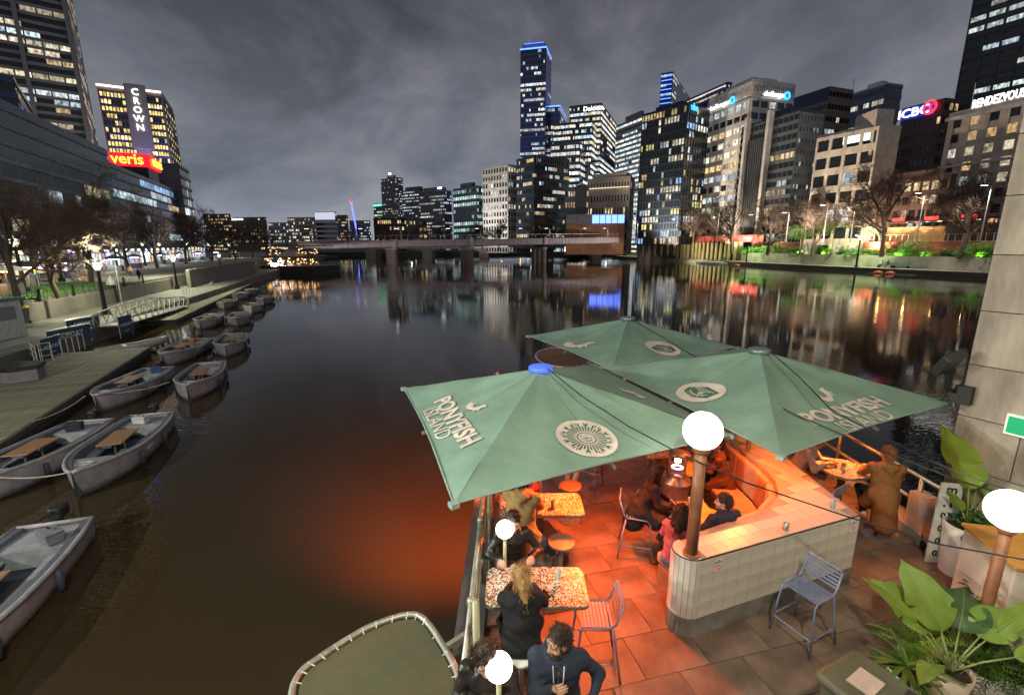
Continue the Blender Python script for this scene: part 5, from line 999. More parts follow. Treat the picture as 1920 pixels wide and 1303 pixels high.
# ------------------------------------------------------------------ parasols
CANV = mat('canopy_green', (.25, .39, .30), .8, var=.22, scale=1.6, bump=.35, bscale=9)
cn = CANV.node_tree.nodes['Principled BSDF']; 
tl = CANV.node_tree.nodes.new('ShaderNodeBsdfTranslucent'); tl.inputs[0].default_value = (.13, .30, .12, 1); mxs = CANV.node_tree.nodes.new('ShaderNodeMixShader'); mxs.inputs[0].default_value = .12
CANV.node_tree.links.new(cn.outputs[0], mxs.inputs[1]); CANV.node_tree.links.new(tl.outputs[0], mxs.inputs[2]); CANV.node_tree.links.new(mxs.outputs[0], CANV.node_tree.nodes['Material Output'].inputs[0])
PRINT = mat('canopy_print', (.76, .64, .56), .8, scale=3); PRG = mat('canopy_print_green', (.055, .16, .10), .8)
SEAM = mat('canopy_seam', (.30, .38, .33), .8)
class Parasol:
    def __init__(s, label, corners, apex, cap):
        s.c = [V(c) for c in corners]; s.a = V(apex); s.base = V((apex[0], apex[1], DZ)); t = s.t = thing('parasol', label, 'parasol', s.base, 0, 'green square parasols over the deck')
        for k in range(4):
            a, b_ = s.c[k], s.c[(k+1) % 4]; m = MB(); n_ = 30; P = {}
            for i in range(n_+1):
                f = i/n_
                for j in range(n_+1):
                    g = j/n_; p = a.lerp(b_, g).lerp(s.a, f*.985); e_ = 4*g*(1-g)
                    p.z -= s.sag(k, f, g)
                    inn = (s.a-p); inn.z = 0
                    if f == 0: p += inn.normalized()*(.05*e_)
                    P[i, j] = len(m.v); m.v.append(tuple(p-s.base))
            for i in range(n_):
                for j in range(n_): m.face((P[i, j], P[i, j+1], P[i+1, j+1], P[i+1, j]))
            m.build('canopy_panel', CANV, t, True)
            MB().tube([a.lerp(b_, g)-s.base+(s.a-a.lerp(b_, g)).normalized()*.05*4*g*(1-g)-V((0, 0, .012*abs(math.sin(g*5+k)))) for g in [q/12 for q in range(13)]], .011, 5).build('hem', SEAM, t)
            for gs in (.5,):
                MB().tube([a.lerp(b_, gs).lerp(s.a, f_*.985)-V((0, 0, s.sag(k, f_, gs)-.002))-s.base for f_ in [q/16 for q in range(1, 17)]], .0035, 4).build('seam', mat('seam_green', (.13, .24, .18), .8), t)
            r0 = s.c[k]-s.base-V((0, 0, .045)); MB().bar(r0, s.a-s.base-V((0, 0, .12)), .03, .045).build('rib', RAILM, t); mid = a.lerp(b_, .5)-s.base-V((0, 0, .07)); MB().bar(mid, s.a-s.base-V((0, 0, .16)), .025, .04).build('rib', RAILM, t)
            MB().box(s.c[k]-s.base-V((0, 0, .02)), (.09, .09, .05), .6).build('corner_pocket', SEAM, t)
        h = s.a.z-DZ; MB().tube([(0, 0, 0), (0, 0, h-.05)], .045, 10).build('pole', RAILM, t, True); MB().box((0, 0, .04), (.7, .7, .08), .4).build('base', DARKM, t)
        MB().lathe([(.17, h-.04), (.19, h-.02), (.19, h+.03), (.16, h+.045), (.02, h+.06)], 20).build('top_cap', cap, t, True)
    def sag(s, k, f, g):
        e_ = 4*g*(1-g); return .075*e_*math.sin(math.pi*min(1, f)) - .016*math.sin(g*21+k)*(1-f)*f*2 + .014*abs(math.sin(g*5+f*7+k))*(1-f) - .010*math.sin(f*17+g*6+2*k)*e_*(1-f)
    def drape(s, o, k):
        a, b_ = s.c[k]-s.base, s.c[(k+1) % 4]-s.base; c_ = a.lerp(b_, .5).lerp(s.a-s.base, .985); ap = s.a-s.base; n = (b_-a).cross(ap-a); den = n.dot(n); M_ = o.matrix_basis.copy(); Mi = M_.inverted()
        for v in o.data.vertices:
            p = M_ @ v.co; lc = max(0, n.dot((b_-a).cross(p-a))/den); lb = n.dot((a-ap).cross(p-ap))/den; g = min(1, max(0, lb/max(1e-4, 1-lc))); p.z -= s.sag(k, min(1, lc/.985), g)-.012; v.co = Mi @ p
        return o
    def plane(s, k):                                   # panel k: origin mid edge, u along the edge, v up the slope
        a, b_ = s.c[k], s.c[(k+1) % 4]; u = (b_-a).normalized(); n = (b_-a).cross(s.a-a).normalized()
        if n.z < 0: n = -n
        return a, u, n.cross(u).normalized(), n
    def at(s, k, px, py, lift=.006):
        a, u, v, n = s.plane(k); x, f, d = ray(px, py); r = V((x, f, -d)); o = V((0, 0, EYE)); tt = (a-o).dot(n)/r.dot(n); p = o+r*tt; return p-s.base+n*lift
    def mat(s, k, px, py, lift=.006, tw=0.):
        a, u, v, n = s.plane(k); m = frame(s.at(k, px, py, lift), u, v); return m @ Matrix.Rotation(tw, 4, 'Z')
    def text(s, k, px, py, body, size, width, bold=0., tw=0.): s.drape(lettering('lettering', body, size, PRINT, s.t, s.mat(k, px, py, .008, tw), width, .001, bold), k)
    def fish(s, k, px, py, sc, tw=0., flip=1):
        pts = [(-1, .1), (-.95, .45), (-.72, .25), (-.45, .5), (-.5, .2), (-.35, .0), (-.1, -.05), (.2, .15), (.42, .5), (.52, .62), (.6, .48), (.95, .42), (1.0, .28), (.75, .2), (.62, -.02), (.78, -.25), (.7, -.36), (.55, -.2), (.42, -.22), (.5, -.5), (.35, -.55), (.2, -.3), (-.1, -.4), (-.4, -.47), (-.75, -.35), (-.95, -.1)]
        s.drape(flat([[(x*sc*flip, y*sc) for x, y in (pts if flip > 0 else pts[::-1])]], PRINT, 'horse_fish_emblem', s.t, s.mat(k, px, py, .008, tw), 0), k)
    def disc(s, k, px, py, r):
        M_ = s.mat(k, px, py, .008); s.drape(flat([[(r*rr*math.cos(q*math.pi/24), r*rr*math.sin(q*math.pi/24)), (r*rr*math.cos((q+1)*math.pi/24), r*rr*math.sin((q+1)*math.pi/24)), (r*(rr-.2)*math.cos((q+1)*math.pi/24), r*(rr-.2)*math.sin((q+1)*math.pi/24)), (r*(rr-.2)*math.cos(q*math.pi/24), r*(rr-.2)*math.sin(q*math.pi/24))] for q in range(48) for rr in (1, .8, .6, .4, .2001)], PRINT, 'emblem_disc', s.t, M_, 0), k); return M_
    def sun(s, k, px, py, r, tw=0.):
        M_ = s.disc(k, px, py, r); P = []
        for q in range(36):
            a = q*math.pi/18+tw; c_, s_ = math.cos(a), math.sin(a); r0, r1, w0, w1 = (.38, .66, .012, .034) if q % 2 else (.38, .80, .014, .038)
            P.append([(r*(r0*c_-w0*s_), r*(r0*s_+w0*c_)), (r*(r0*c_+w0*s_), r*(r0*s_-w0*c_)), (r*(r1*c_+w1*s_), r*(r1*s_-w1*c_)), (r*(r1*c_-w1*s_), r*(r1*s_+w1*c_))])
            if q % 3 == 0:
                for e_ in (-.07, .07): c2, s2 = math.cos(a+e_), math.sin(a+e_); P.append([(r*(.72*c2-.02*s2), r*(.72*s2+.02*c2)), (r*(.72*c2+.02*s2), r*(.72*s2-.02*c2)), (r*(.86*c2+.016*s2), r*(.86*s2-.016*c2)), (r*(.86*c2-.016*s2), r*(.86*s2+.016*c2))])
        s.drape(flat(P, PRG, 'sun_rays', s.t, M_, .004), k); n_ = 28
        ring = [[(r*(.33)*math.cos(q*6.2832/n_), r*.33*math.sin(q*6.2832/n_)), (r*.33*math.cos((q+1)*6.2832/n_), r*.33*math.sin((q+1)*6.2832/n_)), (r*.29*math.cos((q+1)*6.2832/n_), r*.29*math.sin((q+1)*6.2832/n_)), (r*.29*math.cos(q*6.2832/n_), r*.29*math.sin(q*6.2832/n_))] for q in range(n_)]
        def arc(cx, cy, rr, a0, a1, w, n2=8): return [[(cx+(rr-w)*math.cos(a0+(a1-a0)*i/n2), cy+(rr-w)*math.sin(a0+(a1-a0)*i/n2)), (cx+(rr+w)*math.cos(a0+(a1-a0)*i/n2), cy+(rr+w)*math.sin(a0+(a1-a0)*i/n2)), (cx+(rr+w)*math.cos(a0+(a1-a0)*(i+1)/n2), cy+(rr+w)*math.sin(a0+(a1-a0)*(i+1)/n2)), (cx+(rr-w)*math.cos(a0+(a1-a0)*(i+1)/n2), cy+(rr-w)*math.sin(a0+(a1-a0)*(i+1)/n2))] for i in range(n2)]
        f = ring + arc(-r*.11, r*.05, r*.07, 3.4, 6.0, r*.014) + arc(r*.11, r*.05, r*.07, 3.4, 6.0, r*.014) + arc(0, -r*.02, r*.15, 3.7, 5.7, r*.018) + arc(-r*.11, r*.10, r*.08, .5, 2.6, r*.012) + arc(r*.11, r*.10, r*.08, .5, 2.6, r*.012) + [[(-r*.015, r*.08), (r*.015, r*.08), (r*.03, -r*.06), (-r*.03, -r*.06)]]
        s.drape(flat(f, PRG, 'sun_face', s.t, M_, .005), k)
    def eye(s, k, px, py, r, tw=0.):
        M_ = s.disc(k, px, py, r) @ Matrix.Rotation(tw, 4, 'Z'); q = [(-.72, .05), (-.1, .55), (.72, .30), (.66, -.35), (.1, -.58), (-.62, -.35)]
        s.drape(flat([[(0, 0), (q[i][0]*r, q[i][1]*r), ((q[i][0]+q[i-1][0])/2*r, (q[i][1]+q[i-1][1])/2*r), (q[i-1][0]*r, q[i-1][1]*r)] for i in range(6)], PRG, 'diamond', s.t, M_, .004), k); P = []
        for i in range(7): x = -.45+.15*i; P.append([(x*r, (.05+.1*math.cos(i))*r), ((x+.06)*r, (.02+.1*math.cos(i))*r), ((x+.14)*r, (.38-.03*i)*r), ((x+.08)*r, (.40-.03*i)*r)])
        n2 = 10; ce = [(-.45+.95*i/n2, -.12-.22*math.sin(math.pi*i/n2)) for i in range(n2+1)]
        for (x0, y0), (x1, y1) in zip(ce, ce[1:]): P.append([(x0*r, (y0-.035)*r), (x1*r, (y1-.035)*r), (x1*r, (y1+.035)*r), (x0*r, (y0+.035)*r)])
        for i in range(1, 10, 2): x, y = ce[i]; P.append([((x-.02)*r, (y-.03)*r), ((x-.05)*r, (y-.17)*r), ((x+.0)*r, (y-.17)*r), ((x+.03)*r, (y-.03)*r)])
        P.append([((.12+.13*math.cos(a))*r, (-.13+.10*math.sin(a))*r) for a in [i*math.pi/6 for i in range(12)]]); s.drape(flat(P, PRINT, 'eye', s.t, M_, .008), k)
CAPB = mat('cap_blue', (.08, .16, .7), .4, emit=(.08, .16, .9), es=.5); CAPG = mat('cap_grey', (.25, .3, .3), .4, .5)
def L3(p, z): return V((p[0], p[1], z))
PA_ = Parasol('front green parasol with sun emblem and blue cap', [(-1.95, 7.99, 5.0), (-.58, 4.17, 5.0), (3.04, 5.99, 4.95), (1.80, 9.75, 4.97)], (.45, 7.02, 5.62), CAPB)
PB_ = Parasol('right green parasol with PONYFISH ISLAND lettering and eye emblem', [(1.88, 9.37, 5.02), (3.26, 5.19, 5.02), (7.13, 7.13, 5.02), (5.73, 11.16, 5.02)], (4.47, 8.15, 5.65), CAPG)
PC_ = Parasol('rear green parasol with white horse-fish emblem', [(.46, 13.04, 4.98), (2.09, 9.36, 4.98), (5.75, 11.5, 4.98), (4.12, 15.27, 4.98)], (3.1, 12.24, 5.6), CAPG)
PA_.text(0, 851, 782, 'PONYFISH', .38, 1.85, .012); PA_.text(0, 817, 790, 'ISLAND', .32, 1.15); PA_.fish(0, 891, 755, .2, .35); PA_.sun(1, 1100, 815, .40); PA_.fish(2, 1187, 733, .26, .2)
PB_.text(1, 1588, 766, 'PONYFISH', .40, 1.95, .012); PB_.text(1, 1625, 788, 'ISLAND', .32, 1.2); PB_.fish(1, 1551, 734, .22, .5); PB_.eye(0, 1314, 730, .39, .1)
PC_.fish(0, 1084, 644, .42, .5); PC_.eye(1, 1243, 650, .42, -.3)
HEATG = glow('heater_element', (1.0, .20, .03), 14.0)
def canopy_heater(loc, rz, label, power, col=(1.0, .13, .015), aim=None, cone=128):
    t = thing('infrared_heater', label, 'heater', loc, rz, 'orange heaters under the parasols'); bevel(MB().box((0, 0, .05), (.85, .2, .1)).build('housing', DARKM, t), .02); MB().box((0, 0, -.012), (.75, .1, .02)).build('element', HEATG, t); MB().tube([(0, 0, .1), (0, 0, .32)], .015, 6).build('hanger', RAILM, t)
    aim = V(aim or (loc[0], loc[1], 0)); light('heater_light', 'SPOT', V(loc)-V((0, 0, .06)), power, col, .18, aim, cone, 1.0)
canopy_heater((1.2, 6.7, 4.92), .6, 'orange heater hung under the front parasol', 740, (1.0, .125, .015), (1.0, 5.9, 2.6), 158); canopy_heater((-.75, 8.0, 4.85), 1.2, 'orange heater hung under the front parasol by the railing', 8500, (1.0, .17, .02), (-1.6, 13.2, 0), 96)
canopy_heater((3.9, 7.4, 4.95), .5, 'orange heater hung under the right parasol over the bench', 430, (1.0, .16, .025), (3.4, 6.6, 2.6), 150); canopy_heater((5.9, 8.2, 4.95), .5, 'orange heater hung under the right parasol over the round table', 380, (1.0, .24, .045)); canopy_heater((2.7, 11.6, 4.9), .5, 'orange heater hung under the rear parasol', 130)
# ------------------------------------------------------------------ tiled bench wall
TILE = mat('cream_tile', (.62, .53, .45), .35, var=.12, scale=2, bump=.03); TILEW = mat('white_tile', (.66, .60, .51), .4, var=.32, scale=1.1, bump=.04); SKIRT = mat('wall_skirting', (.22, .20, .17), .75, var=.5, scale=3.5, bump=.2)
WZ = 3.72
I_ = [(2.42, 5.48), (3.12, 5.80), (3.74, 6.14), (4.16, 6.55), (4.36, 7.0), (4.42, 7.5), (4.38, 8.1), (4.34, 8.8), (4.34, 9.8)]
endc, er = V((2.27, 5.22)), .215; fd = V((4.99-2.27, 5.99-5.0)).normalized(); fn = V((fd.y, -fd.x)); a0 = math.atan2(fn.y, fn.x)
endarc = [(endc.x+er*math.cos(a0-math.pi*k/10), endc.y+er*math.sin(a0-math.pi*k/10)) for k in range(11)]
outer = list(reversed(endarc)) + [(5.0, endc.y+fn.y*er+fd.y/fd.x*(5.0-endc.x-fn.x*er)), (5.02, 9.8)]
wall_poly = outer + list(reversed(I_))
t = thing('bench_wall', 'cream tiled bench wall with rounded end and concrete skirting', 'wall', (2.27, 5.2, DZ)); O_ = V((2.27, 5.2, DZ))
MB().prism(wall_poly, DZ, WZ-.012).build('core', mat('tile_grout', (.36, .31, .26), .8), t, at=O_)
MB().prism([(endc.x+(p[0]-endc.x)*1.06, endc.y+(p[1]-endc.y)*1.06) for p in reversed(endarc)]+[(outer[-2][0]+.012, outer[-2][1]-.012), (outer[-2][0]+.0, outer[-2][1]+.05), (2.5, 5.35)], DZ, DZ+.27).build('skirting', SKIRT, t, at=O_)
def inside(x, y, poly):
    c = False; n = len(poly)
    for i in range(n):
        (x0, y0), (x1, y1) = poly[i], poly[i-1]
        if (y0 > y) != (y1 > y) and x < (x1-x0)*(y-y0)/(y1-y0)+x0: c = not c
    return c
ts = .185; tm = MB().box((0, 0, 0), (ts-.006, ts-.006, .016)).mesh('top_tile', TILE); fa = math.atan2(fd.y, fd.x); ntile = 0
for i in range(-4, 30):
    for j in range(-4, 30):
        x, y = rz2(i*ts, j*ts+ts/2+.012, fa); x += endc.x+fn.x*er; y += endc.y+fn.y*er
        if ntile < 290 and all(inside(x+rz2(dx_*ts*.47, dy_*ts*.47, fa)[0], y+rz2(dx_*ts*.47, dy_*ts*.47, fa)[1], wall_poly) for dx_, dy_ in ((-1, -1), (1, -1), (1, 1), (-1, 1))): inst('top_tile', tm, t, V((x, y, WZ-.005+random.uniform(-.001, .001)))-O_, (0, 0, fa)); ntile += 1
fl = (V(outer[-2])-V(endarc[0])).length; nc = int(fl/.2); tw_ = fl/nc; wm = MB().box((0, 0, 0), (tw_-.005, .014, .205-.005)).mesh('wall_tile', TILEW)
for i in range(nc):
    for j in range(4): q = V(endarc[0])+fd*((i+.5)*tw_)+fn*.005; inst('wall_tile', wm, t, V((q.x, q.y, DZ+.27+.11+.205*j))-O_, (0, 0, fa))
for k in range(10):
    p, q = V(endarc[k]), V(endarc[k+1]); c_ = (p+q)/2; dd = q-p; nn = (c_-endc).normalized()
    MB().box((c_.x+nn.x*.004, c_.y+nn.y*.004, DZ+.27+.42), (dd.length-.004, .014, .83), math.atan2(dd.y, dd.x)).build('end_tile', TILEW, t, at=O_)
for k in range(10): MB().prism([(endc.x, endc.y), (endarc[k+1][0], endarc[k+1][1]), (endarc[k][0], endarc[k][1])], WZ-.012, WZ+.001).build('end_top_tile', TILE, t, at=O_)
m = MB(); bp_ = [V((*p, WZ-.006)) for p in reversed(endarc)] + [V((*outer[-2], WZ-.006))]; m.tube(bp_, .010, 5); m.build('edge_trim', DARKM, t, at=O_)
def sticker(px, py, u, label):
    q = V(endarc[0])+fd*(u*fl)+fn*.02; s_ = thing('no_smoking_sign', label, 'sign', (q.x, q.y, py), fa, 'no smoking signs'); MB().box((0, 0, 0), (.10, .004, .17)).build('plate', WHITE, s_)
    lettering('lettering', 'NO\nSMOKING', .024, NUMM, s_, frame((0, -.004, .055), (1, 0, 0), (0, 0, 1)), None, .001); MB().tube([(.032*math.cos(a), -.004, -.03+.032*math.sin(a)) for a in [k*.5236 for k in range(12)]], .005, 4, True).build('red_ring', mat('sign_red', (.7, .03, .03), .5), s_); MB().bar((-.02, -.005, -.01), (.02, -.005, -.05), .004).build('slash', mat('sign_red', (.7, .03, .03)), s_)
sticker(0, WZ-.13, .09, 'no smoking sign near the rounded end of the tiled wall'); sticker(0, WZ-.13, .95, 'no smoking sign near the far corner of the tiled wall')
# seat and back cushions
CUSH = mat('cushion_leather', (.48, .30, .20), .5, scale=4, bump=.15)
def offs(pts, d):
    r = []
    for i, p in enumerate(pts):
        a, b_ = V(pts[max(i-1, 0)]), V(pts[min(i+1, len(pts)-1)]); n = (b_-a).normalized(); r.append((p[0]-n.y*d, p[1]+n.x*d))
    return r
t = thing('curved_bench', 'curved tan leather banquette inside the tiled wall', 'bench', (3.2, 6.6, DZ)); Ob = V((3.2, 6.6, DZ))
ib, i1, i2 = offs(I_, .02), offs(I_, .14), offs(I_, .66)
for a, b_ in ((0, 2), (2, 4), (4, 6), (6, 8)):
    f = lambda P: P[a:b_+1]; bevel(MB().prism(f(ib)+list(reversed(f(i1))), DZ+.45, WZ-.06).build('back_cushion', CUSH, t, at=Ob), .04, 3); bevel(MB().prism(f(i1)+list(reversed(f(i2))), DZ+.30, DZ+.47).build('seat_cushion', CUSH, t, at=Ob), .05, 3)
MB().prism(ib+list(reversed(offs(I_, .6))), DZ, DZ+.29).build('plinth', mat('bench_wood', (.30, .17, .08), .6), t, at=Ob)
# things on the wall
def drink(loc, label, h, r, mt):
    s_ = thing('glass', label, 'glass', loc); MB().lathe([(r*.8, 0), (r, h), (r*.9, h), (r*.7, .01)], 12, cap=False).build('cup', mt, s_, True); MB().lathe([(r*.75, .005), (r*.8, h*.5)], 12).build('drink', mat('drink_brown', (.2, .08, .02), .2), s_)
drink(V((*V((3.72, 5.62)), WZ)), 'small metal cup on the tiled wall top', .11, .04, STEEL)
s_ = thing('bottle', 'small blue bottle standing on the tiled wall end', 'bottle', V((4.72, 6.15, WZ))); MB().lathe([(.03, 0), (.03, .11), (.012, .15), (.012, .19)], 10).build('body', mat('bottle_clear', (.4, .45, .5), .15), s_, True); MB().lathe([(.014, .19), (.014, .21)], 8).build('cap', mat('bottle_blue', (.03, .06, .4), .4), s_)
# ------------------------------------------------------------------ globe lamps
GLOBE = glow('opal_globe', (1.0, .88, .72), 8.0, True)
def uv_sphere(r, n=24, m=14): return [(max(r*math.sin(math.pi*k/m), .002), -r*math.cos(math.pi*k/m)) for k in range(m+1)]
def globe_lamp(base, h, r, label, pole_mat, pr=.05, group='white globe lamps'):
    t = thing('globe_lamp', label, 'lamp', base, 0, group); MB().tube([(0, 0, 0), (0, 0, h-r+.02)], pr, 12).build('pole', pole_mat, t, True); MB().lathe([(pr*1.5, 0), (pr*1.5, .03)], 12).build('base_plate', pole_mat, t)
    MB().lathe(uv_sphere(r), 24, (0, 0, h)).build('globe', GLOBE, t, True); MB().lathe([(pr*1.4, h-r-.03), (pr*1.6, h-r+.03)], 12).build('collar', pole_mat, t); return t
POLEO = mat('pole_tan', (.30, .125, .06), .5, .1, scale=6); POLEG = mat('pole_green_grey', (.40, .40, .24), .5, .3, scale=6)
globe_lamp((2.25, 5.12, WZ), 5.37-WZ, .225, 'globe lamp on a thick pole standing on the tiled wall', POLEO, .072)
globe_lamp((-.09, 5.15, DZ), 4.05-DZ, .112, 'small globe lamp at the railing beside the fair hair', POLEG, .022); globe_lamp((-.113, 3.24, DZ), 4.03-DZ, .118, 'small globe lamp before the person at the lower railing', POLEG, .022)
globe_lamp((5.60, 4.68, DZ), 4.6-DZ, .228, 'globe lamp beside the potted plants at the right edge', POLEO, .06)
for k, (a, b_, lb) in enumerate(((gz(928, 1085, DZ), 5.05, 'upright green grey post at the railing under the front parasol'), ((-.33, 3.62, DZ), 4.35, 'upright green grey post at the railing by the lower globe'))):
    s_ = thing('railing_post', lb, 'post', (-.33, 6.2 if k == 0 else 3.62, DZ), 0, 'upright posts on the left railing'); MB().tube([(0, 0, 0), (0, 0, b_-DZ)], .034, 10).build('shaft', POLEG, s_, True); MB().lathe([(.05, .96), (.05, 1.08)], 10).build('clamp', POLEG, s_)
# ------------------------------------------------------------------ laced shade panels
def shade(label, outline, z, fab, brace=None):
    pts = [V((p.x, p.y, z)) for p in outline]; c_ = sum(pts, V())/len(pts); t = thing('shade_panel', label, 'shade panel', c_, 0, 'laced shade panels'); rel = [p-c_ for p in pts]
    sm = []
    for i in range(len(rel)):
        a, b_, d_, e_ = rel[i-1], rel[i], rel[(i+1) % len(rel)], rel[(i+2) % len(rel)]
        for q in range(4):
            f = q/4; sm.append(.5*((2*b_)+(d_-a)*f+(2*a-5*b_+4*d_-e_)*f*f+(3*b_-a-3*d_+e_)*f**3))
    MB().tube(sm, .035, 8, True).build('frame', RAILM, t, True); m = MB(); inner = [p*.93 for p in sm]; m.poly([p-V((0, 0, .01)) for p in inner]); m.build('mesh_sheet', fab, t)
    for i in range(0, len(sm), 2): MB().tube([sm[i]+V((0, 0, .036)), sm[i]*.97+V((0, 0, .02)), sm[i]*.91], .006, 5).build('tie', WHITE, t)
    if brace: MB().bar(V(brace[0])-c_, V(brace[1])-c_, .05).build('brace', RAILM, t)
    return t
FAB = mat('shade_olive', (.095, .092, .045), .9, var=.15, scale=6, bump=.6, bscale=220)
ol = [gz(*p, 3.4) for p in ((547, 1310), (562, 1262), (600, 1232), (655, 1196), (705, 1170), (765, 1152), (798, 1163), (840, 1225), (860, 1270), (868, 1330), (850, 1420), (700, 1470), (575, 1400))]
shade('olive laced shade panel hanging over the water in front', list(reversed(ol)), 3.4, FAB, (gz(838, 1212, 3.4), (-.40, 4.25, 3.45)))
shade('brown laced shade panel beyond the rear parasol', [V((1.85+1.0*math.cos(a), 16.2+1.5*math.sin(a), 0)) for a in [k*.6283 for k in range(10)]], 3.6, mat('shade_brown', (.16, .10, .05), .9, scale=6))
# ------------------------------------------------------------------ tables and stools
def terrazzo():
    m = bpy.data.materials.new('terrazzo'); m.use_nodes = True; n = m.node_tree.nodes; l = m.node_tree.links; b = n['Principled BSDF']; g = n.new('ShaderNodeTexCoord')
    v = n.new('ShaderNodeTexVoronoi'); v.inputs['Scale'].default_value = 62; l.new(g.outputs['Object'], v.inputs['Vector']); v.inputs['Randomness'].default_value = 1
    r = n.new('ShaderNodeValToRGB'); sx = n.new('ShaderNodeSeparateColor'); l.new(v.outputs['Color'], sx.inputs[0]); l.new(sx.outputs[0], r.inputs[0]); r.color_ramp.interpolation = 'CONSTANT'
    cs = [(0, (.03, .025, .02)), (.28, (.55, .46, .34)), (.5, (.32, .2, .1)), (.66, (.7, .64, .52)), (.86, (.10, .07, .05))]; el = r.color_ramp.elements; el[0].color = (*cs[0][1], 1); el[1].position = cs[1][0]; el[1].color = (*cs[1][1], 1)
    for p, c_ in cs[2:]: e_ = el.new(p); e_.color = (*c_, 1)
    l.new(r.outputs[0], b.inputs['Base Color']); b.inputs['Roughness'].default_value = .35; return m
TERR = terrazzo(); POW = mat('powder_blue', (.20, .235, .36), .45, .2, scale=8)
def rrect(w, d, r, n=5):
    o = []
    for cx, cy, a in ((w/2-r, d/2-r, 0), (-w/2+r, d/2-r, 90), (-w/2+r, -d/2+r, 180), (w/2-r, -d/2+r, 270)):
        for k in range(n+1): t_ = R(a+90*k/n); o.append((cx+r*math.cos(t_), cy+r*math.sin(t_)))
    return o
def bar_table(loc, w, d, label, h=1.02, rz=0., r=.09):
    t = thing('bar_table', label, 'table', loc, rz, 'terrazzo bar tables'); MB().prism(rrect(w, d, r, 6), h-.03, h).build('table_top', TERR, t); MB().prism(rrect(w+.012, d+.012, r), h-.042, h-.010).build('edge_band', STEEL, t)
    MB().box((0, 0, h/2-.03), (.08, .08, h-.06)).build('post', mat('table_post', (.25, .12, .07), .5, .3), t); MB().lathe([(.2, 0), (.2, .015), (.05, .03)], 18).build('foot_plate', STEEL, t); MB().lathe([(.11, h-.055), (.11, h-.043)], 14).build('bracket', STEEL, t); return t
bar_table((.28, 4.69, DZ), 1.16, .64, 'terrazzo bar table before the woman in black hoodie'); bar_table((.45, 6.45, DZ), 1.26, .62, 'terrazzo bar table before the person in the tan jacket')
bar_table((.30, 3.02, DZ), 1.30, .62, 'terrazzo bar table cut by the bottom edge'); bar_table((5.92, 7.62, DZ), .80, .74, 'rounded terrazzo table by the right railing', 1.02, .3, .3); bar_table((2.75, 8.55, DZ), .55, .9, 'terrazzo table behind the patio heater', 1.02, .2); bar_table((.45, 8.3, DZ), 1.2, .62, 'terrazzo bar table hidden under the front parasol')
def make_stool():
    t = thing('slatted_stool', 'x', 'stool', (0, 0, 0), 0, 'blue grey slatted bar stools'); w, d, h = .42, .40, .70
    for s_ in (-1, 1):
        MB().tube([(s_*(w/2+.05), -d/2-.05, 0), (s_*w/2, -d/2, h-.05), (s_*w/2, -d/2+.04, h), (s_*w/2, d/2-.06, h), (s_*w/2, d/2+.0, h+.05), (s_*w/2, d/2+.07, h+.28)], .0125, 8).build('side_frame', POW, t, True)
        MB().tube([(s_*(w/2+.05), d/2+.07, 0), (s_*w/2, d/2-.03, h-.02)], .0125, 8).build('leg', POW, t, True)
    for k in range(9): y = -d/2+.02+.042*k; MB().box((0, y, h+.006-.012*math.sin(k/8*math.pi)), (w, .026, .006)).build('seat_slat', POW, t)
    for k in range(5): z = h+.075+.045*k; MB().box((0, d/2+.012+.012*k, z), (w, .006, .028)).build('back_slat', POW, t)
    MB().tube([(-w/2, d/2+.07, h+.28), (-w/2+.03, d/2+.078, h+.30), (w/2-.03, d/2+.078, h+.30), (w/2, d/2+.07, h+.28)], .0125, 8).build('top_rail', POW, t, True)
    MB().tube([(-w/2-.035, -d/2-.035, .22), (w/2+.035, -d/2-.035, .22)], .010, 6).build('foot_rail', POW, t)
    for s_ in (-1, 1): MB().tube([(s_*(w/2+.035), -d/2-.035, .24), (s_*(w/2+.035), d/2+.04, .24)], .010, 6).build('foot_rail', POW, t)
    return t
st0 = make_stool(); sp = [((3.72, 5.02), R(-64), 'empty slatted stool standing outside the tiled wall'), ((.98, 4.62), R(-92), 'empty slatted stool at the end of the nearest full table'), ((2.02, 6.72), R(75), 'slatted stool under the woman with long dark hair'), ((1.55, 8.75), R(150), 'slatted stool with a sitter under the front parasol edge'), ((5.35, 7.25), R(-150), 'slatted stool behind the far corner of the tiled wall'), ((5.25, 8.2), R(60), 'slatted stool under the person in the white jacket')]
for i, ((x, y), rz, lb) in enumerate(sp):
    o = st0 if i == 0 else again(st0, (x, y, DZ), rz, lb); o.location = (x, y, DZ); o.rotation_euler = (0, 0, rz); o['label'] = lb
def round_stool(x, y, label, mt, h=.70):
    t = thing('round_stool', label, 'stool', (x, y, DZ), 0, 'round pedestal stools'); MB().lathe([(.19, h-.04), (.20, h-.03), (.20, h-.005), (.19, h)], 22).build('seat', mt, t, True); MB().tube([(0, 0, 0), (0, 0, h-.04)], .03, 10).build('post', STEEL, t, True); MB().lathe([(.2, 0), (.2, .015), (.05, .03)], 18).build('foot_plate', STEEL, t)
WOOD = mat('stool_wood', (.33, .20, .13), .5, scale=4)
round_stool(.72, 5.98, 'empty round wooden stool between the two bar tables', WOOD); round_stool(.10, 4.12, 'round white stool under the woman in black hoodie', WHITE); round_stool(.12, 5.9, 'round stool under the person in the tan jacket', WOOD); round_stool(1.05, 7.6, 'empty round stool beyond the tan jacket table', WOOD); round_stool(6.28, 7.12, 'round pedestal stool under the person in the rust coat', STEEL); round_stool(.05, 5.48, 'round stool under the person in leather jacket', WOOD)
round_stool(.42, 3.56, 'round stool under the bearded man', WOOD); round_stool(-.10, 3.54, 'round stool under the curly haired person', WOOD); round_stool(.1, 7.2, 'round stool under the red lit person below the parasol', WOOD)
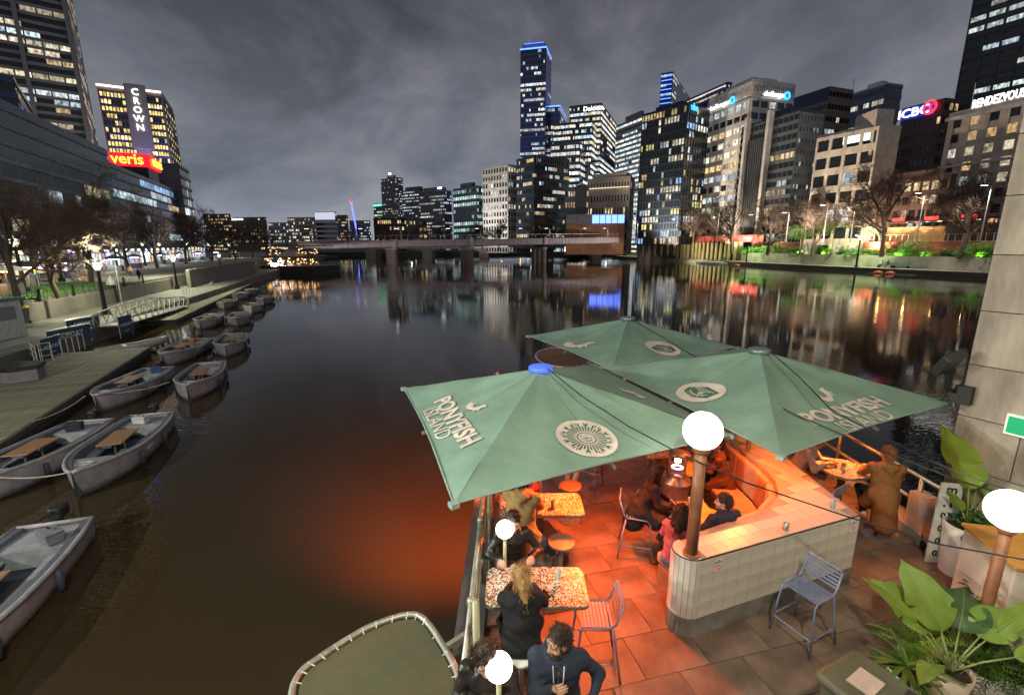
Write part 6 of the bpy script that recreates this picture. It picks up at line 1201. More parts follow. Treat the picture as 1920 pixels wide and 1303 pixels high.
# low yellow tables and patio heater
YT = mat('table_yellow', (.68, .42, .08), .45, scale=4)
def blob_table(x, y, s_, label):
    t = thing('low_table', label, 'table', (x, y, DZ), s_, 'yellow flower shaped low tables'); MB().prism([((.30+.055*math.cos(5*a))*math.cos(a)*s_, (.30+.055*math.cos(5*a))*math.sin(a)*s_) for a in [k*math.pi/20 for k in range(40)]], .66, .70).build('table_top', YT, t); MB().tube([(0, 0, 0), (0, 0, .66)], .04, 8).build('post', STEEL, t); MB().lathe([(.2, 0), (.2, .02)], 14).build('foot_plate', STEEL, t)
blob_table(3.0, 6.78, 1.0, 'yellow flower shaped table between the seated friends'); blob_table(3.35, 8.3, .9, 'yellow low table farther back behind the lamp pole')
for k, (x, y) in enumerate(((2.9, 6.65), (3.12, 6.9), (2.95, 6.95))): drink((x, y, DZ+.70), ['drink glass on the yellow table nearest the woman', 'drink glass on the yellow table farther side', 'drink glass near the middle of the yellow table'][k], .13, .035, mat('glass_clear', (.6, .5, .4), .1))
t = thing('patio_heater', 'cylindrical metal patio heater with a glowing ring', 'heater', gz(1262, 972, DZ)); HM = mat('heater_steel', (.50, .40, .34), .3, .8, scale=8)
MB().lathe([(.26, 0), (.26, .05), (.23, .06), (.23, .72), (.25, .74), (.25, .78), (.13, .84), (.13, .90)], 24).build('body', HM, t, True); gl = bpy.data.materials.new('heater_glass'); gl.use_nodes = True; gb = gl.node_tree.nodes['Principled BSDF']; gb.inputs['Transmission Weight'].default_value = 1.0; gb.inputs['Roughness'].default_value = .02; gb.inputs['IOR'].default_value = 1.05; gb.inputs['Base Color'].default_value = (1, .9, .85, 1)
MB().lathe([(.155, .88), (.155, 1.26)], 24, cap=False).build('glass_tube', gl, t, True); MB().lathe([(.17, 1.26), (.17, 1.31), (.05, 1.34), (.02, 1.34)], 24).build('top_cap', HM, t, True)
MB().tube([(.085*math.cos(a), .085*math.sin(a), 1.03) for a in [k*math.pi/12 for k in range(24)]], .014, 6, True).build('flame_ring', glow('flame_violet', (.75, .35, 1.0), 6.0), t)
for k in range(4): a = k*math.pi/2+.4; MB().tube([(.16*math.cos(a), .16*math.sin(a), .86), (.16*math.cos(a), .16*math.sin(a), 1.27)], .008, 5).build('guard_bar', HM, t)
light('patio_heater_light', 'POINT', gz(1262, 972, DZ)+V((0, 0, 1.16)), 26, (1.0, .32, .10), .05)
# ------------------------------------------------------------------ overhead cables
CAB = mat('cable_black', (.012, .012, .012), .6)
for lb, pts in (('black cable from the blue parasol cap to the right edge', ((1025, 690, 6.9), (1090, 742, 6.15), (1180, 800, 5.55), (1285, 855, 5.1), (1400, 905, 4.9), (1600, 972, 4.8), (1760, 1020, 4.4), (1940, 1052, 4.0))), ('black cable from the rear parasol top to the right edge', ((1187, 600, 12.2), (1280, 655, 10.2), (1380, 716, 7.5), (1480, 772, 6.2), (1620, 832, 5.6), (1790, 898, 5.4), (1940, 945, 4.4))), ('black cable from the right parasol top to the pylon', ((1445, 660, 7.9), (1500, 708, 6.9), (1560, 770, 5.9), (1650, 815, 5.6), (1750, 866, 5.3), (1850, 905, 5.1), (1940, 935, 5.0)))):
    ps = [gy(*p) for p in pts]; tag(MB().tube(ps, .009, 5).build('cable', CAB, at=ps[0]), lb, 'cable', 'overhead cables')

for k, (x, y, lb) in enumerate(((.62, 6.32, 'beer glass on the table before the tan jacket'), (.30, 6.62, 'tall glass on the table before the tan jacket, railing side'), (.02, 4.85, 'tall glass on the table before the black hoodie'), (.55, 4.80, 'empty tumbler on the table before the black hoodie'), (5.85, 7.55, 'tumbler on the rounded table by the right railing'))): drink((x, y, DZ+1.02), lb, .14, .036, mat('glass_clear', (.6, .5, .4), .1))
s_ = thing('phone', 'dark phone lying on the table before the black hoodie', 'phone', (.38, 4.55, DZ+1.021), .5); bevel(MB().box((0, 0, .004), (.07, .14, .008)).build('case', BLACKP, s_), .004); MB().box((0, 0, .0085), (.062, .13, .001)).build('screen', mat('phone_glass', (.02, .02, .03), .08), s_)
# ------------------------------------------------------------------ people: one continuous skin grown round a posed skeleton
def polygonize(prims, h, k=.03, fold=0.0, carve=()):
    lo = np.array([min(min(p[1][i], p[2][i])-max(np.max(p[3]), np.max(p[4])) for p in prims) for i in range(3)])-3*h-.02
    hi = np.array([max(max(p[1][i], p[2][i])+max(np.max(p[3]), np.max(p[4])) for p in prims) for i in range(3)])+3*h+.02
    n = np.ceil((hi-lo)/h).astype(int)+1; D = np.full(n, 1.0, np.float32); best = np.full(n, 9.0, np.float32); Lb = np.zeros(n, np.int8)
    def region(p):
        r = max(np.max(p[3]), np.max(p[4]))+2.5*h+k*1.2
        a = np.maximum(np.floor((np.minimum(p[1], p[2])-r-lo)/h).astype(int), 0); b = np.minimum(np.ceil((np.maximum(p[1], p[2])+r-lo)/h).astype(int)+1, n)
        sl = tuple(slice(a[i], b[i]) for i in range(3)); ax = [lo[i]+h*np.arange(a[i], b[i]) for i in range(3)]
        return sl, np.stack(np.meshgrid(*ax, indexing='ij'), -1)
    def dist(p, X):
        if p[0] == 'c':
            A_, B2 = np.array(p[1]), np.array(p[2]); ab = B2-A_; t_ = np.clip(((X-A_) @ ab)/max(ab @ ab, 1e-9), 0, 1)
            return np.linalg.norm(X-A_-t_[..., None]*ab, axis=-1)-(p[3]+(p[4]-p[3])*t_)
        q = (X-np.array(p[1])); q = q @ p[6] if len(p) > 6 and p[6] is not None else q
        r = np.array(p[3]); kk = np.linalg.norm(q/r, axis=-1); k2 = np.linalg.norm(q/(r*r), axis=-1)+1e-9; return kk*(kk-1)/k2
    for p in prims:
        sl, X = region(p); d = dist(p, X).astype(np.float32); D0 = D[sl]; hh = np.clip(.5+.5*(D0-d)/k, 0, 1); D[sl] = D0*(1-hh)+d*hh-k*hh*(1-hh)
        m = d < best[sl]; best[sl] = np.where(m, d, best[sl]); Lb[sl] = np.where(m, p[5], Lb[sl])
    for p in carve:
        sl, X = region(p); d = -dist(p, X); D0 = D[sl]; kk = .012; hh = np.clip(.5-.5*(D0-d)/kk, 0, 1); D[sl] = D0*(1-hh)+d*hh+kk*hh*(1-hh)
    if fold:
        ax = [lo[i]+h*np.arange(n[i]) for i in range(3)]; X, Y, Z = np.meshgrid(*ax, indexing='ij')
        w = np.sin(X*31+Z*17+2*np.sin(Y*13))*np.sin(Z*37+Y*21+1.5*np.sin(X*11)); D = D+np.where(Lb == 0, 0, fold*w).astype(np.float32)
    s = D < 0; c8 = [(i, j, l) for i in (0, 1) for j in (0, 1) for l in (0, 1)]
    sub = lambda o: s[o[0]:n[0]-1+o[0], o[1]:n[1]-1+o[1], o[2]:n[2]-1+o[2]]
    any_ = np.zeros(n-1, bool); all_ = np.ones(n-1, bool)
    for o in c8: any_ |= sub(o); all_ &= sub(o)
    mask = any_ & ~all_; idx = np.argwhere(mask); acc = np.zeros((len(idx), 3)); cn_ = np.zeros(len(idx))
    for a in c8:
        for ax_ in range(3):
            if a[ax_]: continue
            b = list(a); b[ax_] = 1; ia, ib_ = idx+np.array(a), idx+np.array(b); da, db = D[tuple(ia.T)], D[tuple(ib_.T)]; cr_ = (da < 0) != (db < 0)
            t_ = np.where(cr_, da/np.where(da == db, 1, da-db), 0); pt = np.array(a)+t_[:, None]*(np.array(b)-np.array(a)); acc += np.where(cr_[:, None], pt, 0); cn_ += cr_
    vl = acc/np.maximum(cn_, 1)[:, None]; verts = (idx+vl)*h+lo; vid = np.full(n-1, -1); vid[mask] = np.arange(len(idx)); lab = Lb[tuple(np.round(idx+vl).astype(int).T)]
    faces = []
    for ax_ in range(3):
        o1, o2 = [(1, 2), (2, 0), (0, 1)][ax_]; e0 = np.take(s, range(n[ax_]-1), ax_); e1 = np.take(s, range(1, n[ax_]), ax_); ed = np.argwhere(e0 != e1)
        ed = ed[(ed[:, o1] > 0) & (ed[:, o2] > 0) & (ed[:, o1] < n[o1]-1) & (ed[:, o2] < n[o2]-1)]
        q = []
        for d1, d2 in ((-1, -1), (0, -1), (0, 0), (-1, 0)):
            e_ = ed.copy(); e_[:, o1] += d1; e_[:, o2] += d2; q.append(vid[tuple(e_.T)])
        q = np.stack(q, 1); fl_ = s[tuple(ed.T)]; q = np.where(fl_[:, None], q, q[:, ::-1]); faces.append(q[(q >= 0).all(1)])
    return verts, np.concatenate(faces), lab
def to_mesh(name, groups, mats):
    V_, F_, Lm, o = [], [], [], 0
    for v, f, l in groups: V_.append(v); F_.append(f+o); Lm.append(l[f[:, 0]]); o += len(v)
    V_, F_, Lm = np.concatenate(V_), np.concatenate(F_), np.concatenate(Lm); me = bpy.data.meshes.new(name); me.from_pydata(V_.tolist(), [], F_.tolist())
    for m in mats: me.materials.append(m)
    me.polygons.foreach_set('material_index', Lm.astype(np.int32)); me.polygons.foreach_set('use_smooth', [True]*len(F_)); me.update(); return me
def bend(a, c, l1, l2, pole):
    a, c, pole = V(a), V(c), V(pole); d = c-a; L_ = min(d.length, (l1+l2)*.998); d.normalize(); c = a+d*L_; x = (l1*l1-l2*l2+L_*L_)/(2*L_); h = math.sqrt(max(l1*l1-x*x, 0)); n = pole-d*pole.dot(d)
    n = n.normalized() if n.length > 1e-5 else d.orthogonal().normalized(); return a+d*x+n*h, c
def cap(a, b, ra, rb_, l): return ('c', tuple(a), tuple(b), ra, rb_, l)
def ell(c, r, l, M=None): return ('e', tuple(c), tuple(c), tuple(r), tuple(r), l, None if M is None else np.array(M))
def hand(w, d, n, side, curl=.5, l=0, s=1.0):
    w, d, n = V(w), V(d).normalized(), V(n); n = (n-d*n.dot(d)).normalized(); x = d.cross(n)*side; P = [cap(w, w+d*.04*s, .024*s, .026*s, l)]
    for k in range(4):
        o = (k-1.5)*.0205*s; b = w+x*(o*.6)+d*.03*s; kn = w+x*o+d*(.088-.006*abs(k-1.3))*s; P.append(cap(b, kn, .015*s, .0115*s, l)); L_ = (.82, .98, .92, .72)[k]*.030*s; q, dd = kn, d.copy()
        for j in range(3):
            a = curl*(.75 if j == 0 else .95); dd = (dd*math.cos(a)+n*math.sin(a)).normalized(); n2 = (n*math.cos(a*(j+1))-d*math.sin(a*(j+1))); q2 = q+dd*L_*(1.25, .85, .7)[j]
            P.append(cap(q, q2, (.0098-.0009*j)*s, (.0090-.001*j)*s, l)); q = q2
            nn_ = n-dd*n.dot(dd); 
            if nn_.length > .05: n_keep = nn_.normalized()
    t0 = w-x*.026*s+d*.028*s+n*.006; t1 = t0+(d*.6-x*.55+n*.4).normalized()*.038*s; P += [cap(w+d*.012, t0, .017*s, .0145*s, l), cap(t0, t1, .0135*s, .0115*s, l), cap(t1, t1+(d*.8+n*.45+x*.15).normalized()*.030*s, .0108*s, .0092*s, l)]
    return P
CLOTH = {}
def cloth(name, c, rough=.85, spec=.25): return mat('cloth_'+name, c, rough, var=.18, scale=14, bump=.25, bscale=60, spec=spec)
SKINS = {'fair': mat('skin_fair', (.52, .30, .22), .5, var=.12, scale=20), 'mid': mat('skin_mid', (.40, .22, .14), .5, var=.12, scale=20), 'tan': mat('skin_tan', (.30, .16, .10), .5, var=.12, scale=20)}
EYEW = mat('eye_dark', (.04, .03, .025), .2); LIP = mat('lip', (.34, .11, .09), .45)
def hairm(n, c): return mat('hair_'+n, c, .45, var=.6, scale=26, bump=.9, bscale=70, stretch=(1, 1, .25))
HAIRS = {'black': hairm('black', (.012, .010, .009)), 'brown': hairm('brown', (.04, .022, .013)), 'blond': hairm('blond', (.46, .26, .09)), 'ginger': hairm('ginger', (.35, .15, .05))}
def person(label, loc, rz, seat=.70, lean=.15, turn=0., head=(0., .1), hands=None, feet=None, top=None, bottom=None, shoe=None, skin='fair', hair='black', style='short', hood=False, coat=0., beard=False, bulk=1.0, curl=(.5, .5), side_lean=0., vox=.011, extra=None, palm=None, group='people at the river bar', fold=.006):
    t = thing('person', label, 'person', loc, rz, group); hz = seat+.10; P = V((0, 0, hz)); up = V((side_lean, math.sin(lean), math.cos(lean))).normalized(); cx = V((math.cos(turn), math.sin(turn), 0)); fw = V((-math.sin(turn), math.cos(turn), 0)); B2 = bulk
    M1 = P+up*.24; C = P+up*.40+fw*.01; N_ = P+up*.52; sh = {s: N_+cx*(s*.178*B2)-up*.055 for s in (-1, 1)}; hip = {s: P+V((s*.09, 0, -.01)) for s in (-1, 1)}
    feet = feet or {-1: (-.13, .33, .30), 1: (.13, .33, .30)}; hands = hands or {-1: (-.14, .42, hz+.24), 1: (.14, .42, hz+.24)}
    pr = []
    for s in (-1, 1):
        pr += [cap(P+cx*(s*.075), M1+cx*(s*.075*B2), .115*B2, .108*B2, 1), cap(M1+cx*(s*.075*B2), C+cx*(s*.095*B2), .108*B2, .105*B2, 1), cap(C+cx*(s*.07)-up*.0, sh[s], .095*B2, .066*B2, 1), cap(P+V((s*.05, 0, -.02)), hip[s], .12*B2, .115*B2, 2)]
        kn, an = bend(hip[s], feet[s], .43, .42, (s*.35, 1, .5)); pr += [cap(hip[s], kn, .095*B2, .066, 2), cap(kn, an, .064, .046, 2)]
        td = V((kn.x-hip[s].x, kn.y-hip[s].y, 0)); td = td.normalized() if td.length > .05 else V((0, 1, 0)); pr += [cap(an+V((0, 0, -.03))-td*.05, an+V((0, 0, -.035))+td*.15, .042, .036, 3), cap(an, an+V((0, 0, -.03)), .044, .042, 3)]
        el, wr = bend(sh[s], hands[s], .29, .25, (s*.8, -.5, -.75)); pr += [cap(sh[s], el, .062*B2, .052, 1), cap(el, wr, .052, .036, 1)]; fd_ = (wr-el).normalized()
        pn = V(palm[s]) if palm and s in palm else V((-s*.35, 0, -1)); hp = hand(wr, (fd_*.8+V((0, .3, 0))).normalized(), pn, s, curl[0 if s < 0 else 1]); t_h = polygonize(hp, .0042, .008)
        if s < 0: hl = t_h
        else: hr = t_h
        if coat: pr.append(cap(hip[s], hip[s].lerp(kn, .5)+V((0, -.02, -coat*.45)), .125*B2, .12, 1))
    if coat: pr += [cap(P+V((0, -.07, .05)), P+V((0, -.14, -coat)), .15*B2, .17*B2, 1)]
    pr += [cap(N_-up*.04, N_+up*.03, .085, .07, 1), cap(P, M1, .125*B2, .122*B2, 1), cap(M1, C, .122*B2, .118*B2, 1), cap(C, N_-up*.06, .118*B2, .09*B2, 1)]
    if hood: pr += [cap(N_-fw*.10+up*.0-cx*.06, N_-fw*.10+cx*.06, .062, .062, 1), cap(N_-fw*.04-cx*.10, N_+fw*.05-cx*.07-up*.02, .04, .03, 1), cap(N_-fw*.04+cx*.10, N_+fw*.05+cx*.07-up*.02, .04, .03, 1), cap(N_-fw*.11-up*.06, N_-fw*.11-up*.12, .06, .03, 1)]
    if extra: pr += extra(P, N_, sh, up, cx, fw)
    hy, hpch = head; hd = (up*.6+V((0, 0, 1))*.8).normalized(); nk = N_+hd*.075; Hc = N_+hd*.155+fw*(.03+.05*math.sin(hpch))
    pr += [cap(N_+up*.02, nk+fw*.01, .052, .05, 0)]; body = polygonize(pr, vox, .045, fold)
    Rm = (Matrix.Rotation(turn+hy, 3, 'Z') @ Matrix.Rotation(-hpch, 3, 'X')); q = lambda x, y, z: Hc+Rm @ V((x, y, z)); Mn = np.array(Rm)
    hp = [ell(q(0, -.012, .028), (.078, .099, .104), 0, Mn), ell(q(0, .030, -.040), (.060, .068, .080), 0, Mn), cap(q(0, .07, -.098), q(0, .074, -.10), .024, .022, 6 if beard else 0), cap(q(0, .092, .012), q(0, .112, -.028), .009, .0145, 0), cap(q(-.013, .095, -.033), q(.013, .095, -.033), .010, .010, 0), cap(q(-.045, .078, .028), q(.045, .078, .028), .014, .014, 0),
          cap(q(-.022, .088, -.064), q(.022, .088, -.064), .0075, .0075, 5), cap(q(-.018, .088, -.074), q(.018, .088, -.074), .008, .008, 5), cap(N_+up*.0, Hc-hd*.05, .05, .05, 0), ell(q(-.048, .055, -.03), (.024, .03, .03), 0, Mn), ell(q(.048, .055, -.03), (.024, .03, .03), 0, Mn)]
    for s in (-1, 1): hp += [ell(q(s*.079, -.008, -.008), (.011, .022, .034), 0, Mn), ell(q(s*.031, .080, .010), (.0135, .0135, .0125), 4, Mn), cap(q(s*.014, .090, .032), q(s*.05, .078, .030), .0055, .0045, 6)]
    if beard: hp += [ell(q(s*.05, .04, -.075), (.024, .05, .045), 6, Mn) for s in (-1, 1)] + [ell(q(0, .068, -.095), (.042, .032, .032), 6, Mn), cap(q(-.028, .090, -.053), q(.028, .090, -.053), .009, .009, 6), cap(q(-.071, .015, -.02), q(-.064, .03, -.075), .016, .02, 6), cap(q(.071, .015, -.02), q(.064, .03, -.075), .016, .02, 6)]
    hd_ = polygonize(hp, .0055, .016, 0, [ell(q(s*.033, .104, .010), (.017, .014, .011), 0, Mn) for s in (-1, 1)])
    HM_ = HAIRS[hair]; me = to_mesh('body', [body, hd_, hl, hr], [SKINS[skin], top, bottom, shoe, EYEW, LIP, HM_]); o = bpy.data.objects.new('body', me); COL.objects.link(o); o.parent = t
    hh = [ell(q(0, -.022, .048), (.088, .104, .098), 0, Mn), ell(q(0, -.055, .0), (.082, .072, .085), 0, Mn)]; cv = [ell(q(0, .115, -.035), (.088, .085, .088), 0, Mn)]
    if style == 'long': hh += [cap(q(s*.06, -.05, .0), q(s*.075, -.06, -.30), .05, .045, 0) for s in (-1, 1)] + [cap(q(0, -.08, -.02), q(0, -.09, -.36), .07, .06, 0), cap(q(-.078, .01, .03), q(-.085, .02, -.20), .024, .022, 0), cap(q(.078, .01, .03), q(.085, .02, -.20), .024, .022, 0)]
    if style == 'bob': hh += [cap(q(s*.06, -.05, .0), q(s*.07, -.06, -.17), .05, .05, 0) for s in (-1, 1)] + [cap(q(0, -.08, -.02), q(0, -.10, -.20), .07, .06, 0)]
    if style == 'pony': hh += [cap(q(0, -.11, .04), q(0, -.15, -.02), .045, .04, 0), cap(q(0, -.15, -.02), q(.02, -.15, -.16), .045, .04, 0), cap(q(.02, -.15, -.16), q(.035, -.12, -.27), .04, .018, 0), cap(q(-.04, -.07, -.05), q(.01, -.13, .02), .04, .04, 0)]
    if style == 'curly': 
        rr = random.Random(5); hh += [ell(q(.085*math.cos(a)*math.cos(b_), -.02+.10*math.sin(a)*math.cos(b_), .05+.09*math.sin(b_)), (.030, .030, .030), 0) for a, b_ in [(rr.uniform(2.4, 7.0), rr.uniform(-.3, 1.5)) for _ in range(46)]]
    if style == 'short': rr0 = random.Random(len(label)); hh += [ell(q(.075*math.cos(a)*math.cos(b_), -.015+.085*math.sin(a)*math.cos(b_), .055+.085*math.sin(b_)), (.022, .022, .018), 0) for a, b_ in [(rr0.uniform(.3, 6.6), rr0.uniform(.5, 1.5)) for _ in range(26)]]
    if style == 'none': return t
    hm_ = polygonize(hh, .0065, .02, .0035 if style != 'curly' else .002, cv); hm_ = (hm_[0], hm_[1], hm_[2]*0); rr = np.random.RandomState(3); vv = hm_[0]; hm_ = (vv+rr.normal(0, .0022, vv.shape), hm_[1], hm_[2])
    o = bpy.data.objects.new('hair', to_mesh('hair', [hm_], [HM_])); COL.objects.link(o); o.parent = t
    if vox < .02:
        sm = MB(); r3 = random.Random(len(label)*7+1); ln0 = {'short': .035, 'curly': .05, 'long': .16, 'bob': .10, 'pony': .07}[style]
        for k in range(420):
            p = V(hm_[0][r3.randrange(len(hm_[0]))]); n3 = (p-Hc).normalized() if (p-Hc).length < .16 else V((r3.gauss(0, 1), r3.gauss(0, 1), .2)).normalized(); dn3 = V((0, 0, -1)); tg = (dn3-n3*dn3.dot(n3)); tg = (tg*(.9 if style != 'short' else .35)+n3*.35+V((r3.gauss(0, .3), r3.gauss(0, .3), r3.gauss(0, .2)))).normalized(); l3 = ln0*r3.uniform(.5, 1.3)
            sm.tube([p-n3*.004, p+tg*l3*.5+n3*.006, p+tg*l3+V((r3.gauss(0, .006), r3.gauss(0, .006), -.006))], [.0026, .0020, .0008], 3, caps=False)
        sm.build('loose_hair', HM_, o)
    return t
BLK = cloth('black', (.018, .018, .020)); NAVY = cloth('navy', (.030, .040, .065)); TANJ = cloth('tan', (.44, .28, .11)); JEAN = cloth('jeans', (.10, .16, .27)); DKT = cloth('charcoal', (.03, .03, .033)); PINK = cloth('rose', (.30, .10, .13)); RUST = cloth('rust', (.26, .115, .04)); CRM = cloth('cream', (.60, .55, .50)); LEATH = mat('cloth_leather', (.022, .018, .016), .35, var=.3, scale=9, bump=.5, bscale=25); BRN = cloth('brown', (.10, .05, .03)); MAROON = cloth('maroon', (.20, .03, .035)); BEIGE = cloth('beige', (.38, .27, .18))
SHW = mat('shoe_white', (.6, .56, .5), .6); SHB = mat('shoe_black', (.02, .02, .02), .5); CHECK = cloth('check', (.16, .09, .08))
W_ = lambda *a: V(a)
def at_deck(x, y, z=0.): return (x, y, DZ+z)
# near railing tables
person('woman in black hoodie with fair ponytail seen from behind', at_deck(.10, 4.10), .02, .72, .20, 0., (.1, .12), {-1: (-.10, .55, 1.07), 1: (.16, .52, 1.08)}, None, BLK, BLK, SHB, 'fair', 'blond', 'pony', True, bulk=1.02)
person('person in black leather jacket half hidden behind the fair hair', at_deck(.0, 5.52), math.pi+.08, .70, .30, 0., (.1, .2), {-1: (-.22, .42, 1.08), 1: (.20, .45, 1.08)}, None, LEATH, DKT, SHB, 'fair', 'brown', 'short')
person('person in tan jacket and jeans leaning on the bar table', at_deck(.12, 5.92), -.25, .86, .14, 0., (.1, .15), {-1: (-.15, .48, 1.08), 1: (.18, .46, 1.08)}, {-1: (-.18, .3, .30), 1: (.50, .60, .08)}, TANJ, JEAN, SHW, 'fair', 'brown', 'short', hood=True, bulk=1.12, coat=.10)
person('person in maroon lit red under the front parasol', at_deck(.1, 7.18), math.pi, .70, .25, 0., (0., .2), None, None, MAROON, BRN, SHB, 'fair', 'brown', 'long')
person('person with crossed legs and pale shoes under the parasol edge', at_deck(1.55, 8.72), math.pi*.72, .70, .15, 0., (0., .1), None, {-1: (-.05, .45, .35), 1: (.12, .48, .22)}, BRN, BEIGE, SHW, 'fair', 'black', 'short')
bm = person('bearded man in navy hoodie looking sideways with raised hand', at_deck(.42, 3.58), math.pi-.05, .70, .16, 0., (-.95, .08), {-1: (-.30, .26, 1.03), 1: (.05, .30, 1.16)}, None, NAVY, DKT, SHB, 'mid', 'brown', 'short', True, beard=True, bulk=1.10, curl=(.5, .85), vox=.009, palm={1: (-.8, -.1, .3)})
person('curly haired person in dark jacket behind the lower globe lamp', at_deck(-.20, 3.54), math.pi-.1, .70, .35, 0., (.2, .3), {-1: (-.10, .34, 1.10), 1: (.10, .36, 1.12)}, None, LEATH, DKT, SHB, 'fair', 'brown', 'curly', bulk=1.05)
MB().tube([(0, .150+math.sin(.16)*(z-.8), z) for z in (.84, .95, 1.05, 1.15, 1.24)], .006, 5).build('zip', STEEL, bm)
for s_ in (-1, 1): MB().tube([(s_*.05, .125+math.sin(.16)*.5, 1.29), (s_*.045, .165+math.sin(.16)*.4, 1.20), (s_*.04, .168+math.sin(.16)*.36, 1.12)], .005, 5).build('drawstring', WHITE, bm)
# banquette group
person('woman with long dark hair in dark coat on a slatted stool', at_deck(2.10, 6.70), R(-100), .70, .28, 0., (.1, .25), {-1: (-.10, .40, .92), 1: (.12, .40, .90)}, {-1: (-.10, .34, .26), 1: (.10, .36, .28)}, BLK, BRN, SHB, 'fair', 'black', 'long', coat=.25)
person('woman in rose top with dark bob seen from behind', at_deck(2.30, 5.74), R(-38), .47, .18, 0., (.1, .15), {-1: (-.15, .45, .75), 1: (.15, .45, .75)}, {-1: (-.12, .48, .05), 1: (.12, .46, .05)}, PINK, JEAN, SHB, 'fair', 'black', 'bob', bulk=.95)
mn = person('man in navy hoodie with three white sleeve stripes', at_deck(3.12, 6.02), R(18), .47, .12, 0., (.75, .0), {-1: (-.22, .40, .72), 1: (.2, .42, .72)}, {-1: (-.14, .5, .05), 1: (.14, .48, .05)}, NAVY, BRN, SHB, 'fair', 'brown', 'short', True, bulk=1.12)
for k in range(3):
    a, b_ = V((-.262-.006*k, -.085+.028*k, .47+.10+.40)), V((-.305, .0+.028*k, .47+.10+.22)); MB().bar(a, b_, .010, .016).build('sleeve_stripe', WHITE, mn)
person('person in brown coat on the far banquette reaching the wall top', at_deck(3.95, 8.05), R(62), .47, .10, 0., (.1, .1), {-1: (-.1, .4, .72), 1: (.42, .02, 1.10)}, {-1: (-.12, .48, .05), 1: (.12, .48, .05)}, BRN, DKT, SHB, 'mid', 'black', 'short', coat=.15)
person('person in dark clothes behind the patio heater', at_deck(3.1, 8.75), R(-150), .60, .2, 0., (.1, .1), None, {-1: (-.12, .45, .05), 1: (.12, .45, .05)}, MAROON, BRN, SHB, 'fair', 'black', 'short')
person('person in maroon top beyond the tiled wall under the right parasol', at_deck(5.4, 9.3), R(120), .70, .2, 0., (.1, .1), None, None, MAROON, BRN, SHW, 'fair', 'brown', 'short')
# right hand table
person('person in cream jacket leaning over the round table', at_deck(5.36, 8.05), R(-128), .70, .42, 0., (.0, .35), {-1: (-.08, .50, 1.08), 1: (.12, .46, 1.08)}, None, CRM, BEIGE, SHB, 'mid', 'brown', 'short', hood=True, bulk=1.08)
person('person in long rust coat on a pedestal stool', at_deck(6.28, 7.10), R(-16), .70, .12, 0., (.1, .1), {-1: (-.16, .44, 1.08), 1: (.16, .42, 1.08)}, {-1: (-.12, .30, .30), 1: (.30, .42, .22)}, RUST, DKT, SHW, 'fair', 'ginger', 'short', coat=.46, bulk=1.10, hood=True, fold=.003)
# small far figures
def _big(o): o.scale = (1.7, 1.7, 1.7); return o
def stand(label, loc, rz, top_, bot, grp, sit=False):
    big = grp == 'people on the far quay'
    return person(label, loc, rz, .84 if not sit else .45, .04, 0., (0, 0), {-1: (-.24, .06, .78 if not sit else .60), 1: (.24, .12, .80 if not sit else .60)} if not sit else {-1: (-.14, .38, .6), 1: (.14, .38, .6)}, {-1: (-.10, .14, .08), 1: (.10, -.12, .08)} if not sit else {-1: (-.12, .5, .08), 1: (.12, .5, .08)}, top_, bot, SHB, 'fair', 'black', 'short', vox=.03, group=grp, fold=0.) if not big else _big(person(label, loc, rz, .84 if not sit else .45, .04, 0., (0, 0), {-1: (-.24, .06, .78), 1: (.24, .12, .80)} if not sit else {-1: (-.14, .38, .6), 1: (.14, .38, .6)}, {-1: (-.10, .14, .08), 1: (.10, -.12, .08)} if not sit else {-1: (-.12, .5, .08), 1: (.12, .5, .08)}, top_, bot, SHB, 'fair', 'black', 'short', vox=.03, group=grp, fold=0.))
gp = 'people walking on the left promenade'
for k, (px, py, z, a, b2, lb) in enumerate(((262, 528, 2.75, BLK, DKT, 'dark walker beside the wall near the gangway'), (141, 517, 3.0, DKT, BLK, 'dark figure near the yellow frame'), (42, 520, 3.0, CRM, DKT, 'pale walker left of the yellow frame'), (246, 520, 2.9, BEIGE, BRN, 'brown figure beside the lamp post on the wall'), (333, 522, 1.2, DKT, BLK, 'dark figure below the tall quay wall'), (3, 540, 2.9, PINK, DKT, 'person in pink at the far left edge'), (318, 518, 1.2, CRM, BEIGE, 'pale figure below the tall quay wall'), (128, 522, 3.0, CRM, BEIGE, 'light clothed walker right of the yellow frame'), (388, 520, 1.2, CRM, CRM, 'person in white near the farther pile'))): stand(lb, gz(px, py, z), k*1.3, a, b2, gp)
p = quay_at(1660, 6.6); stand('seated person in white on the far quay bench', (p.x-.2, p.y+.9, 1.2), 1.8, CRM, DKT, 'people on the far quay', True); stand('seated person in green on the far quay bench', (p.x+.1, p.y-.9, 1.2), 1.8, cloth('green', (.08, .14, .09)), DKT, 'people on the far quay', True)
p = quay_at(1358, 2.0); stand('rower standing by the stacked shells', p, .4, GREYF, DKT, 'people on the far quay'); 
for k in range(2): Y = 152+k*1.8; stand(['walker in black on the far upper walk', 'second walker in black on the far upper walk'][k], (rb(Y, 15.2), Y, 8.5), .3, BLK, DKT, 'people on the far quay')
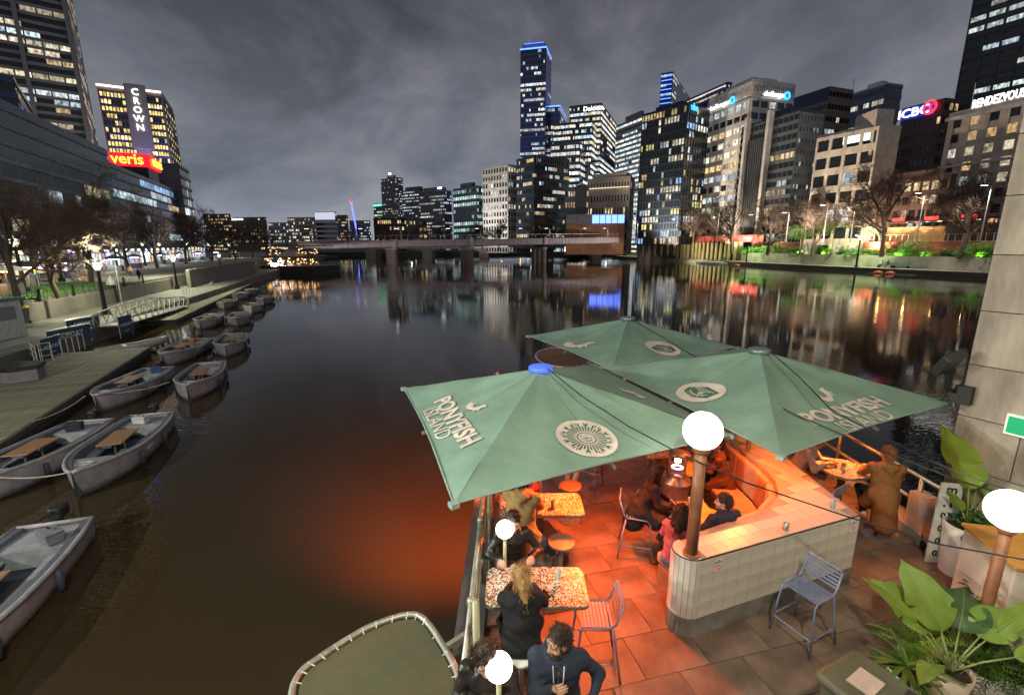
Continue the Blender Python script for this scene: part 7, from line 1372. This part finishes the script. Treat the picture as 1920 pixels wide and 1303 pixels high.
# ------------------------------------------------------------------ potted plants by the counter
def leaf_mat(name, c, c2, sc=30.):
    m = mat(name, c, .38, var=.3, scale=5, col2=c2, spec=.4); n = m.node_tree.nodes; l = m.node_tree.links; b = n['Principled BSDF']; tcn = n.new('ShaderNodeTexCoord'); w = n.new('ShaderNodeTexWave'); w.inputs['Scale'].default_value = sc; w.inputs['Distortion'].default_value = .6; w.bands_direction = 'Y'
    l.new(tcn.outputs['Object'], w.inputs['Vector']); src = b.inputs['Base Color'].links[0].from_socket; wr = n.new('ShaderNodeMapRange'); l.new(w.outputs['Fac'], wr.inputs[0]); wr.inputs[3].default_value = .78; wr.inputs[4].default_value = 1.12; sc_ = n.new('ShaderNodeVectorMath'); sc_.operation = 'SCALE'; l.new(src, sc_.inputs[0]); l.new(wr.outputs[0], sc_.inputs['Scale']); l.new(sc_.outputs[0], b.inputs['Base Color']); bp = n.new('ShaderNodeBump'); bp.inputs['Strength'].default_value = .35; bp.inputs['Distance'].default_value = .004; l.new(w.outputs['Fac'], bp.inputs['Height']); l.new(bp.outputs[0], b.inputs['Normal'])
    tr = n.new('ShaderNodeBsdfTranslucent'); tr.inputs[0].default_value = (*[min(1, x*1.5) for x in c], 1); mxs = n.new('ShaderNodeMixShader'); mxs.inputs[0].default_value = .25; l.new(b.outputs[0], mxs.inputs[1]); l.new(tr.outputs[0], mxs.inputs[2]); l.new(mxs.outputs[0], n['Material Output'].inputs[0]); return m
LB = leaf_mat('paddle_leaf', (.25, .38, .065), (.14, .27, .04)); LD = leaf_mat('dark_leaf', (.045, .13, .035), (.025, .08, .02)); LY = leaf_mat('lime_leaf', (.26, .36, .05), (.16, .28, .04)); LF = leaf_mat('fern_leaf', (.12, .22, .04), (.06, .13, .02), 60.); STEM = mat('leaf_stem', (.25, .30, .10), .5)
def paddle(ln, wd, droop=.4, fold=.25, wave=.03, seed=0, tip=1.0, tear=True):
    rnd = random.Random(seed); m = MB(); n_, k_ = 26, 6; rows = []; cuts = {(rnd.randint(5, 22), rnd.choice((-1, 1))): rnd.uniform(.5, .85) for _ in range(3)} if tear else {}
    for i in range(n_+1):
        s = i/n_; w = wd*.5*(math.sin(math.pi*min(1, s**.72))**.75)*(1 if s < .97 else .4); y = ln*math.sin(s*droop)/max(droop, .01) if droop > .01 else ln*s; z = -ln*(1-math.cos(s*droop))/max(droop, .01) if droop > .01 else 0; row = []
        for j in range(-k_, k_+1):
            f = j/k_; cq = cuts.get((i, 1 if f > 0 else -1)); cut = (1-cq/abs(f)) if cq and abs(f) > cq else 0; row.append((w*f*(1-cut), y-.06*ln*abs(f)**2*s, z+fold*w*abs(f)+wave*math.sin(s*14+seed+f*2)*abs(f)*wd))
        rows.append(row)
    m.loft(rows, False); return m
def rib(ln, droop): return [(0, ln*math.sin(s*droop)/max(droop, .01), -ln*(1-math.cos(s*droop))/max(droop, .01)+.004) for s in [k/8 for k in range(9)]]
def put_leaf(t, base, az, el, stem, ln, wd, mt, droop=.6, seed=0, roll=0., fold=.25):
    d = V((math.cos(az)*math.cos(el), math.sin(az)*math.cos(el), math.sin(el))); e_ = V(base)+d*stem; mid = V(base)+d*stem*.5+V((0, 0, .05*stem)); MB().tube([base, mid, e_], [.014, .011, .008], 6).build('petiole', STEM, t, True)
    d2 = (d+V((math.cos(az), math.sin(az), 0))*.25).normalized(); sd = d2.cross(V((0, 0, 1))); sd = sd.normalized() if sd.length > .05 else V((1, 0, 0)); up = sd.cross(d2); M_ = Matrix(((sd.x, d2.x, up.x, e_.x), (sd.y, d2.y, up.y, e_.y), (sd.z, d2.z, up.z, e_.z), (0, 0, 0, 1))) @ Matrix.Rotation(roll, 4, 'Y')
    o = paddle(ln, wd, droop, fold, .03, seed).build('leaf', mt, t, True); o.matrix_local = M_; r = MB().tube(rib(ln, droop), [.007*(1-.1*k) for k in range(9)], 5).build('midrib', STEM, o, True)
def pot(loc, r, h, label, mt, cat='potted plant', name='potted_plant'):
    t = thing(name, label, cat, loc); MB().lathe([(r*.78, 0), (r, h), (r*.92, h), (r*.88, h-.05)], 28, cap=False).build('pot', mt, t, True); MB().lathe([(.01, h-.06), (r*.9, h-.055)], 20, cap=False).build('soil', mat('potting_soil', (.04, .025, .015), .95, scale=20, bump=.8), t); return t
POTW = mat('pot_white', (.62, .58, .52), .55, scale=4)
# tall pot by the tide board
b = gz(1792, 1072, DZ); t = pot(b, .27, .82, 'tall white pot with upright bird-of-paradise leaves by the pylon', POTW); B0 = (0, 0, .78)
for az, el, st, ln, wd, mt_, dr, ro in ((2.0, 1.45, .58, 1.05, .56, LY, .35, 1.3), (-.1, .72, .6, 1.1, .46, LD, .9, .2), (.4, .9, .55, 1.0, .4, LB, .8, .3), (.7, 1.0, .6, .85, .3, LD, .8, .4), (2.9, 1.2, .25, .45, .16, LY, .2, .8), (1.2, 1.3, .3, .5, .14, LF, .2, .5), (4.2, 1.15, .2, .45, .16, LY, .3, .5)): put_leaf(t, B0, az, el, st, ln, wd, mt_, dr, int(az*10), ro)
m = leaf_cloud(random.Random(4), 160, (.26, .26, .16), .12, .86, 1., 5); m.build('ground_foliage', LD, t)
for k in range(10):
    a = random.uniform(-2.6, -.2); r_ = .28+random.uniform(0, .1); z = random.uniform(.25, .75); o = MB().lathe([(.001, .0), (.05, .008), (.072, -.004)], 10, cap=False).build('round_leaf', LD, t, True); o.location = (r_*math.cos(a)+.05, r_*math.sin(a), z); o.rotation_euler = (random.uniform(.3, 1.1), random.uniform(-.5, .5), a)
# big paddle plant in front
b = gz(1772, 1300, DZ); t = pot(b, .20, .34, 'large paddle leaved plant in a cream pot at the lower right', mat('pot_cream', (.62, .50, .36), .55)); B0 = (0, 0, .30)
for az, el, st, ln, wd, mt_, dr, ro in ((1.75, 1.15, .40, .78, .62, LB, .40, .0), (2.3, 1.0, .42, .70, .52, LB, .7, -.2), (2.6, .9, .58, .72, .18, LB, .3, 1.1), (.75, .85, .45, .72, .50, LD, .9, .1), (1.3, .8, .50, .62, .4, LD, .9, .5), (.3, .75, .5, .7, .4, LB, .9, .3), (-.3, .6, .6, .6, .22, LY, .8, .3), (.2, .65, .7, .7, .20, LY, .6, .6), (3.6, .6, .5, .5, .2, LB, .9, .2)): put_leaf(t, B0, az, el, st, ln, wd, mt_, dr, int(az*10)+3, ro, .12)
def rosette(loc, label, n_, ln, wd, mt_, potr=.18, poth=.3, el0=.35, seed=0, pm=POTW):
    rnd = random.Random(seed); t = pot(loc, potr, poth, label, pm)
    for k in range(n_):
        a = k*2.399+rnd.uniform(-.2, .2); el = el0+rnd.uniform(-.15, .9)*(k/n_); o = paddle(ln*rnd.uniform(.7, 1.1), wd, rnd.uniform(.7, 1.5), .35, .02, k, 1, False).build('leaf', mt_, t, True); o.location = (0, 0, poth+rnd.uniform(-.02, .08)); o.rotation_euler = (el, rnd.uniform(-.3, .3), a)
    return t
def fern(loc, label, n_, ln, seed, mt_=LF, potr=.18, poth=.28):
    rnd = random.Random(seed); t = pot(loc, potr, poth, label, POTW)
    for k in range(n_):
        a = k*2.399; m = MB(); el = rnd.uniform(.3, 1.2); L_ = ln*rnd.uniform(.7, 1.1); dr = rnd.uniform(1.0, 1.8); cu = rib(L_, dr); m.tube(cu, .004, 4)
        for i in range(1, 9):
            p = V(cu[i]); 
            for s_ in (-1, 1): w = L_*.24*(1-.085*i); m.quad(p, p+V((s_*w*.5, w*.05, .012)), p+V((s_*w, w*.35, -.012)), p+V((s_*w*.45, w*.34, .008))); q = p.lerp(V(cu[i-1]), .5); m.quad(q, q+V((s_*w*.5, w*.05, .012)), q+V((s_*w*.95, w*.35, -.012)), q+V((s_*w*.45, w*.30, .008)))
        o = m.build('frond', mt_, t); o.location = (0, 0, poth); o.rotation_euler = (el, 0, a)
    return t
rosette(gz(1690, 1296, DZ), 'spiky strap leaved plant left of the large paddle plant', 26, .48, .055, LF, .17, .28, .25, 2); rosette(gz(1760, 1232, DZ), 'pale strap leaved plant behind the large paddle plant', 20, .42, .06, LB, .16, .28, .3, 5)
fern(gz(1835, 1290, DZ), 'feathery fern in a white pot at the bottom right', 26, .55, 7); fern(gz(1850, 1236, DZ), 'smaller feathery fern behind the bottom right fern', 20, .45, 8, LB)
rosette(gz(1842, 1160, DZ), 'dark broad leaved plant below the counter', 18, .42, .13, LD, .18, .3, .3, 11); rosette(gz(1905, 1200, DZ), 'bright monstera like plant at the right edge', 16, .5, .24, LB, .2, .34, .35, 12, mat('pot_cream', (.62, .5, .36))); rosette(gz(1918, 1290, DZ), 'small dark rosette in a white cup pot at the corner', 14, .25, .10, LD, .13, .26, .3, 14); rosette(gz(1790, 1165, DZ), 'low dark foliage between the pots', 16, .34, .10, LD, .15, .2, .3, 15)
fern(gz(1712, 1262, DZ), 'light green fern behind the spiky strap plant', 24, .5, 17, LB); rosette(gz(1800, 1210, DZ), 'yellow green broad leaved plant beside the globe pole', 18, .40, .14, LY, .16, .3, .35, 18); fern(gz(1885, 1300, DZ), 'bushy dark fern near the corner cup pot', 26, .5, 19, LD); rosette(gz(1868, 1178, DZ), 'glossy green plant under the counter front', 18, .42, .15, LB, .16, .3, .35, 21)
# counter
t = thing('counter', 'cream counter with orange top at the right edge', 'counter', (6.55, 5.2, DZ), R(-14)); bevel(MB().box((.35, 0, .55), (1.5, .9, 1.1)).build('body', mat('counter_cream', (.60, .52, .42), .6, scale=2), t), .015); bevel(MB().box((.35, 0, 1.125), (1.56, .96, .05)).build('counter_top', mat('counter_orange', (.62, .30, .06), .5), t), .01)
MB().tube([(.35, -.455, .45), (.35, -.475, .45)], .22, 24).build('round_badge', mat('badge_orange', (.45, .18, .06), .5), t)
# green bin at the bottom
t = wheelie(gz(1652, 1306, 3.62)-V((0, 0, 1.02)), R(204), 'olive green wheelie bin with paper notice on its lid', mat('bin_olive', (.085, .095, .055), .5), mat('bin_lid_olive', (.10, .10, .06), .45), 1.0); MB().box((.02, -.12, 1.066), (.26, .2, .008), .1).build('paper_notice', mat('notice_paper', (.5, .40, .33), .7), t); MB().box((-.20, .12, 1.066), (.10, .07, .02), .2).build('lid_handle', BLACKP, t)
